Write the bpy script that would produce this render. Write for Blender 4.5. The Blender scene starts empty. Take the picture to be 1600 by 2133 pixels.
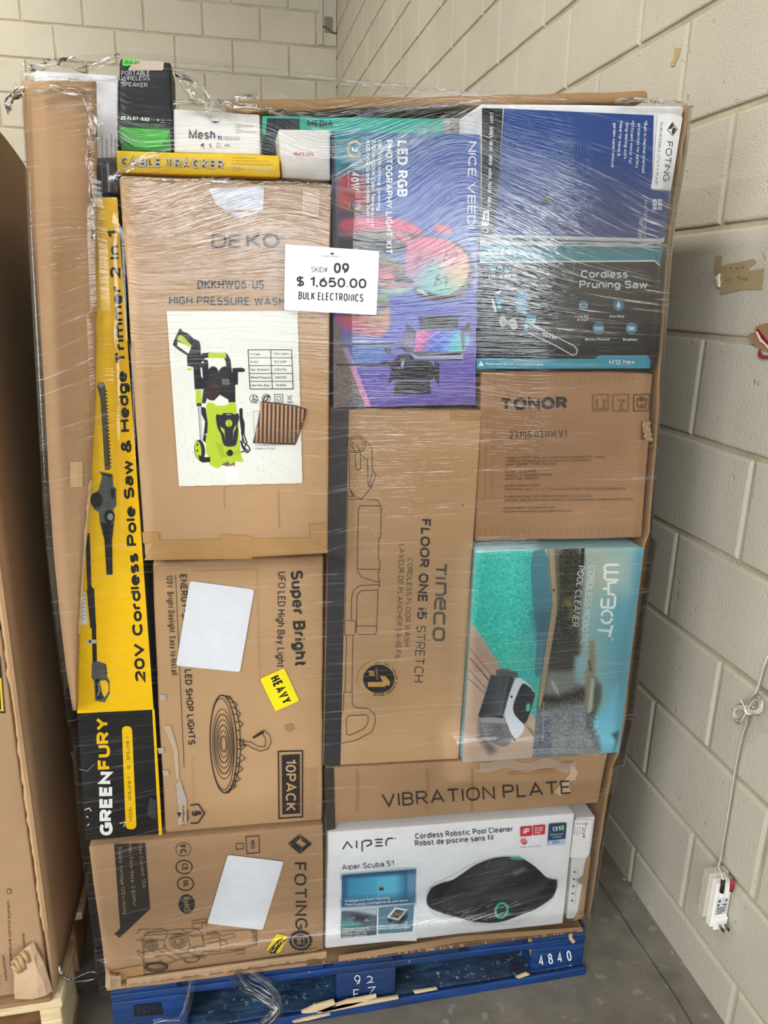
import bpy, math, random
import numpy as np
from mathutils import Vector, noise, Matrix
from mathutils.geometry import tessellate_polygon
random.seed(7); rng = np.random.default_rng(7)
SC = bpy.context.scene
COL = SC.collection

# ------------------------------------------------------------------ camera, world, lights, exposure
EYE = 1.446
FPX = 1565.0
RM = np.array([[0.97998657, 0.0371719, 0.19556222],
               [-0.19807241, 0.28000236, 0.93934339],
               [0.0198407, 0.95927938, -0.28176128]])      # rows: world X, Y, Z in camera right / up / forward
cam = bpy.data.cameras.new('camera'); cam_o = bpy.data.objects.new('camera', cam); COL.objects.link(cam_o)
cam.sensor_fit = 'HORIZONTAL'; cam.sensor_width = 36.0; cam.lens = 36.0*FPX/1600.0
cam.clip_start = 0.02
_m = Matrix([[RM[i, 0], RM[i, 1], -RM[i, 2], 0] for i in range(3)] + [[0, 0, 0, 1]])
_m.translation = Vector((0, 0, EYE)); cam_o.matrix_world = _m
SC.camera = cam_o
SC.view_settings.view_transform = 'Standard'; SC.view_settings.look = 'None'
SC.view_settings.gamma = 1.0; SC.view_settings.use_curve_mapping = False
SC.view_settings.exposure = 0.1
SC.cycles.transparent_max_bounces = 16; SC.cycles.max_bounces = 5; SC.cycles.diffuse_bounces = 3; SC.cycles.glossy_bounces = 2
SC.cycles.sample_clamp_indirect = 6.0; SC.cycles.use_adaptive_sampling = True; SC.cycles.adaptive_threshold = 0.04

W = bpy.data.worlds.new('World'); SC.world = W; W.use_nodes = True
W.node_tree.nodes['Background'].inputs[0].default_value = (1.0, 0.93, 0.82, 1)
W.node_tree.nodes['Background'].inputs[1].default_value = 0.06

def area(name, loc, target, sx, sy, energy, color):
    l = bpy.data.lights.new(name, 'AREA'); l.shape = 'RECTANGLE'; l.size = sx; l.size_y = sy
    l.energy = energy; l.color = color
    o = bpy.data.objects.new(name, l); COL.objects.link(o); o.location = loc
    o.rotation_euler = (Vector(target)-Vector(loc)).to_track_quat('-Z', 'Y').to_euler()
    return o
# loading door daylight behind the camera, two added fills, fluorescent battens under the roof
area('loading_door_daylight', (3.1, -4.6, 1.75), (2.4, 1.2, 1.4), 8.0, 1.5, 310, (0.93, 0.97, 1.0))
area('added_high_fill', (-2.5, -3.2, 4.0), (0.3, 1.2, 0.8), 3.2, 1.6, 230, (0.95, 0.98, 1.0))  # added soft fill, kept high so the wrap does not mirror it
area('added_side_fill', (-4.2, -2.4, 1.3), (0.9, 1.0, 0.7), 2.0, 2.0, 120, (0.96, 0.98, 1.0))  # added low fill from the left, brightens the lower right wall
for k, (x, y) in enumerate(((-2.1, 0.6), (-2.1, 3.0), (-2.1, 5.4), (-4.6, 1.8), (-4.6, 4.6))):
    area('roof_light', (x, y, 4.6), (x, y, 0), 0.35, 2.0, 58, (1.0, 0.93, 0.80))

# ------------------------------------------------------------------ pixel <-> place
def ray(px, py):
    return RM @ np.array([px-800.0, 1066.5-py, FPX])
def at(px, py, Y):
    d = ray(px, py); t = Y/d[1]
    return Vector((d[0]*t, Y, EYE+d[2]*t))
def at_x(px, py, X):
    d = ray(px, py); t = X/d[0]
    return Vector((X, d[1]*t, EYE+d[2]*t))
def at_z(px, py, Z):
    d = ray(px, py); t = (Z-EYE)/d[2]
    return Vector((d[0]*t, d[1]*t, Z))

# ------------------------------------------------------------------ materials
def lin(c):
    if isinstance(c, str):
        c = tuple(int(c[i:i+2], 16) for i in (1, 3, 5))
    r = []
    for v in c[:3]:
        v = v/255.0
        r.append(v/12.92 if v <= 0.04045 else ((v+0.055)/1.055)**2.4)
    return tuple(r)
class NT:
    def __init__(s, name):
        s.m = bpy.data.materials.new(name); s.m.use_nodes = True
        s.t = s.m.node_tree; s.t.nodes.clear(); s.out = s.n('ShaderNodeOutputMaterial')
    def n(s, kind, **kw):
        nd = s.t.nodes.new(kind)
        for k, v in kw.items():
            if k[0] == '_':
                nd.inputs[k[1:].replace('_', ' ')].default_value = v
            else:
                setattr(nd, k, v)
        return nd
    def l(s, a, b): s.t.links.new(a, b)
    def coord(s, scale=(1, 1, 1), rot=(0, 0, 0), src='Object'):
        tc = s.n('ShaderNodeTexCoord'); mp = s.n('ShaderNodeMapping')
        mp.inputs['Scale'].default_value = scale; mp.inputs['Rotation'].default_value = rot
        s.l(tc.outputs[src], mp.inputs[0]); return mp.outputs[0]
    def noise(s, vec, scale, detail=4, rough=0.5, dist=0.0):
        nd = s.n('ShaderNodeTexNoise', _Scale=scale, _Detail=detail, _Roughness=rough, _Distortion=dist)
        s.l(vec, nd.inputs['Vector']); return nd.outputs['Fac']
    def ramp(s, fac, *stops):
        r = s.n('ShaderNodeValToRGB'); e = r.color_ramp.elements
        for i, (p, c) in enumerate(stops):
            x = e[i] if i < 2 else e.new(p)
            x.position = p; x.color = (c, c, c, 1) if isinstance(c, (int, float)) else (*c, 1)
        s.l(fac, r.inputs[0]); return r.outputs[0]
    def mix(s, fac, a, b, mode='MIX'):
        nd = s.n('ShaderNodeMix', data_type='RGBA', blend_type=mode)
        for sock, v in ((nd.inputs[0], fac), (nd.inputs[6], a), (nd.inputs[7], b)):
            if hasattr(v, 'links') or hasattr(v, 'is_output'): s.l(v, sock)
            elif isinstance(v, (int, float)): sock.default_value = v if sock.type == 'VALUE' else (v, v, v, 1)
            else: sock.default_value = (*v, 1)
        return nd.outputs[2]
    def math(s, op, a, b=0.0):
        nd = s.n('ShaderNodeMath', operation=op)
        for sock, v in ((nd.inputs[0], a), (nd.inputs[1], b)):
            if isinstance(v, (int, float)): sock.default_value = v
            else: s.l(v, sock)
        return nd.outputs[0]
    def bump(s, h, strength, dist=0.01, normal=None):
        b = s.n('ShaderNodeBump', _Strength=strength, _Distance=dist); s.l(h, b.inputs['Height'])
        if normal: s.l(normal, b.inputs['Normal'])
        return b.outputs[0]
    def principled(s, col, rough, normal=None, spec=0.3, metal=0.0):
        p = s.n('ShaderNodeBsdfPrincipled')
        p.inputs['Specular IOR Level'].default_value = spec; p.inputs['Metallic'].default_value = metal
        for k, v in (('Base Color', col), ('Roughness', rough)):
            if isinstance(v, (int, float)): p.inputs[k].default_value = v
            elif isinstance(v, tuple): p.inputs[k].default_value = (*v, 1)
            else: s.l(v, p.inputs[k])
        if normal: s.l(normal, p.inputs['Normal'])
        s.l(p.outputs[0], s.out.inputs['Surface']); return s.m
_flat = {}
def ink(c, rough=0.45, spec=0.3):
    """a plain printed ink or plain plastic / paper colour"""
    k = (c, rough, spec)
    if k not in _flat:
        t = NT('ink_'+c.strip('#')); b = lin(c)
        f = t.noise(t.coord(), 60, 2)
        col = t.mix(t.ramp(f, (0.3, 0.0), (0.7, 1.0)), tuple(v*0.97 for v in b), tuple(min(1, v*1.02+0.001) for v in b))
        _flat[k] = t.principled(col, rough, spec=spec)
    return _flat[k]
def metal(c, rough=0.3):
    t = NT('metal'); return t.principled(lin(c), rough, metal=1.0, spec=0.5)
def cardboard(c, name='cardboard', seed=0.0, dent=0.35):
    t = NT(name); b = lin(c)
    v = t.coord(); vs = t.coord((1, 1, 14))
    n1 = t.noise(v, 3.2+seed, 3); n2 = t.noise(vs, 22, 5, 0.65); n3 = t.noise(v, 260, 2)
    col = t.mix(t.ramp(n1, (0.3, 0.0), (0.7, 1.0)), tuple(x*0.86 for x in b), tuple(min(1, x*1.08) for x in b))
    col = t.mix(t.math('MULTIPLY', t.ramp(n2, (0.5, 0.0), (0.75, 1.0)), 0.35), col, tuple(x*0.8 for x in b))
    wv = t.n('ShaderNodeTexWave', _Scale=70.0, _Distortion=0.6); t.l(t.coord(), wv.inputs['Vector'])
    h = t.math('ADD', t.math('MULTIPLY', n1, 1.2), t.math('ADD', t.math('MULTIPLY', n3, 0.06), t.math('MULTIPLY', wv.outputs['Fac'], 0.006)))
    return t.principled(col, 0.72, t.bump(h, dent, 0.02), spec=0.25)
def vcol(rough=0.4):
    t = NT('printed_picture'); a = t.n('ShaderNodeAttribute', attribute_name='Col')
    return t.principled(a.outputs['Color'], rough, spec=0.3)
PRINT = vcol()
PRINT_MATT = vcol(0.6)

# ------------------------------------------------------------------ mesh building
class MB:
    def __init__(s):
        s.v = []; s.f = []; s.mi = []; s.mats = []; s.sm = []; s.c = {}
    def slot(s, m):
        if m not in s.mats: s.mats.append(m)
        return s.mats.index(m)
    def add(s, vs, fs, mat, smooth=False, cols=None):
        o = len(s.v); i = s.slot(mat)
        s.v.extend((float(p[0]), float(p[1]), float(p[2])) for p in vs)
        for f in fs:
            s.f.append(tuple(q+o for q in f)); s.mi.append(i); s.sm.append(smooth)
        if cols is not None: s.c[o] = cols
        return o
    def box(s, lo, hi, mat):
        x0, y0, z0 = lo; x1, y1, z1 = hi
        v = [(x, y, z) for x in (x0, x1) for y in (y0, y1) for z in (z0, z1)]
        s.add(v, [(0, 1, 3, 2), (4, 6, 7, 5), (0, 4, 5, 1), (2, 3, 7, 6), (0, 2, 6, 4), (1, 5, 7, 3)], mat)
    def tube(s, pts, r, mat, n=8, taper=None):
        pts = [Vector(p) for p in pts]; vs = []; fs = []
        up = Vector((0.31, 0.2, 0.93))
        for i, p in enumerate(pts):
            d = (pts[min(i+1, len(pts)-1)]-pts[max(i-1, 0)]).normalized()
            a = d.cross(up)
            if a.length < 1e-4: a = d.cross(Vector((1, 0, 0)))
            a.normalize(); b = d.cross(a); rr = r if taper is None else r*taper[i]
            vs += [p+(a*math.cos(t)+b*math.sin(t))*rr for t in (2*math.pi*k/n for k in range(n))]
        for i in range(len(pts)-1):
            for k in range(n):
                fs.append((i*n+k, i*n+(k+1) % n, (i+1)*n+(k+1) % n, (i+1)*n+k))
        fs += [tuple(range(n))[::-1], tuple((len(pts)-1)*n+k for k in range(n))]
        s.add(vs, fs, mat, True)
    def sheet(s, grid, mat, smooth=True, thick=0.0, cols=None):
        """grid: rows of points; thick: offset copy (vector) to make it a solid sheet"""
        nr, nc = len(grid), len(grid[0])
        vs = [p for r in grid for p in r]
        fs = [(i*nc+j, i*nc+j+1, (i+1)*nc+j+1, (i+1)*nc+j) for i in range(nr-1) for j in range(nc-1)]
        if thick:
            th = Vector(thick); k = len(vs)
            vs = list(vs)+[Vector(p)+th for p in vs]
            fs = fs+[tuple(q+k for q in f)[::-1] for f in fs]
            edge = [i*nc for i in range(nr)]+[(nr-1)*nc+j for j in range(1, nc)]+[i*nc+nc-1 for i in range(nr-2, -1, -1)]+[j for j in range(nc-2, 0, -1)]
            fs += [(edge[i], edge[(i+1) % len(edge)], edge[(i+1) % len(edge)]+k, edge[i]+k) for i in range(len(edge))]
        s.add(vs, fs, mat, smooth, cols)
    def rbox(s, quad, depth, mat, r=0.004, n=(8, 4, 8), amp=0.0012, seed=0.0, dvec=(0, 1, 0), r_bottom=None):
        """box with rounded worn edges; quad: front TL,TR,BR,BL as places; depth runs along dvec"""
        TL, TR, BR, BL = (Vector(q) for q in quad); dv = Vector(dvec)
        dims = [(TR-TL).length, depth, (TL-BL).length]
        ax = []
        for d, k in zip(dims, n):
            inner = [r+(d-2*r)*i/k for i in range(k+1)]
            ax.append([0, r*0.35]+inner+[d-r*0.35, d])
        N = [len(a) for a in ax]; idx = {}; vs = []
        def vert(i, j, k):
            q = idx.get((i, j, k))
            if q is None:
                p = Vector((ax[0][i], ax[1][j], ax[2][k]))
                c = Vector([min(max(p[t], r), dims[t]-r) for t in range(3)]); e = p-c
                if e.length > 1e-9 and sum(abs(x) > 1e-9 for x in e) > 1: p = c+e.normalized()*r
                u, w, h = p.x/dims[0], p.y, p.z/dims[2]
                b = BL.lerp(BR, u); t = TL.lerp(TR, u)
                P = b.lerp(t, h)+dv*w
                nv = noise.noise_vector(P*9+Vector((seed, seed*2, 0)))*amp+noise.noise_vector(P*37+Vector((seed, 0, 0)))*amp*0.45
                if j < 3: nv.y = abs(nv.y)*0.3
                vs.append(P+nv); q = idx[(i, j, k)] = len(vs)-1
            return q
        fs = []
        for i in range(N[0]-1):
            for k in range(N[2]-1):
                fs.append((vert(i, 0, k), vert(i+1, 0, k), vert(i+1, 0, k+1), vert(i, 0, k+1)))
                e = N[1]-1; fs.append((vert(i, e, k), vert(i, e, k+1), vert(i+1, e, k+1), vert(i+1, e, k)))
        for i in range(N[0]-1):
            for j in range(N[1]-1):
                fs.append((vert(i, j, 0), vert(i, j+1, 0), vert(i+1, j+1, 0), vert(i+1, j, 0)))
                e = N[2]-1; fs.append((vert(i, j, e), vert(i+1, j, e), vert(i+1, j+1, e), vert(i, j+1, e)))
        for j in range(N[1]-1):
            for k in range(N[2]-1):
                fs.append((vert(0, j, k), vert(0, j, k+1), vert(0, j+1, k+1), vert(0, j+1, k)))
                e = N[0]-1; fs.append((vert(e, j, k), vert(e, j+1, k), vert(e, j+1, k+1), vert(e, j, k+1)))
        s.add(vs, fs, mat, True)
    def build(s, name, parent=None, loc=None):
        me = bpy.data.meshes.new(name)
        o = bpy.data.objects.new(name, me); COL.objects.link(o)
        base = Vector((0, 0, 0))
        if parent is not None:
            o.parent = parent; base = parent.location.copy()
            if parent.parent is not None: base += parent.parent.location
        elif loc is not None:
            base = Vector(loc); o.location = base
        V = np.array(s.v, dtype=np.float64)-np.array(base)
        me.from_pydata([tuple(p) for p in V], [], s.f)
        for m in s.mats: me.materials.append(m)
        me.polygons.foreach_set('material_index', s.mi)
        me.polygons.foreach_set('use_smooth', s.sm)
        if s.c:
            ca = me.color_attributes.new('Col', 'FLOAT_COLOR', 'POINT')
            arr = np.ones((len(s.v), 4), dtype=np.float32)
            for o0, c in s.c.items(): arr[o0:o0+len(c), :3] = c
            ca.data.foreach_set('color', arr.ravel())
        me.update(); return o
def tag(o, label, cat, group=None):
    o['label'] = label; o['category'] = cat
    if group: o['group'] = group
    return o
def empty(name, loc, label, cat, group=None):
    o = bpy.data.objects.new(name, None); COL.objects.link(o); o.location = loc; o.empty_display_size = 0.05
    return tag(o, label, cat, group)

# ------------------------------------------------------------------ a plain stroke lettering (cap height 1)
def arc(cx, cy, rx, ry, a0, a1, e=2.25):
    n = max(4, int(abs(a1-a0)/18)); o = []
    for i in range(n+1):
        t = math.radians(a0+(a1-a0)*i/n); c, q = math.cos(t), math.sin(t)
        o.append((cx+rx*math.copysign(abs(c)**(2/e), c), cy+ry*math.copysign(abs(q)**(2/e), q)))
    return o
def O(cx, cy, rx, ry): return arc(cx, cy, rx, ry, 0, 360)
BOWL = O(.25, .35, .25, .35)
GL = {
 'A': (.72, [[(0, 0), (.36, 1), (.72, 0)], [(.12, .3), (.6, .3)]]),
 'B': (.56, [[(.3, .53), (0, .53), (0, 1), (.3, 1)]+arc(.3, .765, .23, .235, 90, -90)+[(.3, .53)]+arc(.3, .265, .26, .265, 90, -90)+[(0, 0), (0, .53)]]),
 'C': (.64, [arc(.34, .5, .34, .5, 42, 318)]),
 'D': (.62, [[(0, 0), (0, 1), (.22, 1)]+arc(.22, .5, .4, .5, 90, -90)+[(0, 0)]]),
 'E': (.5, [[(.5, 1), (0, 1), (0, 0), (.5, 0)], [(0, .52), (.45, .52)]]),
 'F': (.5, [[(.5, 1), (0, 1), (0, 0)], [(0, .5), (.44, .5)]]),
 'G': (.66, [arc(.34, .5, .34, .5, 42, 300)+[(.66, .14), (.66, .46), (.38, .46)]]),
 'H': (.62, [[(0, 0), (0, 1)], [(.62, 0), (.62, 1)], [(0, .52), (.62, .52)]]),
 'I': (.0, [[(0, 0), (0, 1)]]),
 'J': (.46, [[(.46, 1), (.46, .26)]+arc(.23, .26, .23, .26, 0, -170)]),
 'K': (.6, [[(0, 0), (0, 1)], [(.58, 1), (0, .38)], [(.2, .58), (.6, 0)]]),
 'L': (.46, [[(0, 1), (0, 0), (.46, 0)]]),
 'M': (.82, [[(0, 0), (0, 1), (.41, .1), (.82, 1), (.82, 0)]]),
 'N': (.62, [[(0, 0), (0, 1), (.62, 0), (.62, 1)]]),
 'O': (.7, [O(.35, .5, .35, .5)]),
 'P': (.56, [[(0, 0), (0, 1), (.3, 1)]+arc(.3, .73, .26, .27, 90, -90)+[(0, .46)]]),
 'Q': (.7, [O(.35, .5, .35, .5), [(.42, .22), (.7, -.08)]]),
 'R': (.58, [[(0, 0), (0, 1), (.3, 1)]+arc(.3, .74, .26, .26, 90, -90)+[(0, .48)], [(.28, .48), (.58, 0)]]),
 'S': (.56, [arc(.28, .755, .27, .245, 25, 270)+arc(.28, .255, .28, .255, 90, -155)]),
 'T': (.62, [[(0, 1), (.62, 1)], [(.31, 1), (.31, 0)]]),
 'U': (.6, [[(0, 1), (0, .3)]+arc(.3, .3, .3, .3, 180, 360)+[(.6, 1)]]),
 'V': (.68, [[(0, 1), (.34, 0), (.68, 1)]]),
 'W': (.98, [[(0, 1), (.24, 0), (.49, .95), (.74, 0), (.98, 1)]]),
 'X': (.62, [[(0, 0), (.62, 1)], [(0, 1), (.62, 0)]]),
 'Y': (.64, [[(0, 1), (.32, .45), (.64, 1)], [(.32, .45), (.32, 0)]]),
 'Z': (.56, [[(0, 1), (.56, 1), (0, 0), (.56, 0)]]),
 'a': (.46, [arc(.24, .5, .22, .2, 155, 0)+[(.46, 0)], [(.46, .4), (.2, .4)]+arc(.2, .2, .2, .2, 90, 270)+[(.28, 0), (.46, .14)]]),
 'b': (.5, [[(0, 0), (0, 1)], BOWL]), 'd': (.5, [[(.5, 0), (.5, 1)], BOWL]),
 'c': (.46, [arc(.25, .35, .25, .35, 45, 315)]),
 'e': (.5, [[(.0, .36), (.5, .36)]+arc(.25, .35, .25, .35, 5, 318)]),
 'f': (.32, [[(.12, 0), (.12, .8)]+arc(.3, .8, .18, .2, 180, 90), [(0, .68), (.32, .68)]]),
 'g': (.5, [BOWL, [(.5, .7), (.5, -.06)]+arc(.25, -.06, .25, .22, 0, -150)]),
 'h': (.46, [[(0, 0), (0, 1)], [(0, .42)]+arc(.23, .44, .23, .26, 180, 0)+[(.46, 0)]]),
 'i': (.0, [[(0, 0), (0, .7)], [(0, .9), (0, 1.0)]]),
 'j': (.1, [[(.1, .7), (.1, -.1), (0, -.26)], [(.1, .9), (.1, 1.0)]]),
 'k': (.46, [[(0, 0), (0, 1)], [(.44, .7), (0, .25)], [(.16, .42), (.46, 0)]]),
 'l': (.0, [[(0, 0), (0, 1)]]),
 'm': (.8, [[(0, 0), (0, .7)], [(0, .42)]+arc(.2, .46, .2, .24, 180, 0)+[(.4, 0)], [(.4, .42)]+arc(.6, .46, .2, .24, 180, 0)+[(.8, 0)]]),
 'n': (.46, [[(0, 0), (0, .7)], [(0, .42)]+arc(.23, .44, .23, .26, 180, 0)+[(.46, 0)]]),
 'o': (.5, [BOWL]), 'p': (.5, [[(0, -.28), (0, .7)], BOWL]), 'q': (.5, [[(.5, -.28), (.5, .7)], BOWL]),
 'r': (.26, [[(0, 0), (0, .7)], [(0, .4)]+arc(.24, .42, .24, .28, 180, 80)]),
 's': (.42, [arc(.21, .53, .2, .17, 25, 270)+arc(.21, .18, .21, .18, 90, -155)]),
 't': (.32, [[(.12, .95), (.12, .18)]+arc(.3, .18, .18, .18, 180, 270), [(0, .68), (.3, .68)]]),
 'u': (.46, [[(0, .7), (0, .26)]+arc(.23, .26, .23, .26, 180, 360)+[(.46, .7)], [(.46, .4), (.46, 0)]]),
 'v': (.48, [[(0, .7), (.24, 0), (.48, .7)]]), 'w': (.74, [[(0, .7), (.18, 0), (.37, .66), (.56, 0), (.74, .7)]]),
 'x': (.46, [[(0, 0), (.46, .7)], [(0, .7), (.46, 0)]]), 'y': (.48, [[(0, .7), (.25, 0)], [(.48, .7), (.2, -.2), (.05, -.26)]]),
 'z': (.42, [[(0, .7), (.42, .7), (0, 0), (.42, 0)]]),
 '0': (.54, [O(.27, .5, .27, .5)]), '1': (.28, [[(0, .8), (.28, 1), (.28, 0)]]),
 '2': (.54, [arc(.27, .72, .26, .28, 165, -25)+[(0, 0), (.54, 0)]]),
 '3': (.54, [arc(.26, .755, .25, .245, 150, -90)+arc(.27, .26, .27, .26, 90, -150)]),
 '4': (.58, [[(.44, 0), (.44, 1), (0, .28), (.58, .28)]]),
 '5': (.54, [[(.5, 1), (.07, 1), (.03, .52)]+arc(.27, .32, .27, .32, 115, -150)]),
 '6': (.54, [O(.27, .34, .27, .34), [(.01, .36), (.1, .75), (.42, 1)]]),
 '7': (.52, [[(0, 1), (.52, 1), (.16, 0)]]),
 '8': (.54, [O(.27, .755, .23, .245), O(.27, .255, .27, .255)]),
 '9': (.54, [O(.27, .66, .27, .34), [(.53, .64), (.44, .25), (.12, 0)]]),
 '.': (.0, [[(0, 0), (0, .1)]]), ',': (.04, [[(.04, .1), (.04, 0), (0, -.14)]]), ':': (.0, [[(0, 0), (0, .1)], [(0, .55), (0, .65)]]),
 '-': (.3, [[(0, .4), (.3, .4)]]), '~': (.4, [[(0, .38), (.1, .46), (.28, .34), (.4, .44)]]), '/': (.4, [[(0, -.1), (.4, 1.05)]]), '|': (.0, [[(0, -.15), (0, 1.1)]]),
 '&': (.66, [[(.66, 0), (.14, .66)]+arc(.3, .8, .18, .2, 210, -30)+[(.1, .42)]+arc(.26, .24, .26, .24, 140, 300)+[(.6, .42)]]),
 '#': (.6, [[(.12, 0), (.24, 1)], [(.38, 0), (.5, 1)], [(0, .32), (.58, .32)], [(.04, .68), (.62, .68)]]),
 '%': (.7, [O(.15, .78, .14, .2), O(.55, .22, .14, .2), [(.12, 0), (.58, 1)]]),
 '$': (.54, [arc(.27, .755, .26, .245, 25, 270)+arc(.27, .255, .27, .255, 90, -155), [(.27, -.14), (.27, 1.14)]]),
 "'": (.0, [[(0, .75), (0, 1)]]), '@': (.8, [O(.4, .4, .4, .5), O(.4, .4, .18, .22)]), '(': (.2, [arc(.3, .45, .3, .65, 130, 230)]), ')': (.2, [arc(-.1, .45, .3, .65, 50, -50)]),
 ' ': (.22, []), '+': (.5, [[(0, .45), (.5, .45)], [(.25, .2), (.25, .7)]]), '*': (.0, [[(0, .4), (0, .5)]]),
}
def ribbon(pts, w, closed=False):
    """mitred ribbon of width w round 2-D polyline pts -> (verts, faces)"""
    P = [np.array(p, float) for p in pts]
    Q = [P[0]]
    for p in P[1:]:
        if np.hypot(*(p-Q[-1])) > 1e-6: Q.append(p)
    if len(Q) > 2 and np.hypot(*(Q[0]-Q[-1])) < 1e-4: Q.pop(); closed = True
    n = len(Q)
    if n < 2: return [], []
    L = []; R = []
    for i in range(n):
        a = Q[i]-Q[i-1] if (i > 0 or closed) else Q[1]-Q[0]
        b = Q[(i+1) % n]-Q[i] if (i < n-1 or closed) else Q[i]-Q[i-1]
        a = a/np.hypot(*a); b = b/np.hypot(*b)
        na = np.array([-a[1], a[0]]); nb = np.array([-b[1], b[0]]); m = na+nb; k = np.hypot(*m)
        m = m/k if k > 1e-6 else na
        d = min(1/max(m@na, 0.25), 2.2)*w/2
        L.append(Q[i]+m*d); R.append(Q[i]-m*d)
    vs = L+R; e = n if closed else n-1
    return vs, [(i, (i+1) % n, (i+1) % n+n, i+n) for i in range(e)]
def letters(txt, wt, space=0.16, squash=1.0):
    """strokes for a line of text: list of (pts), total width"""
    x = 0.0; out = []
    for ch in txt:
        w, st = GL.get(ch, GL['*'])
        for p in st:
            out.append([(x+wt/2+(q[0]*squash), wt/2+q[1]*(1-wt)) for q in p])
        x += w*squash+wt+(space if ch != ' ' else 0)
    return out, x-space

# ------------------------------------------------------------------ printing on a carton's front face
class Art:
    def __init__(s, mb, Y, lift=0.0012):
        s.mb = mb; s.Y = Y; s.lift = lift; s.o = (0, 0, 1)
    def fr(s, ox, oy, k): s.o = (ox, oy, k); return s
    def px(s, p): return (s.o[0]+p[0]*s.o[2], s.o[1]+p[1]*s.o[2])
    def w(s, p, d=0.0): q = s.px(p); return at(q[0], q[1], s.Y-s.lift-d)
    def up(s): s.lift += 0.00003
    def poly(s, pts, mat):
        s.up(); P = [s.w(p) for p in pts]
        tri = tessellate_polygon([[Vector((p.x, p.z, 0)) for p in P]])
        s.mb.add(P, [tuple(t) for t in tri], mat)
    def rect(s, x0, y0, x1, y1, mat): s.poly([(x0, y0), (x1, y0), (x1, y1), (x0, y1)], mat)
    def rrect(s, q, rad, mat):
        """quad TL,TR,BR,BL with rounded corners (frame units)"""
        s.poly(rounded(q, rad), mat)
    def line(s, pts, w, mat, closed=False):
        s.up(); vs, fs = ribbon(pts, w, closed); h = len(vs)/2; s.mb.add([s.w(p, 1.5e-6*(i % h)) for i, p in enumerate(vs)], fs, mat)
    def ell(s, cx, cy, rx, ry, mat, rot=0): s.poly(ellpts(cx, cy, rx, ry, rot), mat)
    def ring(s, cx, cy, rx, ry, w, mat, rot=0): s.line(ellpts(cx, cy, rx, ry, rot), w, mat, True)
    def text(s, txt, A, B, h, mat, wt=0.13, space=0.16, squash=None, shear=0.0):
        """baseline from A to B (frame px), cap height h (frame px)"""
        A = np.array(A, float); B = np.array(B, float); d = B-A; L = np.hypot(*d); d = d/L; s.up()
        if squash is None:      # widen or narrow the letters, not their strokes, to fill the line
            g = sum(GL.get(ch, GL['*'])[0] for ch in txt); a = letters(txt, wt, space, 0.0)[1]
            squash = min(max((L/h-a)/max(g, 1e-6), 0.45), 2.2)
        st, tw = letters(txt, wt, space, squash)
        u = np.array([d[1], -d[0]]); kx = L/tw
        for j, p in enumerate(st):         # each stroke lies a hair above the last
            vs, fs = ribbon(p, wt); h_ = len(vs)/2; e = (j % 5)*1.2e-5
            # keep stroke weight even: ribbon in letter space, then stretched along the line
            s.mb.add([s.w(A+d*((q[0]+shear*q[1])*kx)+u*(q[1]*h), e+1.5e-6*(i % h_)) for i, q in enumerate(vs)], fs, mat)
        s.lift += 0.00006
    def paint(s, pic, mat=None):
        s.up(); ny, nx = pic.img.shape[:2]; vs = []
        for j in range(ny):
            for i in range(nx):
                vs.append(at(pic.x0+i*pic.step, pic.y0+j*pic.step, s.Y-s.lift))
        ok = pic.mask
        fs = [(j*nx+i, j*nx+i+1, (j+1)*nx+i+1, (j+1)*nx+i) for j in range(ny-1) for i in range(nx-1)
              if ok is None or ok[j, i]]
        s.mb.add(vs, fs, mat or PRINT, cols=pic.linear().reshape(-1, 3))
def ellpts(cx, cy, rx, ry, rot=0, n=40):
    c, q = math.cos(math.radians(rot)), math.sin(math.radians(rot))
    return [(cx+rx*math.cos(t)*c-ry*math.sin(t)*q, cy+rx*math.cos(t)*q+ry*math.sin(t)*c) for t in (2*math.pi*i/n for i in range(n))]
def rounded(q, rad):
    o = []; n = len(q)
    for i in range(n):
        p = np.array(q[i], float); a = np.array(q[i-1], float)-p; b = np.array(q[(i+1) % n], float)-p
        a = p+a/np.hypot(*a)*rad; b = p+b/np.hypot(*b)*rad
        for k in range(6):
            t = k/5; o.append(tuple((1-t)**2*a+2*t*(1-t)*p+t*t*b))
    return o
def chaikin(p, n=2):
    for _ in range(n):
        p = [q for a, b in zip(p, p[1:]+p[:1]) for q in ((a[0]*.75+b[0]*.25, a[1]*.75+b[1]*.25), (a[0]*.25+b[0]*.75, a[1]*.25+b[1]*.75))]
    return p
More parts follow.
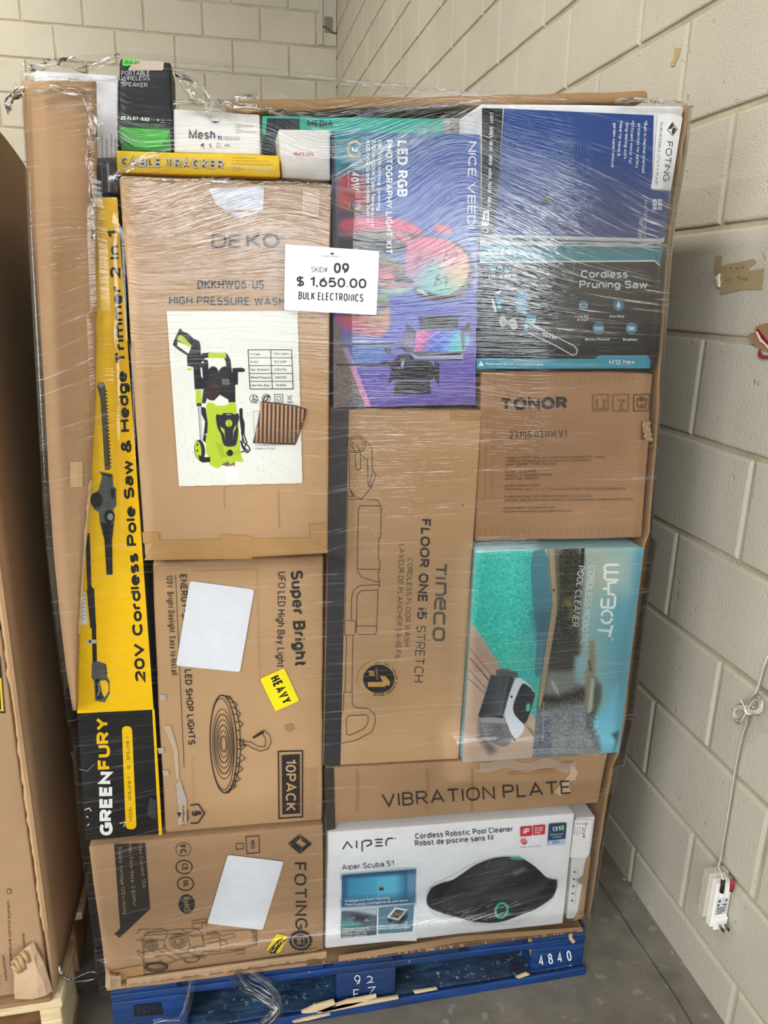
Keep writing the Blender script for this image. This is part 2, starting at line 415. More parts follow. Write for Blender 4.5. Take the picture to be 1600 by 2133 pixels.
class Pic:
    """a printed picture, painted on a fine grid in picture coordinates (0-255 sRGB)"""
    def __init__(s, x0, y0, x1, y1, step, bg=(255, 255, 255)):
        s.x0, s.y0, s.step = x0, y0, step
        nx = int(round((x1-x0)/step))+1; ny = int(round((y1-y0)/step))+1
        s.X, s.Y = np.meshgrid(x0+np.arange(nx)*step, y0+np.arange(ny)*step)
        s.img = np.ones((ny, nx, 3))*np.array(bg, float); s.o = (0, 0, 1); s.mask = None
    def fr(s, ox, oy, k): s.o = (ox, oy, k); return s
    def T(s, pts): return np.array([(s.o[0]+p[0]*s.o[2], s.o[1]+p[1]*s.o[2]) for p in pts], float)
    def sd(s, P):
        inside = np.zeros(s.X.shape, bool); d = np.full(s.X.shape, 1e9)
        for i in range(len(P)):
            a, b = P[i-1], P[i]; e = b-a; L = e@e
            t = np.clip(((s.X-a[0])*e[0]+(s.Y-a[1])*e[1])/max(L, 1e-9), 0, 1)
            d = np.minimum(d, np.hypot(s.X-a[0]-t*e[0], s.Y-a[1]-t*e[1]))
            c = (a[1] > s.Y) != (b[1] > s.Y)
            with np.errstate(divide='ignore', invalid='ignore'):
                xi = a[0]+(s.Y-a[1])*e[0]/(e[1] if abs(e[1]) > 1e-9 else 1e-9)
            inside ^= c & (s.X < xi)
        return np.where(inside, -d, d)
    def blend(s, m, c):
        c = np.array(c, float) if not isinstance(c, np.ndarray) else c
        s.img += (c-s.img)*m[..., None]
    def fill(s, pts, c, soft=None, al=1.0):
        soft = soft or s.step*0.6
        if 9 <= len(pts) < 26: pts = chaikin(pts)
        s.blend(np.clip(0.5-s.sd(s.T(pts))/(2*soft), 0, 1)*al, c); return s
    def rect(s, x0, y0, x1, y1, c, soft=None, al=1.0): return s.fill([(x0, y0), (x1, y0), (x1, y1), (x0, y1)], c, soft, al)
    def ell(s, cx, cy, rx, ry, c, soft=None, al=1.0, rot=0): return s.fill(ellpts(cx, cy, rx, ry, rot, 28), c, soft, al)
    def line(s, pts, w, c, al=1.0, soft=None):
        P = s.T(pts); d = np.full(s.X.shape, 1e9); soft = soft or s.step*0.6; w = w*s.o[2]
        for a, b in zip(P[:-1], P[1:]):
            e = b-a; t = np.clip(((s.X-a[0])*e[0]+(s.Y-a[1])*e[1])/max(e@e, 1e-9), 0, 1)
            d = np.minimum(d, np.hypot(s.X-a[0]-t*e[0], s.Y-a[1]-t*e[1]))
        s.blend(np.clip(0.5-(d-w/2)/(2*soft), 0, 1)*al, c); return s
    def grad(s, pts, p0, p1, stops, soft=None, al=1.0):
        soft = soft or s.step*0.6
        m = np.clip(0.5-s.sd(s.T(pts))/(2*soft), 0, 1)*al if pts is not None else np.full(s.X.shape, al)
        a, b = s.T([p0, p1]); e = b-a
        t = np.clip(((s.X-a[0])*e[0]+(s.Y-a[1])*e[1])/(e@e), 0, 1)
        ks = [k for k, _ in stops]
        c = np.stack([np.interp(t, ks, [q[i] for _, q in stops]) for i in range(3)], -1)
        s.blend(m, c); return s
    def glow(s, cx, cy, r, c, al=1.0, clip=None):
        p = s.T([(cx, cy)])[0]; m = np.exp(-((s.X-p[0])**2+(s.Y-p[1])**2)/(2*(r*s.o[2])**2))*al
        if clip is not None: m = m*np.clip(0.5-s.sd(s.T(clip))/(2*s.step), 0, 1)
        s.blend(m, c); return s
    def speck(s, pts, amt, kx=1, ky=1, al=1.0):
        """mottled print: value noise inside pts"""
        n = rng.normal(0, 1, s.X.shape)
        for ax, k in ((1, kx), (0, ky)):
            for _ in range(k): n = (n+np.roll(n, 1, ax))/2*1.3
        m = np.clip(0.5-s.sd(s.T(pts))/(2*s.step), 0, 1)*al
        s.img = np.clip(s.img+(n*amt*m)[..., None], 0, 255); return s
    def cut(s, pts): s.mask = s.sd(s.T(chaikin(pts) if len(pts) >= 9 else pts)) < 0; return s
    def linear(s):
        v = np.clip(s.img, 0, 255)/255.0
        return np.where(v <= 0.04045, v/12.92, ((v+0.055)/1.055)**2.4).astype(np.float32)

FRONTS = []          # (quad in x,z ; Y) of every carton, for the wrap to lie on
def carton(name, label, cat, quad, Y, depth, mat, r=0.004, amp=0.0012, film=True, n=(8, 4, 8)):
    P = [at(x, y, Y) for x, y in quad]
    root = empty(name, ((P[2].x+P[3].x)/2, Y+depth/2, min(P[2].z, P[3].z)), label, cat)
    mb = MB(); mb.rbox(P, depth, mat, r, n, amp, seed=random.random()*50)
    if film: FRONTS.append((P, Y))
    return root, mb, Art(mb, Y)
# ------------------------------------------------------------------ the room: floor, block walls
WX = 0.96; WY = 6.88
def mat_wall():
    t = NT('painted_block'); v = t.coord()
    n1 = t.noise(v, 1.1, 4, 0.6); n2 = t.noise(v, 9, 5, 0.6); n3 = t.noise(v, 150, 3, 0.6); n4 = t.noise(v, 380, 2)
    b = lin('#c8c1b0')
    col = t.mix(t.ramp(n1, (0.35, 0.0), (0.7, 1.0)), tuple(x*0.86 for x in b), b)
    col = t.mix(t.math('MULTIPLY', t.ramp(n2, (0.52, 0.0), (0.72, 1.0)), 0.30), col, lin('#b3ab95'))
    pit = t.ramp(t.noise(v, 42, 3, 0.55), (0.68, 0.0), (0.74, 1.0))
    spot = t.ramp(t.noise(v, 3.0, 2), (0.5, 0.0), (0.62, 1.0))
    col = t.mix(t.math('MULTIPLY', t.math('MULTIPLY', pit, spot), 0.55), col, lin('#8b7f68'))
    # rust-pink scuffs along some of the bed joints
    st = t.math('MULTIPLY', t.ramp(t.noise(t.coord((1, 1.2, 5)), 4.2, 4, 0.7), (0.66, 0.0), (0.74, 1.0)), 0.35)
    col = t.mix(st, col, lin('#a58f7b'))
    h = t.math('ADD', t.math('MULTIPLY', n3, 0.5), t.math('MULTIPLY', n4, 0.45))
    h = t.math('SUBTRACT', h, t.math('MULTIPLY', pit, 0.5))
    return t.principled(col, 0.55, t.bump(h, 0.75, 0.0035), spec=0.32)
WALL = mat_wall()
def mat_joint():
    t = NT('painted_joint'); v = t.coord()
    col = t.mix(t.ramp(t.noise(v, 6, 4), (0.35, 0.0), (0.7, 1.0)), lin('#a1977f'), lin('#bbb29b'))
    return t.principled(col, 0.6, t.bump(t.noise(v, 60, 4), 0.5, 0.004), spec=0.2)
JOINT = mat_joint()
def block_wall(name, place, us, z0, ch, length, joint, nrows, thick, lo, hi):
    """running-bond wall: place(u, depth, z) -> point; us(row) -> first joint"""
    mb = MB()
    a = [place(lo, 0.006, z0-0.5), place(hi, 0.006, z0-0.5), place(hi, 0.006, z0+nrows*ch), place(lo, 0.006, z0+nrows*ch)]
    back = [place(lo, thick, z0-0.5), place(hi, thick, z0-0.5), place(hi, thick, z0+nrows*ch), place(lo, thick, z0+nrows*ch)]
    mb.add(a+back, [(0, 1, 2, 3), (7, 6, 5, 4), (0, 4, 5, 1), (1, 5, 6, 2), (2, 6, 7, 3), (3, 7, 4, 0)], JOINT)
    for r in range(nrows):
        u = us(r)
        while u > lo: u -= length
        while u < hi:
            u0, u1 = max(u+joint/2, lo), min(u+length-joint/2, hi); zb, zt = z0+r*ch+joint/2, z0+(r+1)*ch-joint/2
            if u1-u0 > 0.01:
                e = joint*0.55; vs = []; N = max(2, int((u1-u0)/0.06))
                for ring, (d, dep) in enumerate(((0.0, 0.006), (e*0.4, 0.0012), (e, 0.0))):
                    jt = lambda q: noise.noise(Vector((q*31.0, r*7.1, u)))*0.0016
                    pts = [(u0+d+(u1-u0-2*d)*i/N, zb+d+jt(i)) for i in range(N+1)] + [(u1-d+jt(90), zb+d+(zt-zb-2*d)*0.5)] + \
                          [(u1-d-(u1-u0-2*d)*i/N, zt-d+jt(i+40)) for i in range(N+1)] + [(u0+d+jt(91), zb+d+(zt-zb-2*d)*0.5)]
                    vs += [place(p[0], dep, p[1]) for p in pts]
                m = len(vs)//3
                fs = [(k*m+i, k*m+(i+1) % m, (k+1)*m+(i+1) % m, (k+1)*m+i) for k in range(2) for i in range(m)]
                fs.append(tuple(2*m+i for i in range(m)))
                mb.add(vs, fs, WALL)
            u += length
    o = mb.build(name); o['kind'] = 'structure'; return o
block_wall('wall_right', lambda u, d, z: (WX+d, u, z), lambda r: (1.42 if r % 2 == 0 else 1.215), 0.529-0.2103*3, 0.2103, 0.402, 0.011, 22, 0.15, 0.15, WY+0.05)
block_wall('wall_back', lambda u, d, z: (u, WY+d, z), lambda r: ((-0.208 if r % 2 == 0 else -0.24)*WY), EYE+0.275*WY-0.244*14, 0.244, 0.445, 0.014, 22, 0.15, -6.0, WX)

def mat_floor():
    t = NT('concrete'); v = t.coord()
    n1 = t.noise(v, 1.7, 5, 0.6); n2 = t.noise(v, 11, 6, 0.65); n3 = t.noise(v, 90, 3)
    col = t.mix(t.ramp(n1, (0.35, 0.0), (0.68, 1.0)), lin('#625d54'), lin('#938c7f'))
    col = t.mix(t.math('MULTIPLY', t.ramp(n2, (0.45, 0.0), (0.62, 1.0)), 0.45), col, lin('#5b554b'))
    col = t.mix(t.math('MULTIPLY', t.ramp(t.noise(v, 26, 3), (0.62, 0.0), (0.7, 1.0)), 0.3), col, lin('#b9b2a4'))
    h = t.math('ADD', t.math('MULTIPLY', n2, 0.4), t.math('MULTIPLY', n3, 0.2))
    return t.principled(col, t.ramp(n2, (0.3, 0.45), (0.7, 0.7)), t.bump(h, 0.35, 0.006), spec=0.35)
FLOOR = mat_floor()
# the slab, with a ragged sawn joint running along the wall
mb = MB()
ys = [-7.0, -2.0, 0.3]+[0.5+0.03*i for i in range(80)]+[3.5, 5.0, WY+0.1]
prof = [(-6.5, 0), (-0.0045, 0), (-0.0015, -0.008), (0.0015, -0.008), (0.0045, 0), (None, 0)]
rows = []
for y in ys:
    w = noise.noise(Vector((y*3.1, 0, 0)))*0.012+noise.noise(Vector((y*17, 3, 0)))*0.005
    k = 0.7+0.8*abs(noise.noise(Vector((y*9, 7, 0))))
    xs = [-6.5] + [0.89+w+p[0]*k for p in prof[1:5]] + [WX+0.1]
    rows.append([(x, y, p[1]) for x, p in zip(xs, prof)])
mb.sheet(rows, FLOOR, smooth=False)
o = mb.build('floor'); o['kind'] = 'structure'
for px, py, a in ((1420, 2005, 0.3), (1400, 1985, 1.2), (1252, 2090, 0.5), (1300, 1832, 2.0), (1262, 1855, 0.9)):
    mb = MB(); p = at_z(px, py, 0.0); c, s_ = math.cos(a), math.sin(a)
    mb.add([(p.x-0.006*c, p.y-0.006*s_, 0.0005), (p.x+0.001*s_, p.y-0.0015*c, 0.003), (p.x+0.006*c, p.y+0.006*s_, 0.0008), (p.x-0.001*s_, p.y+0.002*c, 0.0005), (p.x, p.y, 0.0002)],
           [(0, 1, 3), (1, 2, 3), (0, 4, 1), (1, 4, 2), (2, 4, 3), (3, 4, 0)], ink('#cfc8b8', 0.6))
    tag(mb.build('paint_chip', loc=(p.x, p.y, 0)), 'tiny pale flake of paint on the concrete beside the block wall', 'paint chip', 'flakes on the floor')

# ---- the plug-in transformer on the wall, its wire and the coiled spare wire
WHITEP = ink('#e9e6de', 0.35, 0.4)
def on_wall(px, py, off=0.0): return at_x(px, py, WX-off)
c = at_x(1494, 1872, 0.9385); root = empty('plug_transformer', (WX, c.y, c.z-0.06), 'white plug-in doorbell transformer mounted prongs-out on the block wall', 'transformer')
# local frame: it stands out from the wall, its face turned along the wall; u across, v up
def wl(u, v, d): return (c.x+u*0.73, c.y-d, c.z+v)
def wbox(mb, u0, u1, v0, v1, d0, d1, m, e=0.003):
    lo = [wl(u, v, d0) for u, v in ((u0, v0), (u1, v0), (u1, v1), (u0, v1))]
    mi = [wl(u, v, d1-e) for u, v in ((u0, v0), (u1, v0), (u1, v1), (u0, v1))]
    hi = [wl(u, v, d1) for u, v in ((u0+e, v0+e), (u1-e, v0+e), (u1-e, v1-e), (u0+e, v1-e))]
    mb.add(lo+mi+hi, [(i, (i+1) % 4, (i+1) % 4+4, i+4) for i in range(4)]+[(i+4, (i+1) % 4+4, (i+1) % 4+8, i+8) for i in range(4)]+[(8, 9, 10, 11), (3, 2, 1, 0)], m)
mb = MB(); wbox(mb, -0.024, 0.024, -0.055, 0.052, 0.0, 0.016, WHITEP); wbox(mb, -0.017, 0.022, -0.058, -0.03, 0.016, 0.022, WHITEP); wbox(mb, -0.034, 0.026, -0.045, 0.062, -0.02, -0.0005, WALL)
wbox(mb, -0.0095, -0.0045, 0.02, 0.05, 0.016, 0.021, WHITEP); wbox(mb, 0.006, 0.011, 0.02, 0.05, 0.016, 0.021, WHITEP)
mb.build('housing', root)
mb = MB(); wbox(mb, -0.019, 0.019, -0.024, 0.017, 0.016, 0.0166, ink('#c9cbd0', 0.5), 0.0002)
G = ink('#3a3d44', 0.5)
for i, (a, b) in enumerate(((-.015, .004), (-.012, .012), (-.016, .014), (-.014, .010), (-.016, .015))):
    wbox(mb, a, b, -0.021+i*0.0035, -0.0195+i*0.0035, 0.0166, 0.0170, G, 0.0001)
wbox(mb, -0.014, -0.007, 0.008, 0.013, 0.0166, 0.017, G, 0.0001); wbox(mb, 0.008, 0.0135, 0.008, 0.013, 0.0166, 0.017, G, 0.0001); wbox(mb, -0.015, -0.009, -0.002, 0.003, 0.0166, 0.017, G, 0.0001); wbox(mb, 0.002, 0.014, -0.001, 0.002, 0.0166, 0.017, G, 0.0001)
l = mb.build('rating_label', root); l['label'] = 'grey rating label with small print'
for u in (-0.004, 0.013):
    mb = MB(); wbox(mb, u-0.001, u+0.001, -0.049, -0.042, 0.022, 0.038, metal('#8d8779'), 0.0006); mb.build('prong', root)
for u, m_, nm in ((-0.013, ink('#1d1d20'), 'black wire connector'), (0.0165, ink('#9a2733'), 'red wire connector')):
    mb = MB(); mb.tube([wl(u, 0.036, 0.02), wl(u, 0.05, 0.02), wl(u, 0.064, 0.018)], 0.0042, m_, 8); mb.build('terminal', root)['label'] = nm
WIRE = ink('#d9d3c4', 0.4, 0.4); WIRED = ink('#8d8475', 0.5)
mb = MB()
path = [(1600, 1366, .012), (1591, 1390, .012), (1583, 1420, .012), (1576, 1440, .014), (1568, 1455, .02), (1561, 1475, .022), (1556, 1503, .015), (1545, 1540, .008), (1536, 1580, .006), (1529, 1620, .006), (1521, 1670, .006), (1513, 1720, .006), (1507, 1752, .007), (1502, 1785, .010), (1497, 1805, .018)]
P = [on_wall(*q) for q in path]
t_l = Vector(wl(-0.013, 0.064, 0.018)); t_r = Vector(wl(0.0165, 0.064, 0.018))
mb.tube(P+[P[-1].lerp(t_l, 0.5)+Vector((0, 0, 0.002)), t_l], 0.0016, WIRE, 6); mb.tube([p+Vector((0, -0.0030, 0)) for p in P]+[t_r], 0.0014, WIRED, 6)
tag(mb.build('bell_wire', loc=P[0]), 'thin white two-core wire hanging down the block wall to the transformer', 'wire')
mb = MB(); K = Vector(on_wall(1561, 1478, .03))
ax = (Vector(on_wall(1596, 1458, .03))-Vector(on_wall(1518, 1498, .03))).normalized(); pr = Vector((0.25, 0.45, 0.86)); pr = (pr-ax*pr.dot(ax)).normalized()
for i in range(7):
    pts = []
    for k in range(41):
        t = 2*math.pi*k/40; r1 = 0.044+0.003*math.sin(i*2.1); r2 = 0.016-0.001*(i % 3)
        x = math.sin(t)*r1; y = math.sin(2*t)*r2*0.9
        pts.append(K+ax*(x+0.002*math.cos(i))+pr*(y+0.0014*(i-3))+Vector((-0.0035+0.0022*math.sin(i*1.7)*math.cos(t), 0, 0)))
    mb.tube(pts, 0.0014, WIRE if i % 3 else WIRED, 6)
root = empty('wire_coil', K, 'figure-eight coil of spare white wire tied to the wire on the wall', 'wire coil')
mb.build('wire', root)
mb = MB(); mb.tube([K+pr*0.0085*math.cos(t)+Vector((-0.009*math.sin(t), 0.0, 0)) for t in (2*math.pi*i/16 for i in range(17))], 0.0018, WHITEP, 6)
mb.tube([K+Vector((-0.009, 0, 0.004)), K+Vector((-0.012, 0.008, 0.012)), K+Vector((-0.008, 0.020, 0.016))], 0.0010, WHITEP, 6); mb.build('twist_tie', root)

# ---- old masking tape, torn sticker and tape scrap on the wall
TAPE = ink('#a6946f', 0.6); k5 = lambda x, y: (1380+x*0.14066, 480+y*0.14066)
def wall_patch(mb, pts, mat, off=0.0012, th=0.0008):
    P = [Vector(on_wall(*p)) for p in pts]; n = len(P)
    f = [p+Vector((-off-th, 0, 0)) for p in P]; b = [p+Vector((-off+0.0008, 0, 0)) for p in P]
    tri = tessellate_polygon([[Vector((p.y, p.z, 0)) for p in P]])
    mb.add(f+b, [tuple(t) for t in tri]+[(i, (i+1) % n, (i+1) % n+n, i+n) for i in range(n)], mat)
mb = MB()
wall_patch(mb, [k5(*p) for p in ((800, 375), (905, 370), (890, 520), (1370, 420), (1400, 470), (1310, 545), (1300, 600), (1525, 565), (1490, 870), (1180, 880), (880, 950), (860, 830), (775, 650))], TAPE)
wall_patch(mb, [k5(*p) for p in ((815, 690), (880, 640), (862, 690), (876, 780), (868, 840), (848, 835), (832, 740))], ink('#e3dbc6', 0.6), 0.003, 0.003)
INKT = ink('#6f6245', 0.6)
def scrawl(pts):
    vs, fs = ribbon(pts, 7); mb.add([Vector(on_wall(*k5(*p)))+Vector((-0.0026, 0, 0)) for p in vs], fs, INKT)
for p in ([(930, 570), (960, 560)], [(1010, 570), (1030, 540), (1050, 572)], [(1110, 540), (1110, 575), (1135, 560)], [(1150, 535), (1165, 575)], [(1190, 545), (1225, 540), (1200, 570)],
          [(940, 745), (1000, 730)], [(1010, 740), (1030, 720), (1045, 745)], [(1120, 690), (1175, 675)], [(1148, 682), (1150, 740)], [(1185, 700), (1195, 738), (1215, 705)], [(1225, 690), (1230, 738)], [(1275, 690), (1255, 710), (1285, 735), (1250, 742)]): scrawl(p)
p = on_wall(1555, 585); tag(mb.build('masking_tape', loc=(WX, p.y, p.z)), 'old tan masking tape with faded handwriting stuck on the block wall', 'tape')
k6 = k5
mb = MB()
wall_patch(mb, [k6(*p) for p in ((1300, 1560), (1330, 1520), (1390, 1510), (1400, 1440), (1480, 1390), (1600, 1370), (1680, 1500), (1690, 1760), (1560, 1790), (1440, 1730), (1340, 1660))], ink('#a07c57', 0.6), 0.002, 0.002)
wall_patch(mb, [k6(*p) for p in ((1425, 1470), (1450, 1455), (1560, 1600), (1640, 1700), (1640, 1780), (1540, 1650), (1470, 1580))], ink('#7d1f2c', 0.5), 0.0045, 0.001)
wall_patch(mb, [k6(*p) for p in ((1425, 1490), (1450, 1500), (1500, 1600), (1640, 1745), (1640, 1790), (1560, 1690), (1490, 1640))], ink('#e8dccf', 0.6), 0.006, 0.001)
wall_patch(mb, [k6(*p) for p in ((1450, 1780), (1480, 1760), (1480, 1800), (1520, 1850), (1600, 1850), (1600, 1900), (1520, 1905), (1445, 1870))], ink('#8c3b4a', 0.5), 0.004, 0.001)
p = on_wall(1590, 705); tag(mb.build('torn_sticker', loc=(WX, p.y, p.z)), 'torn brown and red remains of a sticker on the block wall above the coiled wire', 'sticker')
mb = MB(); k4 = lambda x, y: (1200+x*0.4219, y*0.4219)
wall_patch(mb, [k4(*p) for p in ((492, 240), (520, 235), (512, 270), (488, 325), (472, 332), (470, 312), (486, 290))], ink('#b59a6c', 0.6))
p = on_wall(1408, 118); tag(mb.build('tape_scrap', loc=(WX, p.y, p.z)), 'small scrap of tan tape high on the block wall', 'tape scrap')
# ---- corner of the back wall: boxed-in stub and a loose wire
mb = MB(); kk = lambda x, y: (580+x*0.125, y*0.125)
p = [at(*kk(x, y), WY-0.02) for x, y in ((740, 440), (800, 455), (860, 520), (930, 555), (1000, 530), (1060, 480), (1110, 400), (1150, 345))]
mb.tube(p, 0.006, ink('#5f5540', 0.6), 6)
tag(mb.build('loose_wire', loc=p[3]), 'short dark wire drooping in the corner of the block walls', 'wire')
mb = MB(); p = [at(*kk(x, y), WY-0.02) for x, y in ((1040, 730), (1060, 790), (1080, 870), (1070, 930), (1085, 1000), (1095, 1060))]
mb.tube(p, 0.006, ink('#6b6048', 0.6), 6)
tag(mb.build('hanging_wire', loc=p[0]), 'dark wire end hanging below the corner patch on the back wall', 'wire')
mb = MB(); q = [at(*kk(x, y), WY) for x, y in ((665, 0), (1010, 0), (1010, 790), (665, 750))]
x0, x1, z0, z1 = q[0].x, WX-0.005, q[3].z, q[0].z+0.3
mb.box((x0, WY-0.012, z0), (x1, WY+0.01, z1), WALL); mb.box((x0, WY-0.03, z0), (x0+0.03, WY-0.012, z1), WALL)
mb.box((x0+0.05, WY-0.02, z0+0.09), (x0+0.11, WY-0.012, z0+0.2), ink('#837a63', 0.7))
o = mb.build('trim_1'); o['kind'] = 'structure'
# ------------------------------------------------------------------ blue block pallet
def mat_blue():
    t = NT('blue_painted_wood'); v = t.coord()
    gr = t.noise(t.coord((1, 6, 14)), 9, 5, 0.6)
    col = t.mix(t.ramp(gr, (0.3, 0.0), (0.7, 1.0)), lin('#0d2a58'), lin('#17407a'))
    col = t.mix(t.math('MULTIPLY', t.ramp(t.noise(v, 6, 4), (0.5, 0.0), (0.65, 1.0)), 0.5), col, lin('#232a38'))
    chip = t.math('MULTIPLY', t.ramp(t.noise(v, 90, 4, 0.7), (0.66, 0.0), (0.7, 1.0)), t.ramp(t.noise(v, 7, 2), (0.5, 0.0), (0.6, 1.0)))
    col = t.mix(t.math('MULTIPLY', chip, 0.8), col, lin('#9fb4bd'))
    return t.principled(col, 0.5, t.bump(gr, 0.5, 0.004), spec=0.35)
BLUE = mat_blue()
def mat_grime():
    t = NT('scuffed_blue_wood'); v = t.coord()
    gr = t.noise(t.coord((2, 7, 1)), 12, 5, 0.6)
    col = t.mix(t.ramp(gr, (0.35, 0.0), (0.65, 1.0)), lin('#1f3350'), lin('#3a5a78'))
    chip = t.math('MULTIPLY', t.ramp(t.noise(v, 75, 4, 0.7), (0.6, 0.0), (0.66, 1.0)), t.ramp(t.noise(v, 9, 2), (0.42, 0.0), (0.55, 1.0)))
    col = t.mix(chip, col, lin('#b9ccd2'))
    col = t.mix(t.math('MULTIPLY', t.ramp(t.noise(v, 4, 3), (0.45, 0.0), (0.6, 1.0)), 0.6), col, lin('#2b2a29'))
    return t.principled(col, 0.6, t.bump(gr, 0.5, 0.004), spec=0.3)
GRIME = mat_grime()
def wood(c1, c2, name='raw_wood'):
    t = NT(name); gr = t.noise(t.coord((2, 2, 40)), 6, 5, 0.6, 1.0)
    return t.principled(t.mix(t.ramp(gr, (0.3, 0.0), (0.7, 1.0)), lin(c1), lin(c2)), 0.7, t.bump(gr, 0.5, 0.004))
RAW = wood('#b89c74', '#e0c9a2')
PX0, PX1, PY0, PY1 = -0.268, 0.722, 1.2, 2.38
pal = empty('pallet', (0.227, 1.79, 0), 'blue painted wooden block pallet with white stencilled numbers under the wrapped load', 'pallet')
def TZ(x): return 0.1575-0.0405*(x-PX0)          # deck tilted to make up for a slight roll error in the camera calibration
def qbox(x0, x1, y0, y1, z0, z1, mat, r=0.003, amp=0.001, n=(6, 3, 3), tilt=0):
    a, b, c, d = z1, z1, z0, z0
    if tilt > 0: a, b = z1+TZ(x0)-0.138, z1+TZ(x1)-0.138
    if tilt > 1: d, c = z0+TZ(x0)-0.138, z0+TZ(x1)-0.138
    mb = MB(); mb.rbox([(x0, y0, a), (x1, y0, b), (x1, y0, c), (x0, y0, d)], y1-y0, mat, r, n, amp, seed=x0*7+y0); return mb
STEN = ink('#cfd6da', 0.6)
bx = [(-0.268, -0.128), (0.170, 0.296), (0.598, 0.722)]
for j, y0 in enumerate((1.2, 1.72, 2.24)):
    for i, (a, b) in enumerate(bx):
        mb = qbox(a, b, y0, y0+0.14, 0.022, 0.098, BLUE, 0.004, tilt=1)
        if j == 0:
            A = Art(mb, y0, 0.0018)
            if i == 1:
                A.fr(230, 1930, .375)
                A.ring(1372, 288, 14, 16, 5, STEN); A.line([(1386, 290), (1382, 312), (1368, 320)], 5, STEN)
                A.line([(1425, 282), (1440, 275), (1455, 285), (1450, 300), (1425, 314), (1462, 308)], 5, STEN)
                A.line([(1380, 350), (1352, 352), (1352, 405)], 5, STEN); A.line([(1354, 376), (1376, 374)], 5, STEN)
                A.line([(1430, 340), (1470, 334), (1432, 388), (1474, 380)], 5, STEN)
            if i == 2:
                A.text('4840', (1124, 2012), (1192, 2001), 22, STEN, 0.13, 0.45)
            if i == 0:
                A.fr(230, 1930, .375); A.poly([(130, 440), (280, 424), (292, 490), (132, 500)], ink('#14161c', 0.7))
                for q in ([(150, 445), (152, 490)], [(165, 442), (165, 488)], [(180, 445), (195, 442), (182, 464), (198, 470), (180, 487)], [(215, 440), (215, 480)], [(232, 440), (245, 470)]): A.line(q, 4, ink('#23314d', 0.7))
        mb.build('block', pal)
for y0 in (1.2, 1.72, 2.24):
    mb = qbox(PX0, PX1, y0, y0+0.14, 0.0, 0.021, GRIME, 0.003, 0.002, (14, 3, 2)); mb.build('bottom_board', pal)
for y0 in (1.2, 1.72, 2.24):
    mb = qbox(PX0, PX1, y0, y0+0.14, 0.099, 0.116, BLUE, 0.003, 0.0015, (14, 3, 2), tilt=2); mb.build('stringer_board', pal)
for i in range(7):
    a = PX0+i*(PX1-PX0-0.125)/6
    mb = qbox(a, a+0.125, PY0+0.002, PY1, 0.116, 0.138, BLUE, 0.003, 0.001, (3, 8, 2), tilt=2); mb.build('deck_board', pal)
# lips at the corners, splintered raw wood along the bottom board
mb = qbox(PX0-0.002, PX1+0.004, 1.189, 1.1995, 0.0, 0.0215, BLUE, 0.003, 0.0016, (20, 2, 2)); mb.build('edge_board', pal)
for fr, q in (((230, 1930, .375), [(1060, 475), (1130, 440), (1240, 410), (1255, 440), (1180, 470), (1100, 482), (1065, 482)]), ((230, 1930, .375), [(1150, 470), (1300, 432), (1600, 388), (1600, 402), (1400, 440), (1240, 470), (1150, 482)]),
              ((230, 1930, .375), [(1010, 530), (1120, 500), (1220, 484), (1222, 492), (1100, 522), (1020, 536)]), ((650, 1560, .40625), [(30, 1345), (180, 1290), (330, 1262), (330, 1275), (200, 1318), (60, 1350)]),
              ((650, 1560, .40625), [(520, 1245), (640, 1228), (645, 1234), (530, 1256)]), ((650, 1560, .40625), [(1045, 1172), (1100, 1150), (1118, 1158), (1060, 1178)])):
    mb = MB(); A = Art(mb, 1.189, 0.003).fr(*fr); f = [A.w(p) for p in q]; n = len(f); tr = tessellate_polygon([[Vector((p.x, p.z, 0)) for p in f]])
    mb.add(f+[p+Vector((0, 0.004, 0)) for p in f], [tuple(t) for t in tr]+[(i, (i+1) % n, (i+1) % n+n, i+n) for i in range(n)], RAW); mb.build('wood_splinter', pal)['label'] = 'raw pale splintered wood'
mb = MB(); P0 = at(1100, 1955, 1.205); P1 = at(1112, 2005, 1.205)
mb.add([P0, P0+Vector((0.02, 0, -0.005)), P1+Vector((0.008, 0, 0.0)), P1+Vector((-0.004, 0.0, -0.006)), P0+Vector((0.005, 0.03, 0))], [(0, 1, 2, 3), (1, 4, 2), (4, 0, 3), (4, 3, 2), (0, 4, 1)], wood('#9c7436', '#c79a52'))
mb.build('split_corner', pal)['label'] = 'split bare wood corner'

# ------------------------------------------------------------------ the load next to it
CARD_D = cardboard('#a08060', 'brown_card_neighbour', 0.3); CARD_T = cardboard('#b4916a', 'torn_card', 0.7)
NX = -0.362
side = MB()
rows = []
for i in range(30):
    f = i/29; row = []
    for j in range(26):
        g = j/25; y = 1.197+g*1.15; z0 = 0.165; z1 = 1.74-0.035*g-0.22*g*g
        z = z0+(z1-z0)*f
        x = NX+0.012*noise.noise(Vector((y*2.3, z*2.0, 1)))*min(1, g*6)-0.004*math.sin(z*9+y*5)*g+0.014*math.sin(math.pi*f)*math.sin(math.pi*min(1, g*1.4))-0.05*max(0, f-0.86)/0.14*0.5
        if j == 0: x += 0.0025*noise.noise(Vector((0, z*40, 0))); y += 0.004*noise.noise(Vector((5, z*26, 0)))
        row.append((x, y, z))
    rows.append(row)
side.sheet(rows, CARD_D, True, (-0.006, 0, 0))
s_root = empty('cardboard_side_sheet', (NX, 1.77, 0.165), 'tall brown cardboard sheet along the side of the neighbouring load, facing the dark gap', 'cardboard sheet')
side.build('sheet', s_root)
mb = MB()        # frayed front edge and the torn, folded-back bottom corner
L = []
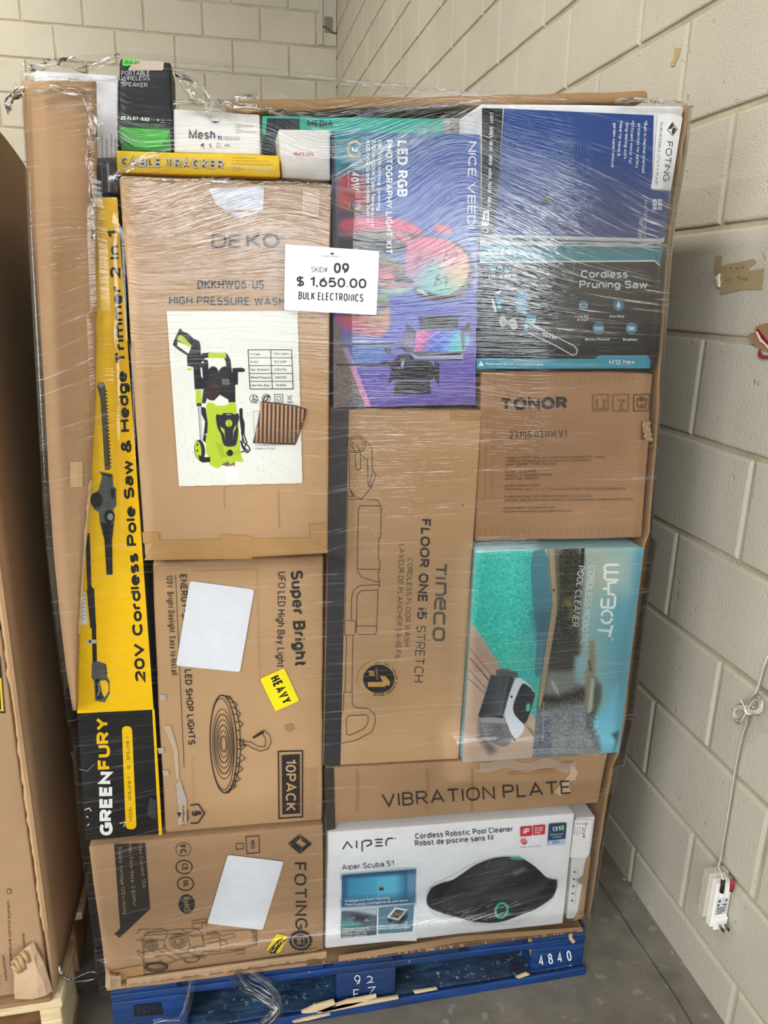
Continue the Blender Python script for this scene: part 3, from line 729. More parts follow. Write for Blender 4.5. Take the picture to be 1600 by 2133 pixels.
for i in range(70):
    f = i/69; z = 0.32+f*0.78; w = 0.006+0.005*abs(noise.noise(Vector((z*21, 2, 0))))+0.004*abs(noise.noise(Vector((z*60, 0, 0))))
    L.append([(NX-w, 1.1925, z), (NX-w*0.4, 1.190, z), (NX+0.002, 1.1935, z)])
mb.sheet(L, CARD_T, False, (0, 0.003, 0)); mb.build('frayed_edge', s_root)['label'] = 'frayed pale torn edge'
mb = MB(); k = lambda x, y: (x*.1625, 1850+y*.1625)
mb2 = Art(mb, 1.185)
def tri(pts, Y): return [at(*k(x, y), Y+d) for x, y, d in pts]
g = [[(430, 700, .012), (380, 740, .006), (300, 800, .004), (200, 900, .0), (140, 960, -.004)], [(470, 800, .006), (430, 900, -.004), (350, 950, -.006), (240, 1060, -.006), (175, 1090, -.005)],
     [(560, 960, .004), (480, 1050, -.006), (400, 1130, -.008), (300, 1190, -.006), (180, 1180, -.003)], [(620, 1160, .004), (560, 1220, -.004), (480, 1290, -.008), (330, 1310, -.004), (180, 1350, .0)], [(670, 1320, .008), (600, 1370, .0), (510, 1400, -.004), (400, 1425, -.002), (190, 1420, .004)]]
mb.sheet([tri(r, 1.183) for r in g], cardboard('#c2a384', 'torn_flap', 0.1), False, (0, 0.004, 0))
for q in ([(150, 990), (250, 1070)], [(195, 915), (280, 1060)], [(245, 865), (320, 1030)], [(290, 820), (370, 940)]):
    mb.tube([at(*k(*q[0]), 1.178), at(*k((q[0][0]+q[1][0])/2, (q[0][1]+q[1][1])/2), 1.175), at(*k(*q[1]), 1.177)], 0.004, CARD_T, 6)
mb.build('torn_flap', s_root)['label'] = 'torn corner flap folded forward showing corrugation'
# cartons of that load (mostly outside the frame)
NB = -0.78
def ncarton(name, label, cat, z0, z1, Y, c, xr=NX-0.012):
    root = empty(name, ((NB+xr)/2, Y+0.25, z0), label, cat); mb = MB()
    mb.rbox([(NB, Y, z1), (xr, Y, z1), (xr, Y, z0), (NB, Y, z0)], 0.5, c, 0.004, (6, 6, 8), 0.0015, seed=z0*9); return root, mb, Art(mb, Y)
r, mb, A = ncarton('brown_carton', 'brown carton with printed lines of text at the base of the neighbouring load', 'carton', 0.1735, 0.912, 1.2, CARD_D)
I = ink('#4b3d31', 0.6)
A.fr(0, 1850, .1625); A.text('temperature control system', (155, 1040), (118, 165), 36, I, 0.16, 0.14); A.text('power control', (330, 900), (312, 585), 36, I, 0.16, 0.14)
A.text('consumption', (92, 1185), (52, 862), 36, I, 0.16, 0.14); A.text('Power', (10, 1240), (-25, 1000), 36, I, 0.16); A.rect(90, 15, 140, 75, I); A.rect(98, 22, 132, 66, CARD_D)
mb.build('carton_body', r)
mb = MB(); A2 = Art(mb, 1.2, 0.0016); A2.fr(0, 1150, .328); A2.poly([(-160, 640), (0, 660), (32, 1025), (-130, 1005)], ink('#1b1a16')); A2.poly([(-160, 790), (8, 800), (24, 1012), (-130, 990)], ink('#c9a92a')); A2.poly([(-150, 800), (-4, 808), (8, 1000), (-128, 980)], ink('#1b1a16'))
mb.build('warning_label', r)['label'] = 'black and yellow label'
r, mb, A = ncarton('teal_box', 'glossy teal blue box in the neighbouring load above its printed carton', 'box', 0.914, 1.06, 1.2, ink('#1f5c7c', 0.3))
mb.build('box_body', r)
r, mb, A = ncarton('brown_carton', 'plain dark brown carton at the top of the neighbouring load', 'carton', 1.062, 1.69, 1.215, CARD_D, NX-0.03)
mb.build('carton_body', r)
pn = empty('pallet', (-0.6, 1.75, 0), 'bare wooden pallet at the corner of the frame under the neighbouring load', 'pallet')
LW = wood('#b89a6a', '#e6d6b0', 'pale_wood'); LW2 = wood('#7a5a3a', '#a77f54', 'brown_wood')
qbox(NB, -0.352, 1.19, 1.33, 0.137, 0.158, LW).build('deck_board', pn)
qbox(NB, -0.352, 1.40, 1.54, 0.137, 0.158, LW).build('deck_board', pn); qbox(NB, -0.352, 1.8, 1.94, 0.137, 0.158, LW).build('deck_board', pn)
qbox(-0.395, -0.356, 1.195, 1.32, 0.02, 0.137, LW, 0.004, 0.003, (2, 8, 3)).build('block', pn); qbox(-0.68, -0.60, 1.195, 1.32, 0.02, 0.137, LW2).build('block', pn); qbox(-0.45, -0.37, 1.8, 1.94, 0.0, 0.137, LW2).build('block', pn); qbox(-0.45, -0.37, 1.4, 1.5, 0.0, 0.137, LW2).build('block', pn)
qbox(NB, -0.354, 1.19, 1.33, 0.0, 0.02, LW2).build('bottom_board', pn)
mb = MB(); mb.rbox([(NB, 1.186, .168), (-0.37, 1.186, .168), (-0.37, 1.186, .1595), (NB, 1.186, .1595)], 0.9, cardboard('#8d6d4c', 'base_sheet'), 0.002, (12, 4, 2), 0.0015)
tag(mb.build('cardboard_base_sheet', loc=(-0.6, 1.6, 0.16)), 'corrugated cardboard sheet lying on the bare wooden pallet', 'cardboard sheet')

# ------------------------------------------------------------------ main load: base sheet and side sheets
CARD = cardboard('#bd9870', 'kraft_card', 0.0); CARD2 = cardboard('#ad8a66', 'kraft_card_dull', 0.4); CARD3 = cardboard('#c6a279', 'kraft_card_light', 0.2)
EDGE = cardboard('#a98560', 'card_edge', 0.9)
mb = MB(); mb.rbox([at(222, 2058, 1.187), at(1216, 1935, 1.187), at(1216, 1942, 1.187), at(222, 2065, 1.187)], 1.1, EDGE, 0.002, (40, 6, 2), 0.0022)
D = ink('#3a2a1c', 0.8); A = Art(mb, 1.187, 0.002)
for i in range(150):
    x = 640+i*3.75; y = 2010-(x-640)*0.121
    if random.random() < 0.8: A.poly([(x, y-2-random.random()*2), (x+2.2, y-3-random.random()), (x+2.4, y+1.5), (x+.4, y+2)], D)
bs = empty('cardboard_base_sheet', (0.23, 1.74, 0.14), 'corrugated cardboard sheet lying on the blue pallet under the cartons', 'cardboard sheet')
mb.build('sheet', bs)
mb = MB(); A = Art(mb, 1.186, 0.003)
up_, lo_ = [], []
for i in range(58):
    x = 264+i*7.3; y = 2050-(x-222)*0.139; w = 6+7*abs(noise.noise(Vector((x*.05, 0, 0))))+5*abs(noise.noise(Vector((x*.21, 1, 0))))
    up_.append((x, y-4)); lo_.append((x, y+w))
mb.sheet([[at(x, y, 1.1835) for x, y in up_], [at(x, y, 1.181) for x, y in ((a[0], (a[1]+b[1])/2) for a, b in zip(up_, lo_))], [at(x, y, 1.1835) for x, y in lo_]], cardboard('#c9a984', 'torn_pale_card', 0.6), False, (0, 0.003, 0))
pts = [(705, 2002), (790, 1990), (960, 1962), (1130, 1946), (1214, 1940), (1212, 1931), (1090, 1940), (960, 1950), (800, 1976), (706, 1990)]
A.poly(pts, CARD2); A.poly([(1184, 1940), (1194, 1938), (1192, 1952), (1199, 1962), (1193, 1966), (1185, 1955)], CARD3)
mb.build('torn_edge', bs)['label'] = 'torn pale strip along the front edge'
# sheet down the right side, its corrugated edge to the front
mb = MB(); rows = []
for i in range(60):
    f = i/59; py = 216+f*(1915-216); p = at(float(np.interp(py, [216, 350, 510, 640, 770, 890, 1124, 1138, 1300, 1566, 1576, 1700, 1925], [1430, 1412, 1388, 1379, 1370, 1364, 1346, 1337, 1318, 1288, 1276, 1254, 1222])), py, 1.2)
    y0 = 1.2+abs(0.004*noise.noise(Vector((f*30, 0, 0)))+0.003*noise.noise(Vector((f*90, 4, 0))))
    x = p.x+0.0013*noise.noise(Vector((f*14, 9, 0)))
    x += 0.0065; rows.append([(x-0.0055, y0+0.004, p.z), (x-0.0045, y0, p.z), (x, y0, p.z), (x+0.0006, y0+0.004, p.z), (x+0.003, 1.6, p.z), (x+0.004, 2.1, p.z), (x-0.0025, 2.1, p.z), (x-0.003, 1.6, p.z)])
rows2 = [r+[r[0]] for r in rows]
mb.sheet(rows2, CARD2, False)
o = mb.build('cardboard_side_sheet', loc=(0.72, 1.6, 0.15)); tag(o, 'upright cardboard sheet down the side of the wrapped load nearest the block wall', 'cardboard sheet')
# bowed sheet down the left front corner
mb = MB(); rows = []
yk = [165, 500, 820, 1000, 1150, 1300, 1400, 1500]
LE = [64, 76, 93, 102, 112, 127, 139, 155]; FO = [150, 154, 153, 162, 163, 158, 157, 158]; RE = [201, 201, 198, 190, 176, 166, 162, 160]
BK = [44, 66, 93, 102, 112, 127, 139, 155]
for i in range(50):
    y = 168+i/49*(1480-168); g = lambda a: float(np.interp(y, yk, a)); jt = 3*noise.noise(Vector((0, y*.02, 3)))+2.0*noise.noise(Vector((0, y*.11, 3)))
    l, fo, re, bk = g(LE), min(g(FO), g(RE)-1), g(RE)+jt, g(BK)
    p = [at(bk, y, 1.30), at(l-0.5, y, 1.190), at(l+1, y, 1.179), at(l+(fo-l)*.5, y, 1.173), at(fo, y, 1.169), at((fo+re)/2, y, 1.174), at(re, y, 1.182)]
    p[0].x = min(p[0].x, p[1].x-0.002)
    rows.append(p)
cs = empty('cardboard_corner_sheet', at(120, 1480, 1.21), 'bowed brown cardboard sheet bent round the wrapped load beside the yellow box', 'cardboard sheet')
mb.sheet(rows, CARD2, True, (0, 0.005, 0)); mb.build('sheet', cs)
mb = MB(); rows = []
for i in range(40):
    y = 1000+i*8.2; re = float(np.interp(y, yk, RE)); w = 3+4*abs(noise.noise(Vector((y*.08, 0, 0))))
    rows.append([at(re-w, y, 1.179), at(re-w*.3, y, 1.175), at(re+2, y, 1.180)])
mb.sheet(rows, cardboard('#dcc3a0', 'pale_torn_edge', 0.5), False, (0, 0.002, 0)); mb.build('torn_edge', cs)['label'] = 'pale torn edge'
mb = MB(); A = Art(mb, 1.184, 0.0)
T = NT('clear_tape'); TP = T.principled(lin('#c7a780'), 0.18, T.bump(T.noise(T.coord(), 60, 3), 0.4, 0.004), spec=0.6)
mb.sheet([[at(x, y, 1.166+0.004*(x > 163)) for x in (146, 154, 162, 172)] for y in (962, 985, 1015)], TP, False, (0, 0.0006, 0))
mb.build('tape', cs)['label'] = 'clear tape patch'
# ------------------------------------------------------------------ cartons of the wrapped load
BLK = ink('#17181b', 0.5); WHT = ink('#f2f2f0', 0.5); YEL = ink('#f5c400', 0.35); KINK = ink('#2b2622', 0.6); GRY = ink('#8c8f92', 0.5)
TAPEB = None
def tape_mat():
    t = NT('packing_tape'); v = t.coord()
    return t.principled(t.mix(t.ramp(t.noise(v, 7, 3), (0.3, 0.0), (0.7, 1.0)), lin('#a97f4d'), lin('#bd935e')), 0.25, t.bump(t.noise(v, 40, 3), 0.25, 0.004), spec=0.5)
TAPEB = tape_mat()
def label_part(name, parent, q, Y, mat, rad=6, desc=None, fr=None, th=0.0008, art=None):
    """a stuck-on paper label: thin slab with rounded corners"""
    mb = MB(); A = Art(mb, Y, 0.003)
    if fr: A.fr(*fr)
    P = rounded(q, rad) if rad else q
    f = [A.w(p) for p in P]; b = [p+Vector((0, th, 0)) for p in f]; n = len(P)
    tri = tessellate_polygon([[Vector((p.x, p.z, 0)) for p in f]])
    mb.add(f+b, [tuple(t) for t in tri]+[(i, (i+1) % n, (i+1) % n+n, i+n) for i in range(n)], mat)
    if art: art(A)
    o = mb.build(name, parent)
    if desc: o['label'] = desc
    return o
PAPER = ink('#e3e6ec', 0.5, 0.3)
def tapes(parent, Y, fr, quads, mat=None, name='packing_tape', desc='glossy brown packing tape', lift=0.0022):
    for k, q in enumerate(quads):
        mb = MB(); A = Art(mb, Y, lift+k*0.00012).fr(*fr); A.poly(q, mat or TAPEB); mb.build(name, parent)['label'] = desc


# ---- tall kraft carton with the pressure washer label
r, mb, A = carton('pressure_washer_carton', 'kraft carton with a white pressure washer label, above the carton marked heavy', 'carton', [(247, 366), (690, 381), (684, 1150), (302, 1165)], 1.165, 0.62, CARD, 0.006, 0.0018)
A.text('KO', (513, 517), (583, 516), 30, KINK, 0.2, 0.1); A.ring(588, 495, 4, 4.5, 1, KINK); A.text('DE', (440, 517), (504, 517), 30, ink('#5c4a3a', .6), 0.2, 0.1)  # DE inked paler, as if washed out by glare
A.text('DKKHW06-US', (411, 602), (551, 602), 19, KINK, 0.17, 0.1); A.text('HIGH PRESSURE WASHER', (352, 634), (622, 637), 17, KINK, 0.18, 0.12)
A.line([(470, 1010), (466, 1030), (468, 1060)], 1.0, ink('#9b7750', .7)); A.line([(580, 1020), (582, 1100)], 1.2, ink('#a57f55', .7))
mb.build('carton_body', r)
# the label: picture, table, recycling marks
pc = Pic(341, 640, 634, 1016, 0.9, (229, 228, 220)).fr(340, 660, .1875)
LQ = [(38, -62), (1490, -65), (1545, 1845), (175, 1880)]
for x in range(130, 1480, 26):
    k = 0.10+0.22*max(0, math.sin(x*.011))*rng.random(); y1 = 100+rng.random()*900*(1 if 850 < x < 1150 else .5)
    pc.line([(x+rng.random()*10, -60), (x+10, y1)], 5, (150, 150, 145), k, 0.8)
for i in range(90): x = 160+rng.random()*1250; y = 900+rng.random()*900; pc.line([(x, y), (x+2, y+20+rng.random()*20)], 5, (130, 130, 128), .35)
BK = (33, 32, 38); LI = (181, 200, 50); LD = (150, 170, 38); W_ = (232, 231, 224)
pc.fill([(165, 165), (190, 120), (215, 165), (275, 180), (330, 235), (345, 250), (395, 262), (415, 310), (418, 420), (370, 470), (262, 430), (110, 325), (108, 290)], BK)
pc.fill([(165, 215), (205, 200), (318, 320), (308, 345), (230, 300), (165, 262), (150, 280)], LI); pc.fill([(160, 275), (230, 300), (308, 345), (280, 410), (155, 320)], W_)
pc.fill([(262, 430), (420, 400), (430, 545), (345, 560), (270, 545)], BK); pc.fill([(270, 570), (315, 570), (318, 590), (275, 595)], LI)
pc.fill([(335, 540), (490, 500), (500, 620), (500, 800), (350, 805)], BK); pc.fill([(412, 560), (432, 565), (442, 690), (420, 660)], W_)
pc.fill([(360, 812), (425, 812), (432, 960), (365, 962)], LI); pc.rect(372, 960, 424, 995, BK)
pc.line([(400, 995), (432, 1560)], 26, (120, 120, 130)); pc.line([(402, 995), (434, 1560)], 10, (215, 218, 225))
pc.line([(430, 470), (450, 430), (520, 425), (690, 430), (720, 480), (735, 600)], 55, BK); pc.line([(528, 428), (672, 432)], 62, LI); pc.line([(475, 500), (480, 620)], 50, BK)
pc.fill([(490, 470), (660, 470), (690, 560), (610, 610), (520, 560)], W_)
pc.ell(555, 640, 65, 90, BK); pc.ell(690, 630, 75, 80, BK); pc.rect(440, 620, 800, 800, BK); pc.ell(550, 830, 95, 100, (58, 40, 36)); pc.ell(710, 830, 90, 95, (42, 32, 34))
pc.fill([(770, 570), (830, 565), (880, 565), (910, 585), (905, 610), (830, 615), (832, 750), (760, 760)], BK)
for i in range(5): pc.line([(655+i*17, 690), (665+i*17, 750)], 6, (205, 205, 205), .9)
for i in range(14): y = 600+i*14; x = 440+rng.random()*120; pc.line([(x, y+10), (x+150+rng.random()*150, y-8)], 4, (120, 120, 125), .55)
pc.fill([(445, 800), (500, 860), (470, 960), (430, 960)], (50, 46, 48)); pc.fill([(750, 790), (800, 790), (803, 950), (700, 950)], BK)
pc.fill([(465, 945), (570, 960), (580, 990), (720, 985), (728, 945), (812, 950), (815, 1060), (850, 1300), (860, 1540), (905, 1610), (830, 1612), (800, 1600), (770, 1640), (640, 1660), (610, 1685), (560, 1670), (500, 1625), (520, 1560), (470, 1520), (480, 1310), (498, 1200)], LI)
pc.fill([(570, 925), (630, 865), (725, 920), (725, 965), (690, 985), (580, 980)], W_); pc.fill([(575, 1380), (660, 1420), (690, 1540), (840, 1480), (830, 1400), (860, 1520), (640, 1570)], LD, al=.6)
pc.fill([(420, 1000), (470, 1010), (495, 1180), (490, 1290), (450, 1310), (465, 1160), (425, 1080)], BK); pc.fill([(450, 1310), (480, 1310), (470, 1400), (440, 1370)], BK)
pc.fill([(578, 1072), (640, 1095), (668, 1075), (770, 1070), (800, 1090), (830, 1060), (852, 1120), (822, 1200), (838, 1260), (820, 1400), (800, 1440), (690, 1445), (660, 1400), (640, 1290), (600, 1240)], (40, 42, 52))
pc.rect(665, 1070, 765, 1103, BK); pc.rect(700, 1080, 755, 1092, (200, 200, 200), al=.8); pc.ell(730, 1182, 38, 42, LI); pc.line([(732, 1140), (738, 1222)], 5, (60, 60, 60))
pc.fill([(635, 1215), (680, 1250), (692, 1370), (676, 1300), (645, 1260)], LI); pc.fill([(812, 1195), (806, 1240), (785, 1280), (780, 1360), (776, 1270), (790, 1230)], LI)
pc.ell(742, 1512, 34, 36, (20, 20, 22)); pc.ell(715, 1515, 14, 20, (60, 60, 60))
pc.fill([(845, 1030), (860, 1010), (882, 1020), (884, 1110), (905, 1180), (905, 1300), (870, 1300), (850, 1150)], BK)
for q in ([(870, 1290), (900, 1400), (950, 1440), (965, 1480), (930, 1510), (880, 1450), (860, 1380)], [(880, 1280), (880, 1420), (910, 1490), (870, 1500)], [(895, 1300), (930, 1400), (900, 1450), (950, 1500)]): pc.line(q, 14, (30, 30, 34))
pc.ell(405, 1480, 60, 115, (35, 38, 40), rot=-6); pc.ell(388, 1480, 36, 100, LI, rot=-6); pc.ell(380, 1420, 10, 14, BK); pc.ell(378, 1485, 10, 12, BK)
pc.fill([(390, 1535), (470, 1560), (522, 1555), (522, 1612), (440, 1620), (405, 1600)], (28, 28, 32))
pc.fill([(645, 1640), (720, 1605), (745, 1640), (795, 1610), (798, 1680), (740, 1665), (660, 1655)], (120, 98, 78)); pc.fill([(720, 1660), (790, 1650), (830, 1800), (700, 1830), (690, 1700)], (244, 244, 240), 2); pc.fill([(640, 1645), (690, 1655), (720, 1690), (700, 1700)], (247, 246, 242))
pc.cut(LQ)
def lab(A):
    A.paint(pc, PRINT_MATT)
    A.fr(340, 660, .1875)
    for i, (u, v) in enumerate((('Voltage', '120V~60Hz'), ('Amps', '14.5 AMP'), ('Max. Pressure', '2150 PSI'), ('Rated Pressure', '1450 PSI'), ('Max Flow Rate', '1.8 GPM'))):
        y = 425+i*87; x = 960+i*5; wd = (115, 90, 205, 220, 205)[i]
        A.text(u, (x, y), (x+wd, y), 26, ink('#3a3a38', .6), 0.14, 0.14); A.text(v, (x+265, y), (x+265+(170, 140, 130, 125, 120)[i], y), 26, ink('#3a3a38', .6), 0.14, 0.14)
        A.line([(942+(i+1)*5, 455+i*87), (1430+(i+1)*3.5, 455+i*87)], 7, KINK)
    A.line([(942, 366), (1425, 366), (1445, 800), (965, 802)], 8, KINK, True); A.line([(1193, 368), (1212, 800)], 7, KINK)
    A.ring(1005, 910, 44, 46, 5, KINK); A.ell(1000, 885, 9, 9, KINK); A.line([(985, 945), (1000, 905), (1020, 915), (1010, 950)], 8, KINK); 
    for q in ([(1025, 880), (1050, 900)], [(1030, 920), (1055, 935)], [(1022, 945), (1040, 960)]): A.line(q, 9, KINK)
    A.ring(1145, 905, 44, 46, 6, KINK); A.line([(1112, 935), (1125, 890), (1160, 875), (1185, 890)], 13, KINK); A.line([(1175, 875), (1150, 925), (1130, 940)], 13, KINK)
    A.line([(1238, 862), (1328, 862), (1328, 948), (1238, 948)], 6, KINK, True); A.line([(1262, 886), (1304, 886), (1304, 926), (1262, 926)], 5, KINK, True)
    A.line([(1375, 865), (1430, 930)], 5, GRY); A.line([(1430, 865), (1380, 930)], 5, GRY); A.line([(1385, 880), (1395, 925), (1415, 925), (1425, 880)], 4, GRY, True); A.rect(1380, 945, 1438, 954, KINK)
    A.line([(1100, 1048), (1000, 1048), (1010, 1290), (1040, 1290)], 4, GRY)
    A.text('CAUTION', (1050, 1075), (1040, 1250), 16, GRY, 0.14)
    A.text('www.dekotools.com', (1020, 1435), (1330, 1432), 24, ink('#6a6a66', .6), 0.11); A.text('Made in China', (1022, 1475), (1240, 1472), 24, ink('#6a6a66', .6), 0.11)
label_part('product_label', r, LQ, 1.165, ink('#e5e4dc', .5), 0, 'white label with a lime green pressure washer and a data table', (340, 660, .1875), art=lab)
# torn hole showing the corrugation
mb = MB(); A = Art(mb, 1.165, 0.0052).fr(340, 660, .1875); HQ = [(1092, 938), (1180, 950), (1330, 965), (1480, 985), (1590, 1025), (1575, 1110), (1520, 1280), (1465, 1420), (1200, 1410), (1000, 1400), (1060, 1150)]
A.poly(HQ, ink('#5e4230', .8)); C1 = cardboard('#b8957a', 'corrugation', .1)
for i in range(12):
    x = 1045+i*46; top = np.interp(x, [1092, 1180, 1330, 1480, 1590], [938, 950, 965, 985, 1025]); bot = 1405
    if x > 1465: bot = np.interp(x, [1465, 1520, 1575], [1415, 1280, 1110])
    if x < 1090: top = np.interp(x, [1000, 1060, 1092], [1395, 1150, 945])
    mb.tube([A.w((x, top+12)), A.w((x-4, (top+bot)/2)), A.w((x-8, bot-8))], 0.0019, C1, 6)
A.line(HQ, 6, ink('#3c2a20', .8), True); A.line([(1545, 1040), (1570, 1060), (1560, 1030), (1590, 1030)], 8, BLK)
mb.build('torn_patch', r)['label'] = 'torn patch baring dark corrugation'
tapes(r, 1.165, (150, 550, .375), ([(430, 1590), (470, 1535), (1320, 1520), (1425, 1590), (1420, 1605), (800, 1640), (400, 1645)], [(390, 1490), (484, 1490), (482, 1548), (395, 1550)], [(825, 1500), (1003, 1515), (1000, 1640), (830, 1640)], [(1322, 1445), (1410, 1442), (1418, 1540), (1325, 1540)], [(423, -310), (1330, -294), (1330, -280), (423, -296)], [(1283, -427), (1377, -424), (1372, -260), (1277, -260)]))
mb = MB(); A = Art(mb, 1.165, 0.0026).fr(150, 550, .375); gl = NT('clear_film_tape'); CT = gl.principled(lin('#dcdcd8'), 0.15, gl.bump(gl.noise(gl.coord(), 50, 3), .6, .003), spec=.6); gl.t.nodes['Principled BSDF'].inputs['Alpha'].default_value = 0.22
A.poly(rounded([(757, -420), (1068, -430), (1060, -290), (930, -255), (800, -330)], 20), ink('#d5d6e2', .35))
mb.build('torn_label', r)['label'] = 'torn scrap of white label under the film'

# ---- kraft carton with the round lamp drawing
r, mb, A = carton('high_bay_light_carton', 'kraft carton with a round lamp drawing, blank white label and yellow heavy sticker', 'carton', [(316, 1172), (674, 1158), (672, 1709), (343, 1736)], 1.2, 0.95, CARD, 0.006, 0.0018)
A.fr(130, 1100, .375)
A.text('Super Bright', (1268, 238), (1292, 772), 68, KINK, 0.2, 0.1); A.text('UFO LED High Bay Light', (1198, 243), (1192, 775), 42, KINK, 0.13, 0.13)
A.text('ENERGY-SAVING BAY LED SHOP LIGHTS', (652, 258), (700, 1205), 38, KINK, 0.16, 0.13); A.line([(628, 262), (676, 1330)], 3, KINK); A.text('120V  Bright Daylight  Easy to Install', (578, 262), (606, 818), 34, KINK, 0.12, 0.14)
LN = 4.5
A.ring(895, 1200, 74, 272, LN*1.3, KINK, -2); A.ring(888, 1200, 66, 255, LN*.8, KINK, -2)
for k, (rx, ry) in enumerate(((58, 195), (50, 165), (42, 135), (33, 105), (24, 75), (15, 45))): A.ring(893+k*.5, 1200, rx, ry, LN*(.7+.3*(k % 2)), KINK, -2)
out = [(880, 930), (930, 935), (965, 1000), (985, 1100), (990, 1230), (980, 1340), (955, 1430), (920, 1472), (890, 1470)]
A.line(out, LN, KINK)
for i in range(16):
    t = math.radians(-84+i*11.2); A.line([(900+70*math.cos(t), 1200+265*math.sin(t)), (925+64*math.cos(t), 1203+262*math.sin(t))], LN, KINK)
for y0, y1, b in ((960, 1000, 972), (1000, 1060, 990), (1065, 1110, 1004), (1180, 1240, 1020), (1250, 1310, 1016), (1310, 1370, 1002), (1370, 1420, 988), (1420, 1450, 965)):
    A.line([(np.interp(y0, [940, 1100, 1230, 1440], [940, 983, 988, 950]), y0), (b, (y0+y1)/2), (np.interp(y1, [940, 1100, 1230, 1440], [940, 983, 988, 950]), y1)], LN*.8, KINK)
A.line([(985, 1180), (1005, 1175), (1005, 1210), (985, 1210)], LN, KINK, True)
A.line([(1005, 1186), (1040, 1186), (1090, 1215), (1125, 1215), (1130, 1180), (1110, 1135), (1120, 1122), (1150, 1150), (1160, 1190), (1140, 1228), (1100, 1240), (1060, 1225), (1030, 1206), (1005, 1206)], LN*.8, KINK, True)
A.poly([(1055, 1162), (1110, 1125), (1122, 1136), (1064, 1170)], KINK)
A.line([(1200, 1242), (1334, 1238), (1334, 1605), (1204, 1614)], 7, KINK, True); A.poly([(1218, 1262), (1318, 1256), (1320, 1585), (1222, 1592)], KINK); A.text('10PACK', (1240, 1282), (1240, 1572), 58, CARD, 0.17, 0.12)
A.line([(710, 1540), (755, 1535), (790, 1585), (752, 1640), (712, 1640)], 7, KINK); A.text('5', (718, 1572), (718, 1600), 52, KINK, 0.24)
A.text('YEARS', (688, 1565), (690, 1625), 14, KINK, 0.16); A.text('WARRANTY', (665, 1540), (664, 1655), 14, KINK, 0.16); A.poly([(636, 1580), (650, 1610), (660, 1580)], KINK)
A.line([(728, 240), (1080, 228), (1098, 870)], 2, ink('#a47f55', .7)); A.line([(735, 1275), (720, 1290), (730, 1640)], 1.6, ink('#a47f55', .7))
for i in range(22): A.line([(1345, 1340+i*13), (1420+8*math.sin(i), 1336+i*13)], 1.6, ink('#9a7550', .7))
mb.build('carton_body', r)
label_part('blank_label', r, [(708, 294), (1066, 342), (986, 800), (632, 764)], 1.2, PAPER, 16, 'blank white label stuck at a slant', (130, 1100, .375))
label_part('warning_sticker', r, [(1097, 838), (1232, 778), (1316, 960), (1184, 1018)], 1.2, ink('#fdea10', .4), 10, 'yellow sticker reading HEAVY', (130, 1100, .375),
           art=lambda A: A.text('HEAVY', (1152, 836), (1226, 984), 56, BLK, 0.2, 0.1))
GT = ink('#b3aaa0', .4)
tapes(r, 1.2, (130, 1100, .375), ([(560, 1100), (600, 1095), (640, 1230), (650, 1400), (690, 1500), (690, 1640), (640, 1650), (655, 1420), (630, 1380), (615, 1230)],), ink('#bda98f', .5), 'scuffed_tape', 'peeling grey tape')
tapes(r, 1.2, (130, 1100, .375), [[(c_[0]-18, c_[1]-12), (c_[0]+16, c_[1]-16), (c_[0]+22, c_[1]+12), (c_[0]-8, c_[1]+20)] for c_ in ((555, 940), (545, 1235), (572, 1360))]+[[(632, 1420), (655, 1400), (690, 1520), (640, 1540)]], GT, 'scuff', 'grey scuff', 0.0026)
tapes(r, 1.2, (130, 1100, .375), [[(1240, 1095), (1275, 1085), (1290, 1115), (1262, 1135), (1238, 1120)]], ink('#a87f56', .7), 'scuff', 'brown dent', 0.002)

# ---- kraft carton, bottom, with the pressure washer line drawing
r, mb, A = carton('pressure_washer_carton', 'kraft carton with line-drawn pressure washer and black data panel, low on the pallet', 'carton', [(184, 1764), (673, 1718), (675, 1990), (222, 2048)], 1.192, 1.0, CARD2, 0.005, 0.0018)
A.fr(210, 1730, .3)
A.poly([(92, 95), (308, 88), (342, 545), (130, 745), (95, 720), (135, 680)], KINK)
LT = ink('#a58661', .6)
A.text('Max Current: 13A', (262, 95), (290, 400), 24, LT, 0.13, 0.2); A.text('Max. Flow Rate: 2.6GPM', (192, 92), (222, 520), 24, LT, 0.13, 0.2); A.text('Supply Voltage:120V/60Hz', (122, 115), (155, 585), 24, LT, 0.13, 0.2)
A.ring(572, 132, 52, 46, 4, ink('#5a4c3d', .6)); A.text('FC', (545, 105), (555, 165), 42, KINK, 0.2, 0.1)
A.ring(578, 255, 56, 46, 7, KINK); A.text('CE', (562, 232), (566, 280), 40, KINK, .14, .1)
A.ring(588, 372, 56, 46, 7, KINK); A.text('UL', (572, 350), (576, 396), 38, KINK, .16, .14)
A.ell(596, 512, 56, 66, KINK); A.text('RoHS', (572, 462), (578, 562), 44, CARD2, 0.13, 0.14)
A.line([(1008, 45), (1098, 36), (1102, 155), (1014, 162)], 5, KINK, True); A.text('RED', (1042, 70), (1044, 128), 24, KINK, 0.15); A.line([(938, 92), (988, 88), (990, 128), (940, 132)], 4, KINK, True)
A.line([(1305, 92), (1382, 28), (1462, 92), (1385, 160)], 5, KINK, True); A.poly([(1312, 88), (1372, 38), (1392, 50), (1350, 85), (1400, 120), (1385, 130)], KINK); A.poly([(1392, 36), (1452, 88), (1430, 96), (1395, 70)], KINK); A.poly([(1395, 145), (1462, 100), (1440, 90), (1390, 128)], KINK); A.poly([(1312, 105), (1378, 158), (1392, 140), (1340, 100)], KINK)
A.text('FOTING', (1342, 225), (1352, 688), 84, KINK, 0.13, 0.22)
sp = []
for i in range(40):
    t = 2*math.pi*i/40; q = 1.0 if i % 2 else 0.86; sp.append((1388+86*q*math.cos(t), 765+74*q*math.sin(t)))
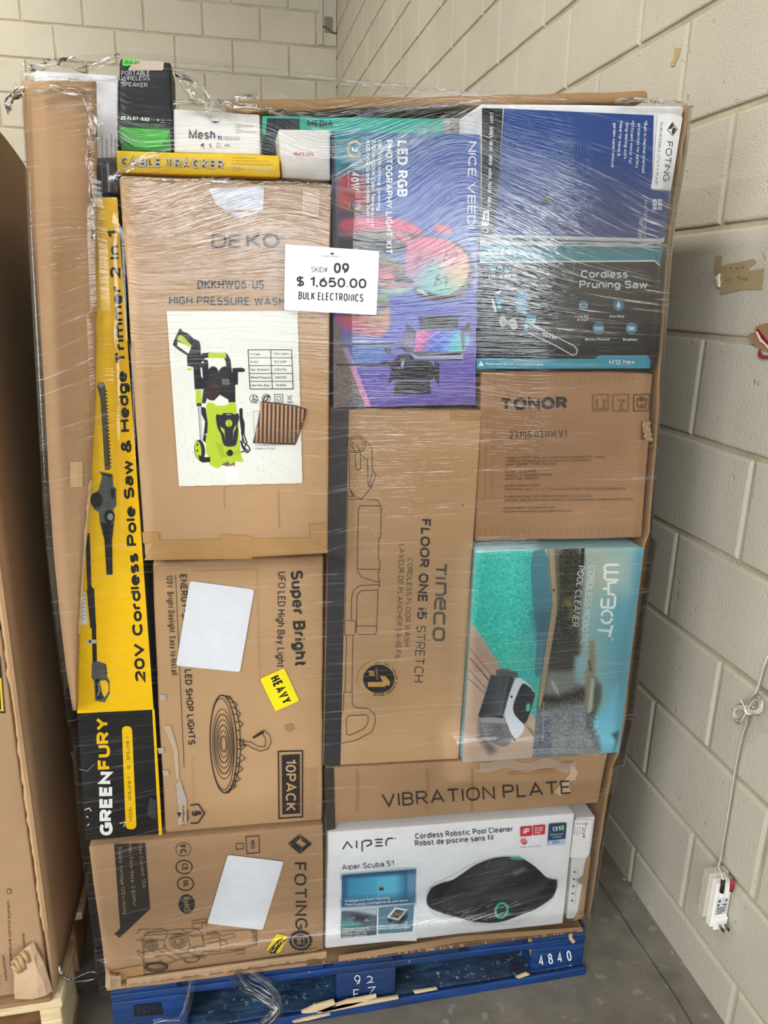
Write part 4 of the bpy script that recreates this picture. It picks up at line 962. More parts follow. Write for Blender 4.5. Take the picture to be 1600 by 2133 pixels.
A.poly(sp, KINK); A.ell(1388, 765, 60, 52, CARD2); A.ell(1388, 765, 52, 45, KINK); A.text('36', (1362, 742), (1364, 792), 30, CARD2, 0.18, .14); A.text('MONTHS', (1402, 738), (1404, 796), 12, CARD2, 0.16)

# the machine, in outline
L_ = 3.2
for q in ([(250, 720), (270, 690), (420, 682), (460, 700), (460, 720), (300, 730), (300, 860), (250, 830)], [(250, 830), (260, 860), (300, 890), (285, 740)], [(300, 730), (340, 700)], [(245, 760), (300, 765)],
          [(440, 700), (560, 685), (620, 682), (680, 690), (700, 720), (720, 770)], [(440, 760), (470, 720), (560, 715), (600, 735), (620, 800), (600, 850), (520, 860), (460, 830), (440, 790)], [(300, 890), (300, 920), (420, 945), (560, 890), (640, 880), (700, 870), (830, 855), (990, 830)],
          [(560, 690), (640, 740), (700, 730), (720, 800), (640, 810)], [(540, 820), (690, 880), (660, 915), (600, 920), (520, 850)], [(590, 885), (588, 918), (660, 915), (690, 885)], [(700, 735), (790, 700), (830, 720), (830, 840), (720, 840), (700, 800)],
          [(730, 755), (820, 742), (822, 770), (735, 785)], [(840, 735), (920, 715), (930, 745), (845, 760)], [(830, 760), (880, 770), (870, 800), (830, 800)], [(830, 700), (1060, 690), (1085, 790), (1010, 815), (850, 835)], [(1050, 690), (1060, 780)], [(1062, 690), (1080, 690), (1085, 790)],
          [(920, 840), (1000, 825), (995, 855), (940, 860)], [(630, 630), (735, 615), (735, 635), (632, 650)], [(632, 650), (640, 685), (700, 680), (705, 640)], [(700, 650), (735, 640), (730, 670)], [(380, 760), (440, 765), (440, 820), (385, 830)], [(400, 830), (460, 870), (520, 900)], [(380, 870), (440, 860)], [(370, 880), (430, 872)], [(600, 735), (680, 720)], [(620, 810), (700, 840)],
          [(470, 760), (640, 700)], [(300, 770), (380, 770)], [(300, 840), (380, 840)], [(740, 700), (740, 735)], [(770, 715), (815, 705)], [(700, 860), (720, 830)], [(750, 855), (760, 840)]):
    A.line(q, L_, KINK)
for cx, cy, rx in ((352, 795, 44), (352, 795, 34), (352, 795, 20), (352, 795, 10), (535, 770, 58), (535, 770, 42), (535, 770, 30), (535, 770, 20)): A.ring(cx, cy, rx, rx*.86, L_*1.1, KINK)
A.ring(385, 950, 80, 30, 6, KINK, -2); A.ring(385, 945, 66, 20, 4, KINK, -2)
for i in range(22): t = 2*math.pi*i/22; A.line([(385+64*math.cos(t), 945+19*math.sin(t)), (385+80*math.cos(t), 952+29*math.sin(t))], 4, KINK)
A.line([(290, 890), (300, 930), (330, 935)], L_, KINK); A.line([(400, 905), (420, 900), (425, 930)], L_, KINK)
for i in range(10): A.line([(310+i*12, 715-i), (330+i*12, 705-i)], 3, KINK); A.line([(640+i*9, 870+2*math.sin(i)), (645+i*9, 890)], 3, KINK)
for i in range(6): A.line([(745+i*12, 715), (760+i*12, 735)], 3, KINK); A.line([(1064, 705+i*14), (1080, 704+i*14)], 3, KINK)
mb.build('carton_body', r)
label_part('blank_label', r, [(882, 170), (1270, 217), (1124, 691), (740, 646)], 1.192, PAPER, 18, 'blank white label stuck at a slant', (210, 1730, .3))
def scr(A):
    for q in ([(1165, 840), (1200, 800), (1235, 770), (1215, 840), (1180, 850), (1210, 790), (1260, 745), (1240, 800), (1205, 855)], [(1190, 830), (1250, 790), (1300, 745), (1265, 770)], [(1185, 815), (1215, 785), (1245, 755)], [(1200, 845), (1245, 800)]): A.line(q, 9, BLK)
label_part('small_sticker', r, [(1222, 716), (1302, 738), (1240, 852), (1145, 835)], 1.192, ink('#f6d321', .4), 14, 'yellow sticker scribbled over in black marker', (210, 1730, .3), art=scr)
mb = MB(); g = []
for j, y in enumerate((985, 1010, 1040, 1075, 1092)):
    g.append([at(210+.3*x, 1730+.3*y, 1.178-0.004*math.sin(x*.11)*(j > 1)-.003*(j > 2)) for x in (32, 50, 68, 86, 104, 122, 140)])
g[0] = [at(210+.3*x, 1730+.3*y, 1.1885) for x, y in ((36, 955), (50, 962), (62, 985), (80, 995), (100, 1000), (118, 1010), (132, 1030))]
mb.sheet(g, cardboard('#c8a98a', 'torn_corner', .3), False, (0, 0.0025, 0)); mb.build('torn_corner', r)['label'] = 'pale torn bottom corner showing corrugation'
tapes(r, 1.192, (210, 1730, .3), ([(60, 975), (290, 935), (300, 1010), (75, 1050)], [(1410, 835), (1500, 815), (1510, 870), (1415, 890)]))

# ---- tall yellow and black trimmer box
r, mb, A = carton('hedge_trimmer_box', 'tall yellow and black box printed with a pole saw, beside the kraft cartons', 'box', [(91, 408), (246, 408), (338, 1738), (177, 1754)], 1.203, 0.5, BLK, 0.004, 0.001)
A.poly([(93, 411), (244, 411), (320, 1478), (161, 1486)], YEL); A.poly([(317, 1478), (322, 1478), (338, 1738), (331, 1741)], YEL)
A.text('20V Cordless Pole Saw & Hedge Trimmer 2 In 1', (304, 1420), (246, 480), 22, BLK, 0.25, 0.12)
A.text('GREEN', (235, 1740), (233, 1607), 27, WHT, 0.27, 0.09); A.text('FURY', (231, 1602), (226, 1494), 27, YEL, 0.24, 0.09)
A.fr(130, 1100, .375); A.poly(rounded([(330, 1100), (386, 1100), (412, 1672), (352, 1674)], 27), YEL); A.text('MODEL :  GF8J318-1      ID :  SF8J318-1', (388, 1630), (370, 1160), 17, BLK, 0.14, 0.16)
# pole saw and hedge trimmer pictures
DK = ink('#1f2022', .4); MG = ink('#53565a', .4); LG = ink('#8b8f93', .4)
A.line([(140, 30), (150, 330), (165, 345), (175, 560), (180, 745)], 24, DK); A.line([(152, 340), (172, 555)], 34, DK); A.rect(135, 620, 188, 640, ink('#b9bcc0', .2)); A.rect(148, 622, 160, 638, BLK)
A.poly([(164, 748), (200, 740), (240, 755), (246, 820), (262, 850), (262, 920), (236, 968), (182, 960), (176, 850), (162, 830)], MG); A.poly([(206, 850), (240, 845), (256, 865), (256, 905), (236, 940), (222, 920), (214, 880)], YEL); A.poly([(182, 840), (205, 835), (212, 900), (225, 950), (190, 950)], DK); A.line([(200, 860), (206, 905), (196, 930)], 8, LG); A.line([(240, 758), (246, 815)], 6, DK)
A.fr(0, 200, .46875)
A.poly([(432, 1290), (440, 1272), (460, 1272), (468, 1290), (470, 1330), (490, 1660), (466, 1662), (446, 1340)], ink('#4a4636', .4)); A.ell(449, 1284, 12, 12, LG)
for i in range(22): y = 1305+i*16; x = 468+i*.9; A.poly([(x-4, y), (x+8, y+3), (x+8, y+9), (x-3, y+9)], ink('#3a3628', .4))
A.poly([(442, 1668), (500, 1680), (503, 1735), (516, 1745), (516, 1820), (496, 1850), (508, 1880), (500, 1960), (460, 1960), (445, 1900), (440, 1850), (420, 1838), (404, 1810), (406, 1780), (440, 1750), (454, 1690)], MG)
A.ell(430, 1795, 27, 34, DK); A.ell(486, 1868, 24, 30, DK); A.ell(490, 1870, 13, 16, LG); A.poly([(492, 1745), (510, 1745), (510, 1790), (495, 1790)], DK); A.poly([(448, 1895), (505, 1900), (498, 1970), (500, 2127), (474, 2128), (464, 1970)], DK)
A.line([(455, 1680), (495, 1690)], 8, DK)
A.fr(0, 0, 1); W1 = ink('#cfcabf', .5)
for q in ([(176, 1687), (186, 1683), (190, 1690)], [(180, 1700), (184, 1703)], [(182, 1720), (186, 1716)], [(249, 1715), (262, 1712), (257, 1722)]): A.line(q, 2, W1)
A.line([(165, 1602), (182, 1606), (198, 1590)], 1.2, GRY); A.poly([(312, 1660), (325, 1668), (326, 1706), (315, 1704), (306, 1696)], ink('#3c3c3c', .3))
mb.build('box_body', r)
def lb(A):
    for i in range(7): A.line([(115+(i % 2)*2, 375+i*22), (128, 374+i*22)], 5, GRY)
    for i in range(9): A.line([(95, 462+i*5), (108, 462+i*5)], 2+(i % 3), BLK)
label_part('barcode_label', r, [(96, 360), (126, 356), (138, 532), (90, 540)], 1.203, PAPER, 0, 'white barcode label', (130, 1100, .375), art=lb)

# ---- kraft carton with the floor washer outline
r, mb, A = carton('floor_washer_carton', 'tall kraft carton with a black side band and outline drawing of a floor washer', 'carton', [(690, 852), (1005, 855), (957, 1582), (673, 1597)], 1.2, 0.35, CARD3, 0.004, 0.001)
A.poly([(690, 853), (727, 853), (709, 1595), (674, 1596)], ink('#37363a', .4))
A.fr(690, 840, .35634); TK = ink('#3a3530', .5)
A.text('FLOOR ONE i5', (528, 676), (502, 1262), 56, TK, 0.2, 0.14); A.text('STRETCH', (500, 1300), (484, 1630), 54, TK, 0.09, 0.16)
A.text('CORDLESS FLOOR WASH', (448, 905), (428, 1420), 30, TK, 0.09, 0.2); A.text('LAVEUR DE PLANCHER SANS FIL', (400, 826), (376, 1498), 30, TK, 0.09, 0.2)
# brand word in rounded strokes
TG = ink('#57524c', .5)
def tw(pts, w=12): A.line(pts, w, TG)

A.line([(615, 972), (672, 975)], 12, TG); A.line([(672, 940), (668, 1005)], 12, TG); A.line([(612, 1022), (668, 1025)], 12, TG)
A.line([(612, 1052), (668, 1056), (668, 1110), (650, 1122), (610, 1120)], 12, TG)
A.line([(642, 1150), (640, 1205), (665, 1200), (664, 1155), (650, 1142), (620, 1142), (610, 1160), (608, 1205)], 12, TG)
A.line([(660, 1295), (662, 1240), (650, 1228), (615, 1228), (605, 1242), (604, 1295)], 12, TG); A.line([(655, 1320), (612, 1318), (600, 1335), (600, 1370), (612, 1384), (650, 1384), (660, 1370), (660, 1332)], 12, TG, True)
L_ = 3.0; Z = KINK
for q in ([(105, 280), (108, 500), (140, 545), (180, 560), (235, 490), (262, 420), (240, 380), (238, 260), (215, 225), (190, 218)], [(135, 225), (120, 240), (140, 285), (145, 380), (158, 392), (172, 380), (172, 290), (150, 240)], [(172, 300), (212, 330), (216, 480), (232, 490)], [(240, 390), (225, 485)], [(95, 500), (100, 545), (130, 545), (105, 500), (95, 500)],
          [(105, 562), (272, 565), (285, 590), (293, 605), (290, 780), (280, 790), (276, 915), (285, 918), (284, 985), (275, 990), (280, 1045), (285, 1050), (280, 1080)], [(290, 600), (170, 600), (160, 620), (152, 970), (285, 972)], [(152, 975), (175, 1015), (265, 1045), (285, 1040)], [(100, 545), (80, 1270), (146, 1272), (140, 1355), (80, 1355), (80, 1270)],
          [(285, 1062), (170, 1065), (130, 1095), (120, 1140), (118, 1268)], [(275, 1092), (175, 1096), (152, 1120), (148, 1340), (160, 1352), (255, 1352), (265, 1340), (275, 1092)], [(146, 1302), (268, 1304)], [(90, 1358), (82, 1690)], [(128, 1358), (122, 1690)], [(75, 1690), (124, 1690), (124, 1760), (140, 1780), (220, 1785), (255, 1820), (258, 1870), (240, 1920), (150, 1970), (60, 1990), (48, 1975), (50, 1830), (72, 1790), (75, 1690)],
          [(100, 1828), (205, 1822), (218, 1835), (215, 1870), (190, 1905), (110, 1942), (90, 1935), (88, 1850), (100, 1828)]): A.line(q, L_, Z)
A.ring(148, 240, 54, 50, L_, Z); A.ring(148, 238, 40, 38, L_*.7, Z)
GO = ink('#c8a253', .3); A.ell(278, 1612, 124, 110, GO); A.ell(278, 1612, 116, 102, CARD3); A.ell(278, 1612, 92, 84, BLK)
for i, ch in enumerate('WET DRY VACUUM CLEANER BRAND'):
    t = math.radians(-100+i*7.6); cx, cy = 278+98*math.cos(t), 1612+88*math.sin(t); dx, dy = -math.sin(t), math.cos(t)
    if ch != ' ': A.text(ch, (cx-dx*6, cy-dy*6), (cx+dx*6, cy+dy*6), 13, KINK, 0.16)
A.poly([(216, 1630), (318, 1630), (318, 1658), (214, 1658)], GO) ; A.poly([(285, 1595), (318, 1595), (342, 1625), (342, 1650), (320, 1648), (300, 1625)], GO)
A.text('#', (215, 1560), (218, 1600), 40, GO, 0.16); A.text("WORLD'S", (258, 1545), (262, 1615), 13, GO, 0.12)
A.poly([(765, 590), (775, 592), (765, 620), (770, 605)], ink('#7a5c3a', .7))
mb.build('carton_body', r)
mb = MB(); A = Art(mb, 1.2, 0.002).fr(690, 840, .35634); A.poly([(700, 50), (880, 55), (872, 100), (698, 95)], TAPEB); mb.build('packing_tape', r)['label'] = 'strip of tape at the top corner'

# ---- kraft carton with handling marks
r, mb, A = carton('microphone_carton', 'kraft carton with fine address print and handling marks, above the turquoise pool box', 'carton', [(1003, 774), (1363, 776), (1338, 1121), (990, 1128)], 1.206, 0.4, cardboard('#b08865', 'kraft_card_red', 0.5), 0.005, 0.002)
A.fr(650, 650, .5)
A.text('TONOR', (785, 410), (1065, 404), 52, ink('#33302f', .5), 0.26, 0.1); A.text('23105.03WH.V1', (824, 528), (1062, 522), 30, ink('#3b332c', .6), 0.1, 0.2)
PT = ink('#5f4a37', .6)
for y, s, x1 in ((612, 'MANUFACTURER: EASTWEST ELECTRONIC COMMERCE CO., LIMITED', 1222), (626, 'ADDRESS: 6/F MANULIFE PLACE 348 KWUN TONG ROAD KL', 1165), (640, 'EMAIL: SUPPORT@TONORMIC.COM', 1020), (672, 'EC-REP: LIFUSE GMBH', 935), (686, 'ADDRESS: EICHENDORFFSTRASSE', 1000), (700, 'EMAIL: EU@LIFUSE.COM', 945),
                 (730, 'UK-REP: LIFEWAY LIMITED', 950), (744, 'ADDRESS: UNIT 2, VICTORIA WORKS BOLTON, UNITED KINGDOM', 1308), (775, 'US-REP: EASTWEST ELECTRONIC COMMERCE CO US LIMITED', 1163), (789, 'ADDRESS: 3500 SOUTH DUPONT HIGHWAY, SUITE G106 DOVER, DE 19901 UNITED STATES', 1338),
                 (822, 'Official Website: www.tonormic.com', 1012), (836, 'Customer Service Email: support@tonormic.com', 1080)):
    A.text(s, (810-(y-612)*.05, y), (x1, y-4), 9.5, PT, 0.12, 0.16)
HM = ink('#8a6546', .6)
for x in (1172, 1256, 1342): A.line([(x, 345), (x+65, 342), (x+63, 410), (x-1, 412)], 4, HM if x < 1340 else PT, True)
A.line([(1190, 400), (1190, 365), (1180, 375)], 5, HM); A.line([(1218, 400), (1218, 365), (1228, 375)], 5, HM); A.line([(1180, 403), (1230, 402)], 4, HM); A.line([(1275, 368), (1305, 365), (1290, 385), (1290, 402)], 5, HM); A.line([(1280, 404), (1302, 403)], 4, HM)
A.ell(1374, 362, 12, 10, PT); A.line([(1356, 380), (1362, 398), (1386, 398), (1392, 378)], 5, PT); A.line([(1374, 380), (1374, 396)], 5, PT); A.line([(1356, 360), (1356, 378)], 4, PT); A.line([(1394, 358), (1394, 376)], 4, PT)
for i in range(26): A.line([(735+i*24, 262), (735+i*24, 300)], 1.5, ink('#a67a53', .7)); A.line([(700+i*26, 900), (700+i*26, 935)], 1.5, ink('#a67a53', .7))
A.line([(735, 270), (722, 780)], 2, ink('#a67a53', .7)); A.line([(765, 270), (750, 780)], 1.5, ink('#a67a53', .7))
mb.build('carton_body', r)
mb = MB(); A = Art(mb, 1.2, 0.003).fr(640, 650, .5); g = [[A.w((1402+j*8+4*math.sin(y*.3), y))+Vector((0, -0.004*math.sin(j*1.5+y*.05), 0)) for j in range(5)] for y in range(455, 545, 9)]
mb.sheet(g, cardboard('#cfb08c', 'peeled_card', .6), False, (0, .002, 0)); mb.build('peeled_edge', r)['label'] = 'peeled pale edge'
# ---- turquoise pool robot box
r, mb, A = carton('pool_cleaner_box', 'glossy turquoise box picturing a robot beside a swimming pool', 'box', [(992, 1147), (1337, 1139), (1287, 1566), (963, 1587)], 1.186, 0.32, ink('#8fb9c2', .35), 0.004, 0.0015)
pc = Pic(962, 1136, 1342, 1590, 1.25, (120, 178, 192)).fr(960, 1110, .24375)
ALL = [(120, 150), (1562, 118), (1350, 1872), (10, 1958)]
pc.grad(None, (900, 0), (1500, 0), [(0, (165, 180, 172)), (.4, (150, 190, 190)), (.75, (104, 172, 190)), (1, (112, 176, 196))])
pc.grad([(1040, 110), (1500, 110), (1480, 500), (1040, 560)], (1050, 0), (1500, 0), [(0, (175, 180, 165)), (1, (170, 195, 190))], 30)
pc.fill([(1380, 900), (1560, 500), (1560, 100), (1500, 110), (1470, 520), (1400, 1000), (1340, 1870), (1200, 1880), (1160, 1700), (1300, 1500)], (98, 160, 178), 10)
pc.fill([(1100, 1620), (1240, 1480), (1340, 1300), (1330, 1870), (1190, 1880), (1160, 1750)], (120, 196, 220), 10)
pc.fill([(800, 110), (1050, 110), (1040, 400), (1010, 800), (1020, 960), (1000, 1080), (960, 1140), (980, 1330), (1180, 1290), (1190, 1400), (1150, 1560), (1100, 1620), (1170, 1780), (1180, 1900), (600, 1920), (640, 1500), (740, 1000), (830, 600)], (52, 52, 46), 8)
pc.speck([(800, 110), (1050, 110), (1010, 960), (980, 1330), (1190, 1400), (1180, 1900), (600, 1920), (740, 1000)], 11, 4, 1)
pc.fill([(1030, 120), (1060, 120), (1050, 300), (1020, 300)], (30, 30, 26)); pc.fill([(880, 560), (950, 560), (960, 700), (920, 740), (930, 640), (870, 610)], (110, 112, 60), 6)
for x in (840, 880, 960): pc.line([(x, 120), (x-10, 600)], 6, (80, 80, 66), .6)
pc.fill([(820, 960), (1000, 950), (960, 1140), (760, 1180), (760, 1040)], (60, 62, 58), 10); pc.fill([(730, 1180), (1000, 1180), (1000, 1330), (830, 1390), (700, 1380)], (130, 134, 132), 8)
pc.fill([(780, 1240), (830, 1330), (840, 1400), (770, 1300)], (170, 172, 170)); pc.fill([(660, 1500), (1100, 1420), (1100, 1640), (1170, 1780), (1180, 1900), (600, 1920), (620, 1640)], (132, 138, 142), 12)
pc.fill([(640, 1590), (760, 1580), (780, 1900), (610, 1920)], (100, 112, 124), 6)
pc.speck([(660, 1500), (1100, 1420), (1180, 1900), (600, 1920)], 9, 4, 1)
pc.fill([(1100, 930), (1145, 915), (1150, 1080), (1140, 1500), (1090, 1540), (1060, 1480), (1060, 1200), (1090, 1100)], (150, 140, 122), 4); pc.fill([(1120, 1250), (1145, 1250), (1110, 1520), (1090, 1530)], (210, 214, 208), 4)
for i in range(7): pc.rect(1085+2*i, 1090+i*14, 1110+2*i, 1097+i*14, (60, 52, 44))
pc.fill([(1150, 1240), (1200, 1310), (1190, 1420), (1140, 1540), (1150, 1400)], (92, 98, 84), 6); pc.fill([(975, 1060), (1060, 1050), (1050, 1160), (985, 1280)], (140, 190, 200), 6)
pc.fill([(1290, 1720), (1350, 1690), (1340, 1760), (1310, 1860), (1330, 1780)], (70, 80, 70), 4)
# water, coping, deck
pc.fill([(130, 160), (740, 120), (760, 440), (780, 620), (720, 1000), (650, 1500), (640, 1590), (500, 1650), (90, 770)], (72, 190, 176))
pc.grad([(130, 160), (590, 130), (610, 640), (650, 800), (620, 1250), (560, 1600), (90, 770)], (130, 0), (640, 0), [(0, (66, 186, 172)), (.6, (80, 202, 186)), (1, (70, 182, 176))])
pc.speck([(130, 160), (590, 130), (610, 640), (640, 780), (90, 770)], 12, 2, 1); pc.speck([(90, 740), (640, 760), (600, 1300), (400, 1300)], 9, 3, 1)
pc.fill([(590, 130), (740, 120), (760, 440), (780, 620), (720, 1000), (690, 1230), (620, 1240), (660, 860), (610, 640)], (78, 132, 146)); pc.fill([(620, 680), (770, 640), (740, 900), (660, 900)], (60, 110, 124), 12)
pc.fill([(740, 120), (800, 118), (820, 420), (830, 620), (770, 1000), (690, 1500), (650, 1500), (720, 1000), (780, 620), (762, 440)], (172, 152, 126)); pc.fill([(800, 118), (830, 118), (850, 560), (830, 640)], (96, 92, 66), 4)
pc.line([(742, 125), (770, 440), (780, 620), (720, 1000), (650, 1500)], 5, (60, 60, 54)); pc.ell(795, 490, 9, 14, (70, 56, 40))
pc.fill([(90, 770), (200, 920), (420, 1300), (640, 1590), (610, 1920), (10, 1960), (60, 1000)], (192, 168, 148)); pc.fill([(60, 1000), (100, 830), (340, 1140), (320, 1200), (80, 1180)], (184, 152, 136), 8)
for q in ([(80, 990), (260, 1210)], [(75, 1070), (240, 1250)], [(60, 1240), (200, 1365)], [(70, 1170), (215, 1330)]): pc.line(q, 4, (74, 62, 54))
for i in range(8): x = 90+i*18; pc.line([(x, 1080+i*22), (x+40, 1130+i*22)], 4, (74, 62, 54)); pc.line([(550+i*9, 1640+i*6), (600+i*5, 1700+i*10)], 3, (120, 106, 96))
pc.fill([(270, 1230), (160, 1600), (150, 1760), (250, 1890), (300, 1860), (190, 1700), (300, 1400)], (96, 92, 90), 8)
# the robot
pc.fill([(300, 1180), (340, 1158), (420, 1165), (490, 1200), (480, 1240), (300, 1230)], (112, 112, 112))
for i in range(11): x = 310+i*17; pc.line([(x, 1172+i*1.5), (x+8, 1205+i*3)], 6, (70, 70, 72))
pc.fill([(260, 1215), (420, 1225), (470, 1240), (390, 1480), (360, 1560), (370, 1600), (170, 1580), (145, 1570), (180, 1480), (215, 1360)], (60, 64, 70)); pc.grad([(260, 1215), (420, 1225), (360, 1560), (150, 1560), (215, 1360)], (150, 0), (440, 0), [(0, (40, 44, 50)), (.6, (84, 88, 94)), (1, (66, 70, 76))])
pc.line([(400, 1235), (330, 1560)], 5, (130, 134, 138))
pc.fill([(480, 1235), (540, 1260), (610, 1320), (635, 1370), (630, 1410), (560, 1640), (520, 1620), (440, 1540), (450, 1440), (500, 1320)], (46, 50, 56))
pc.fill([(465, 1240), (500, 1235), (570, 1280), (620, 1335), (630, 1380), (605, 1330), (545, 1285), (520, 1290), (480, 1380), (445, 1470), (450, 1540), (490, 1590), (540, 1640), (545, 1690), (470, 1770), (430, 1720), (375, 1580), (380, 1500), (420, 1360)], (226, 230, 238))
pc.fill([(375, 1580), (430, 1720), (470, 1770), (455, 1780), (380, 1640), (365, 1570)], (90, 92, 98)); pc.ell(433, 1400, 10, 12, (70, 72, 76)); pc.ell(575, 1490, 18, 36, (96, 196, 160), rot=8); pc.ell(372, 1562, 8, 12, (200, 204, 208)); pc.ell(477, 1490, 4, 5, (120, 124, 128)); pc.ell(590, 1330, 14, 8, (70, 74, 80))
pc.fill([(165, 1590), (190, 1570), (290, 1570), (370, 1600), (420, 1700), (440, 1770), (400, 1825), (330, 1825), (230, 1780), (170, 1680)], (120, 122, 126)); pc.grad([(180, 1640), (260, 1620), (340, 1650), (415, 1760), (390, 1815), (330, 1815), (240, 1770)], (180, 1640), (400, 1800), [(0, (140, 142, 146)), (.5, (96, 98, 102)), (1, (130, 132, 136))])
for i in range(13): x = 176+i*17; pc.line([(x, 1588-5*math.sin(i*.26)), (x+4, 1618-5*math.sin(i*.26)+i*.8)], 7, (205, 206, 208))
pc.line([(180, 1650), (230, 1720), (350, 1700)], 3, (150, 152, 156)); pc.line([(710, 1440), (700, 1780)], 8, (170, 160, 140)); pc.cut(ALL)
A.paint(pc)
A.fr(960, 1110, .24375)
for q in ([(1352, 272), (1245, 274), (1230, 290), (1230, 322), (1245, 336), (1350, 338)], [(1245, 336), (1230, 352), (1230, 385), (1245, 400), (1348, 402)], [(1332, 420), (1262, 430), (1262, 520), (1318, 530)], [(1262, 478), (1214, 476)], [(1320, 540), (1315, 620), (1300, 640), (1210, 635), (1200, 615), (1208, 560)], [(1262, 560), (1258, 625)]): A.line(q, 21, WHT)
A.line([(1270+46*math.cos(t)-22, 716+52*math.sin(t)) for t in [math.radians(v) for v in range(-170, 1, 17)]], 20, WHT); A.line([(1268+46*math.cos(t)-22, 720+52*math.sin(t)) for t in [math.radians(v) for v in range(10, 165, 17)]], 20, WHT)
A.line([(1295, 790), (1270, 888)], 21, WHT); A.line([(1280, 840), (1172, 830)], 21, WHT); A.ring(1298, 908, 11, 12, 3, WHT); A.text('R', (1294, 904), (1294, 913), 9, WHT, .16)
A.text('CORDLESS ROBOTIC', (1096, 275), (1022, 955), 54, WHT, 0.1, 0.14); A.text('POOL CLEANER', (1004, 278), (948, 800), 54, WHT, 0.1, 0.14)
mb.build('box_body', r)
mb = MB(); g = [[at(960+.24375*x, 1110+.24375*(y0+(q-.5)*50+8*math.sin(x*.05)), 1.182-.003*math.sin(x*.031)) for q in (0, .33, .66, 1)] for x, y0 in ((30, 1930), (150, 1920), (280, 1912), (420, 1890), (560, 1880), (700, 1868), (820, 1862), (950, 1868), (1080, 1880), (1180, 1878))]
mb.sheet(g, CT, True); o = mb.build('crumpled_tape', r); o['label'] = 'crumpled clear tape along the bottom edge'

# ---- carton lettered across the front
r, mb, A = carton('vibration_plate_carton', 'wide low kraft carton with large dark lettering, between the turquoise and the white boxes', 'carton', [(680, 1600), (1268, 1569), (1246, 1674), (682, 1718)], 1.2, 0.5, CARD2, 0.005, 0.002, n=(14, 4, 6))
A.fr(650, 1560, .40625); A.poly([(1240, 220), (1320, 130), (1330, 75), (1365, 120), (1350, 160), (1320, 165), (1325, 220), (1270, 240)], ink('#cdb196', .6)); A.poly([(1000, 120), (1240, 100), (1310, 60), (1340, 70), (1240, 125), (1010, 135)], ink('#a9794e', .6))
for x in (230, 240, 590, 600, 822, 828): A.line([(x-3, 105), (x, 200), (x-4, 320)], 2.2, ink('#a07850', .7))
A.poly([(60, 100), (112, 98), (120, 410), (75, 420)], ink('#3a332e', .6))
A.fr(0, 0, 1); A.text('VIBRATION PLATE', (797, 1682), (1190, 1653), 28, ink('#322c28', .5), 0.12, 0.2)
mb.build('carton_body', r)
mb = MB(); g = [[at(650+.40625*x, 1560+.40625*(60+q*30+14*math.sin(x*.03)), 1.194-.003*abs(math.sin(x*.05+q))) for q in (0, .5, 1, 1.6)] for x in range(860, 1360, 26)]
mb.sheet(g, CT, True); mb.build('loose_tape', r)['label'] = 'loose strip of clear tape'

# ---- white pool robot box
r, mb, A = carton('pool_cleaner_box', 'white box picturing a black pool robot with a green ring, resting at pallet level', 'box', [(683, 1735), (1198, 1695), (1173, 1925), (677, 1977)], 1.192, 0.42, ink('#eeeff1', .4), 0.004, 0.001, n=(12, 4, 6))
pc = Pic(886, 1778, 1166, 1928, 1.0, (238, 239, 241)).fr(670, 1690, .35625)
pc.fill([(615, 560), (900, 640), (1100, 660), (1300, 560), (1330, 520), (1120, 690), (900, 690), (640, 600)], (205, 207, 212), 14)
pc.fill([(612, 540), (618, 480), (660, 430), (760, 405), (800, 380), (900, 310), (1000, 272), (1100, 262), (1180, 275), (1260, 330), (1320, 395), (1372, 398), (1378, 430), (1360, 500), (1260, 570), (1180, 600), (1040, 655), (900, 650), (800, 620), (690, 590), (640, 570)], (44, 45, 48))
pc.grad([(760, 430), (900, 320), (1000, 285), (1110, 275), (1180, 290), (1250, 345), (1200, 430), (1000, 460), (860, 470)], (900, 280), (1100, 470), [(0, (52, 54, 58)), (.5, (82, 84, 88)), (1, (50, 51, 55))], 6)
pc.fill([(720, 470), (860, 460), (1000, 475), (1200, 440), (1330, 400), (1300, 460), (1150, 540), (900, 500)], (66, 68, 71), 8); pc.fill([(700, 480), (760, 430), (900, 480), (900, 640), (720, 590), (690, 540)], (56, 57, 60), 8)
pc.fill([(640, 450), (720, 415), (760, 420), (690, 520), (700, 580), (640, 560), (615, 530)], (34, 35, 37), 4); pc.fill([(1330, 400), (1375, 400), (1375, 440), (1350, 500), (1250, 565), (1200, 580), (1260, 500), (1320, 440)], (34, 35, 37), 4)
for i in range(9): pc.line([(628+i*2, 480+i*11), (650+i*3, 470+i*13)], 3, (70, 70, 74), .8)
pc.fill([(1100, 266), (1150, 262), (1195, 282), (1150, 285), (1110, 280)], (70, 170, 150)); pc.line([(985, 290), (960, 330)], 4, (120, 122, 126)); pc.fill([(1120, 355), (1180, 335), (1190, 340), (1130, 370)], (140, 143, 148), 6)
pc.line(ellpts(1052, 580, 34, 44, 18)+[ellpts(1052, 580, 34, 44, 18)[0]], 13, (56, 176, 150))
pc.cut([(605, 440), (760, 380), (900, 290), (1100, 250), (1200, 265), (1330, 375), (1395, 390), (1390, 510), (1120, 700), (880, 700), (620, 610)]); A.paint(pc)
pc = Pic(709, 1808, 868, 1960, 1.0, (238, 239, 241)).fr(670, 1690, .35625)
q1 = [(118, 372), (552, 338), (546, 535), (116, 562)]
pc.fill(rounded(q1, 14), (46, 100, 140)); pc.grad(rounded([(150, 385), (500, 358), (498, 520), (148, 545)], 8), (150, 0), (500, 0), [(0, (70, 150, 190)), (.5, (96, 196, 226)), (.8, (110, 200, 226)), (1, (60, 120, 160))], 5)
for i in range(14): pc.line([(165+i*12, 395), (163+i*12, 520)], 4, (60, 140, 178), .8)
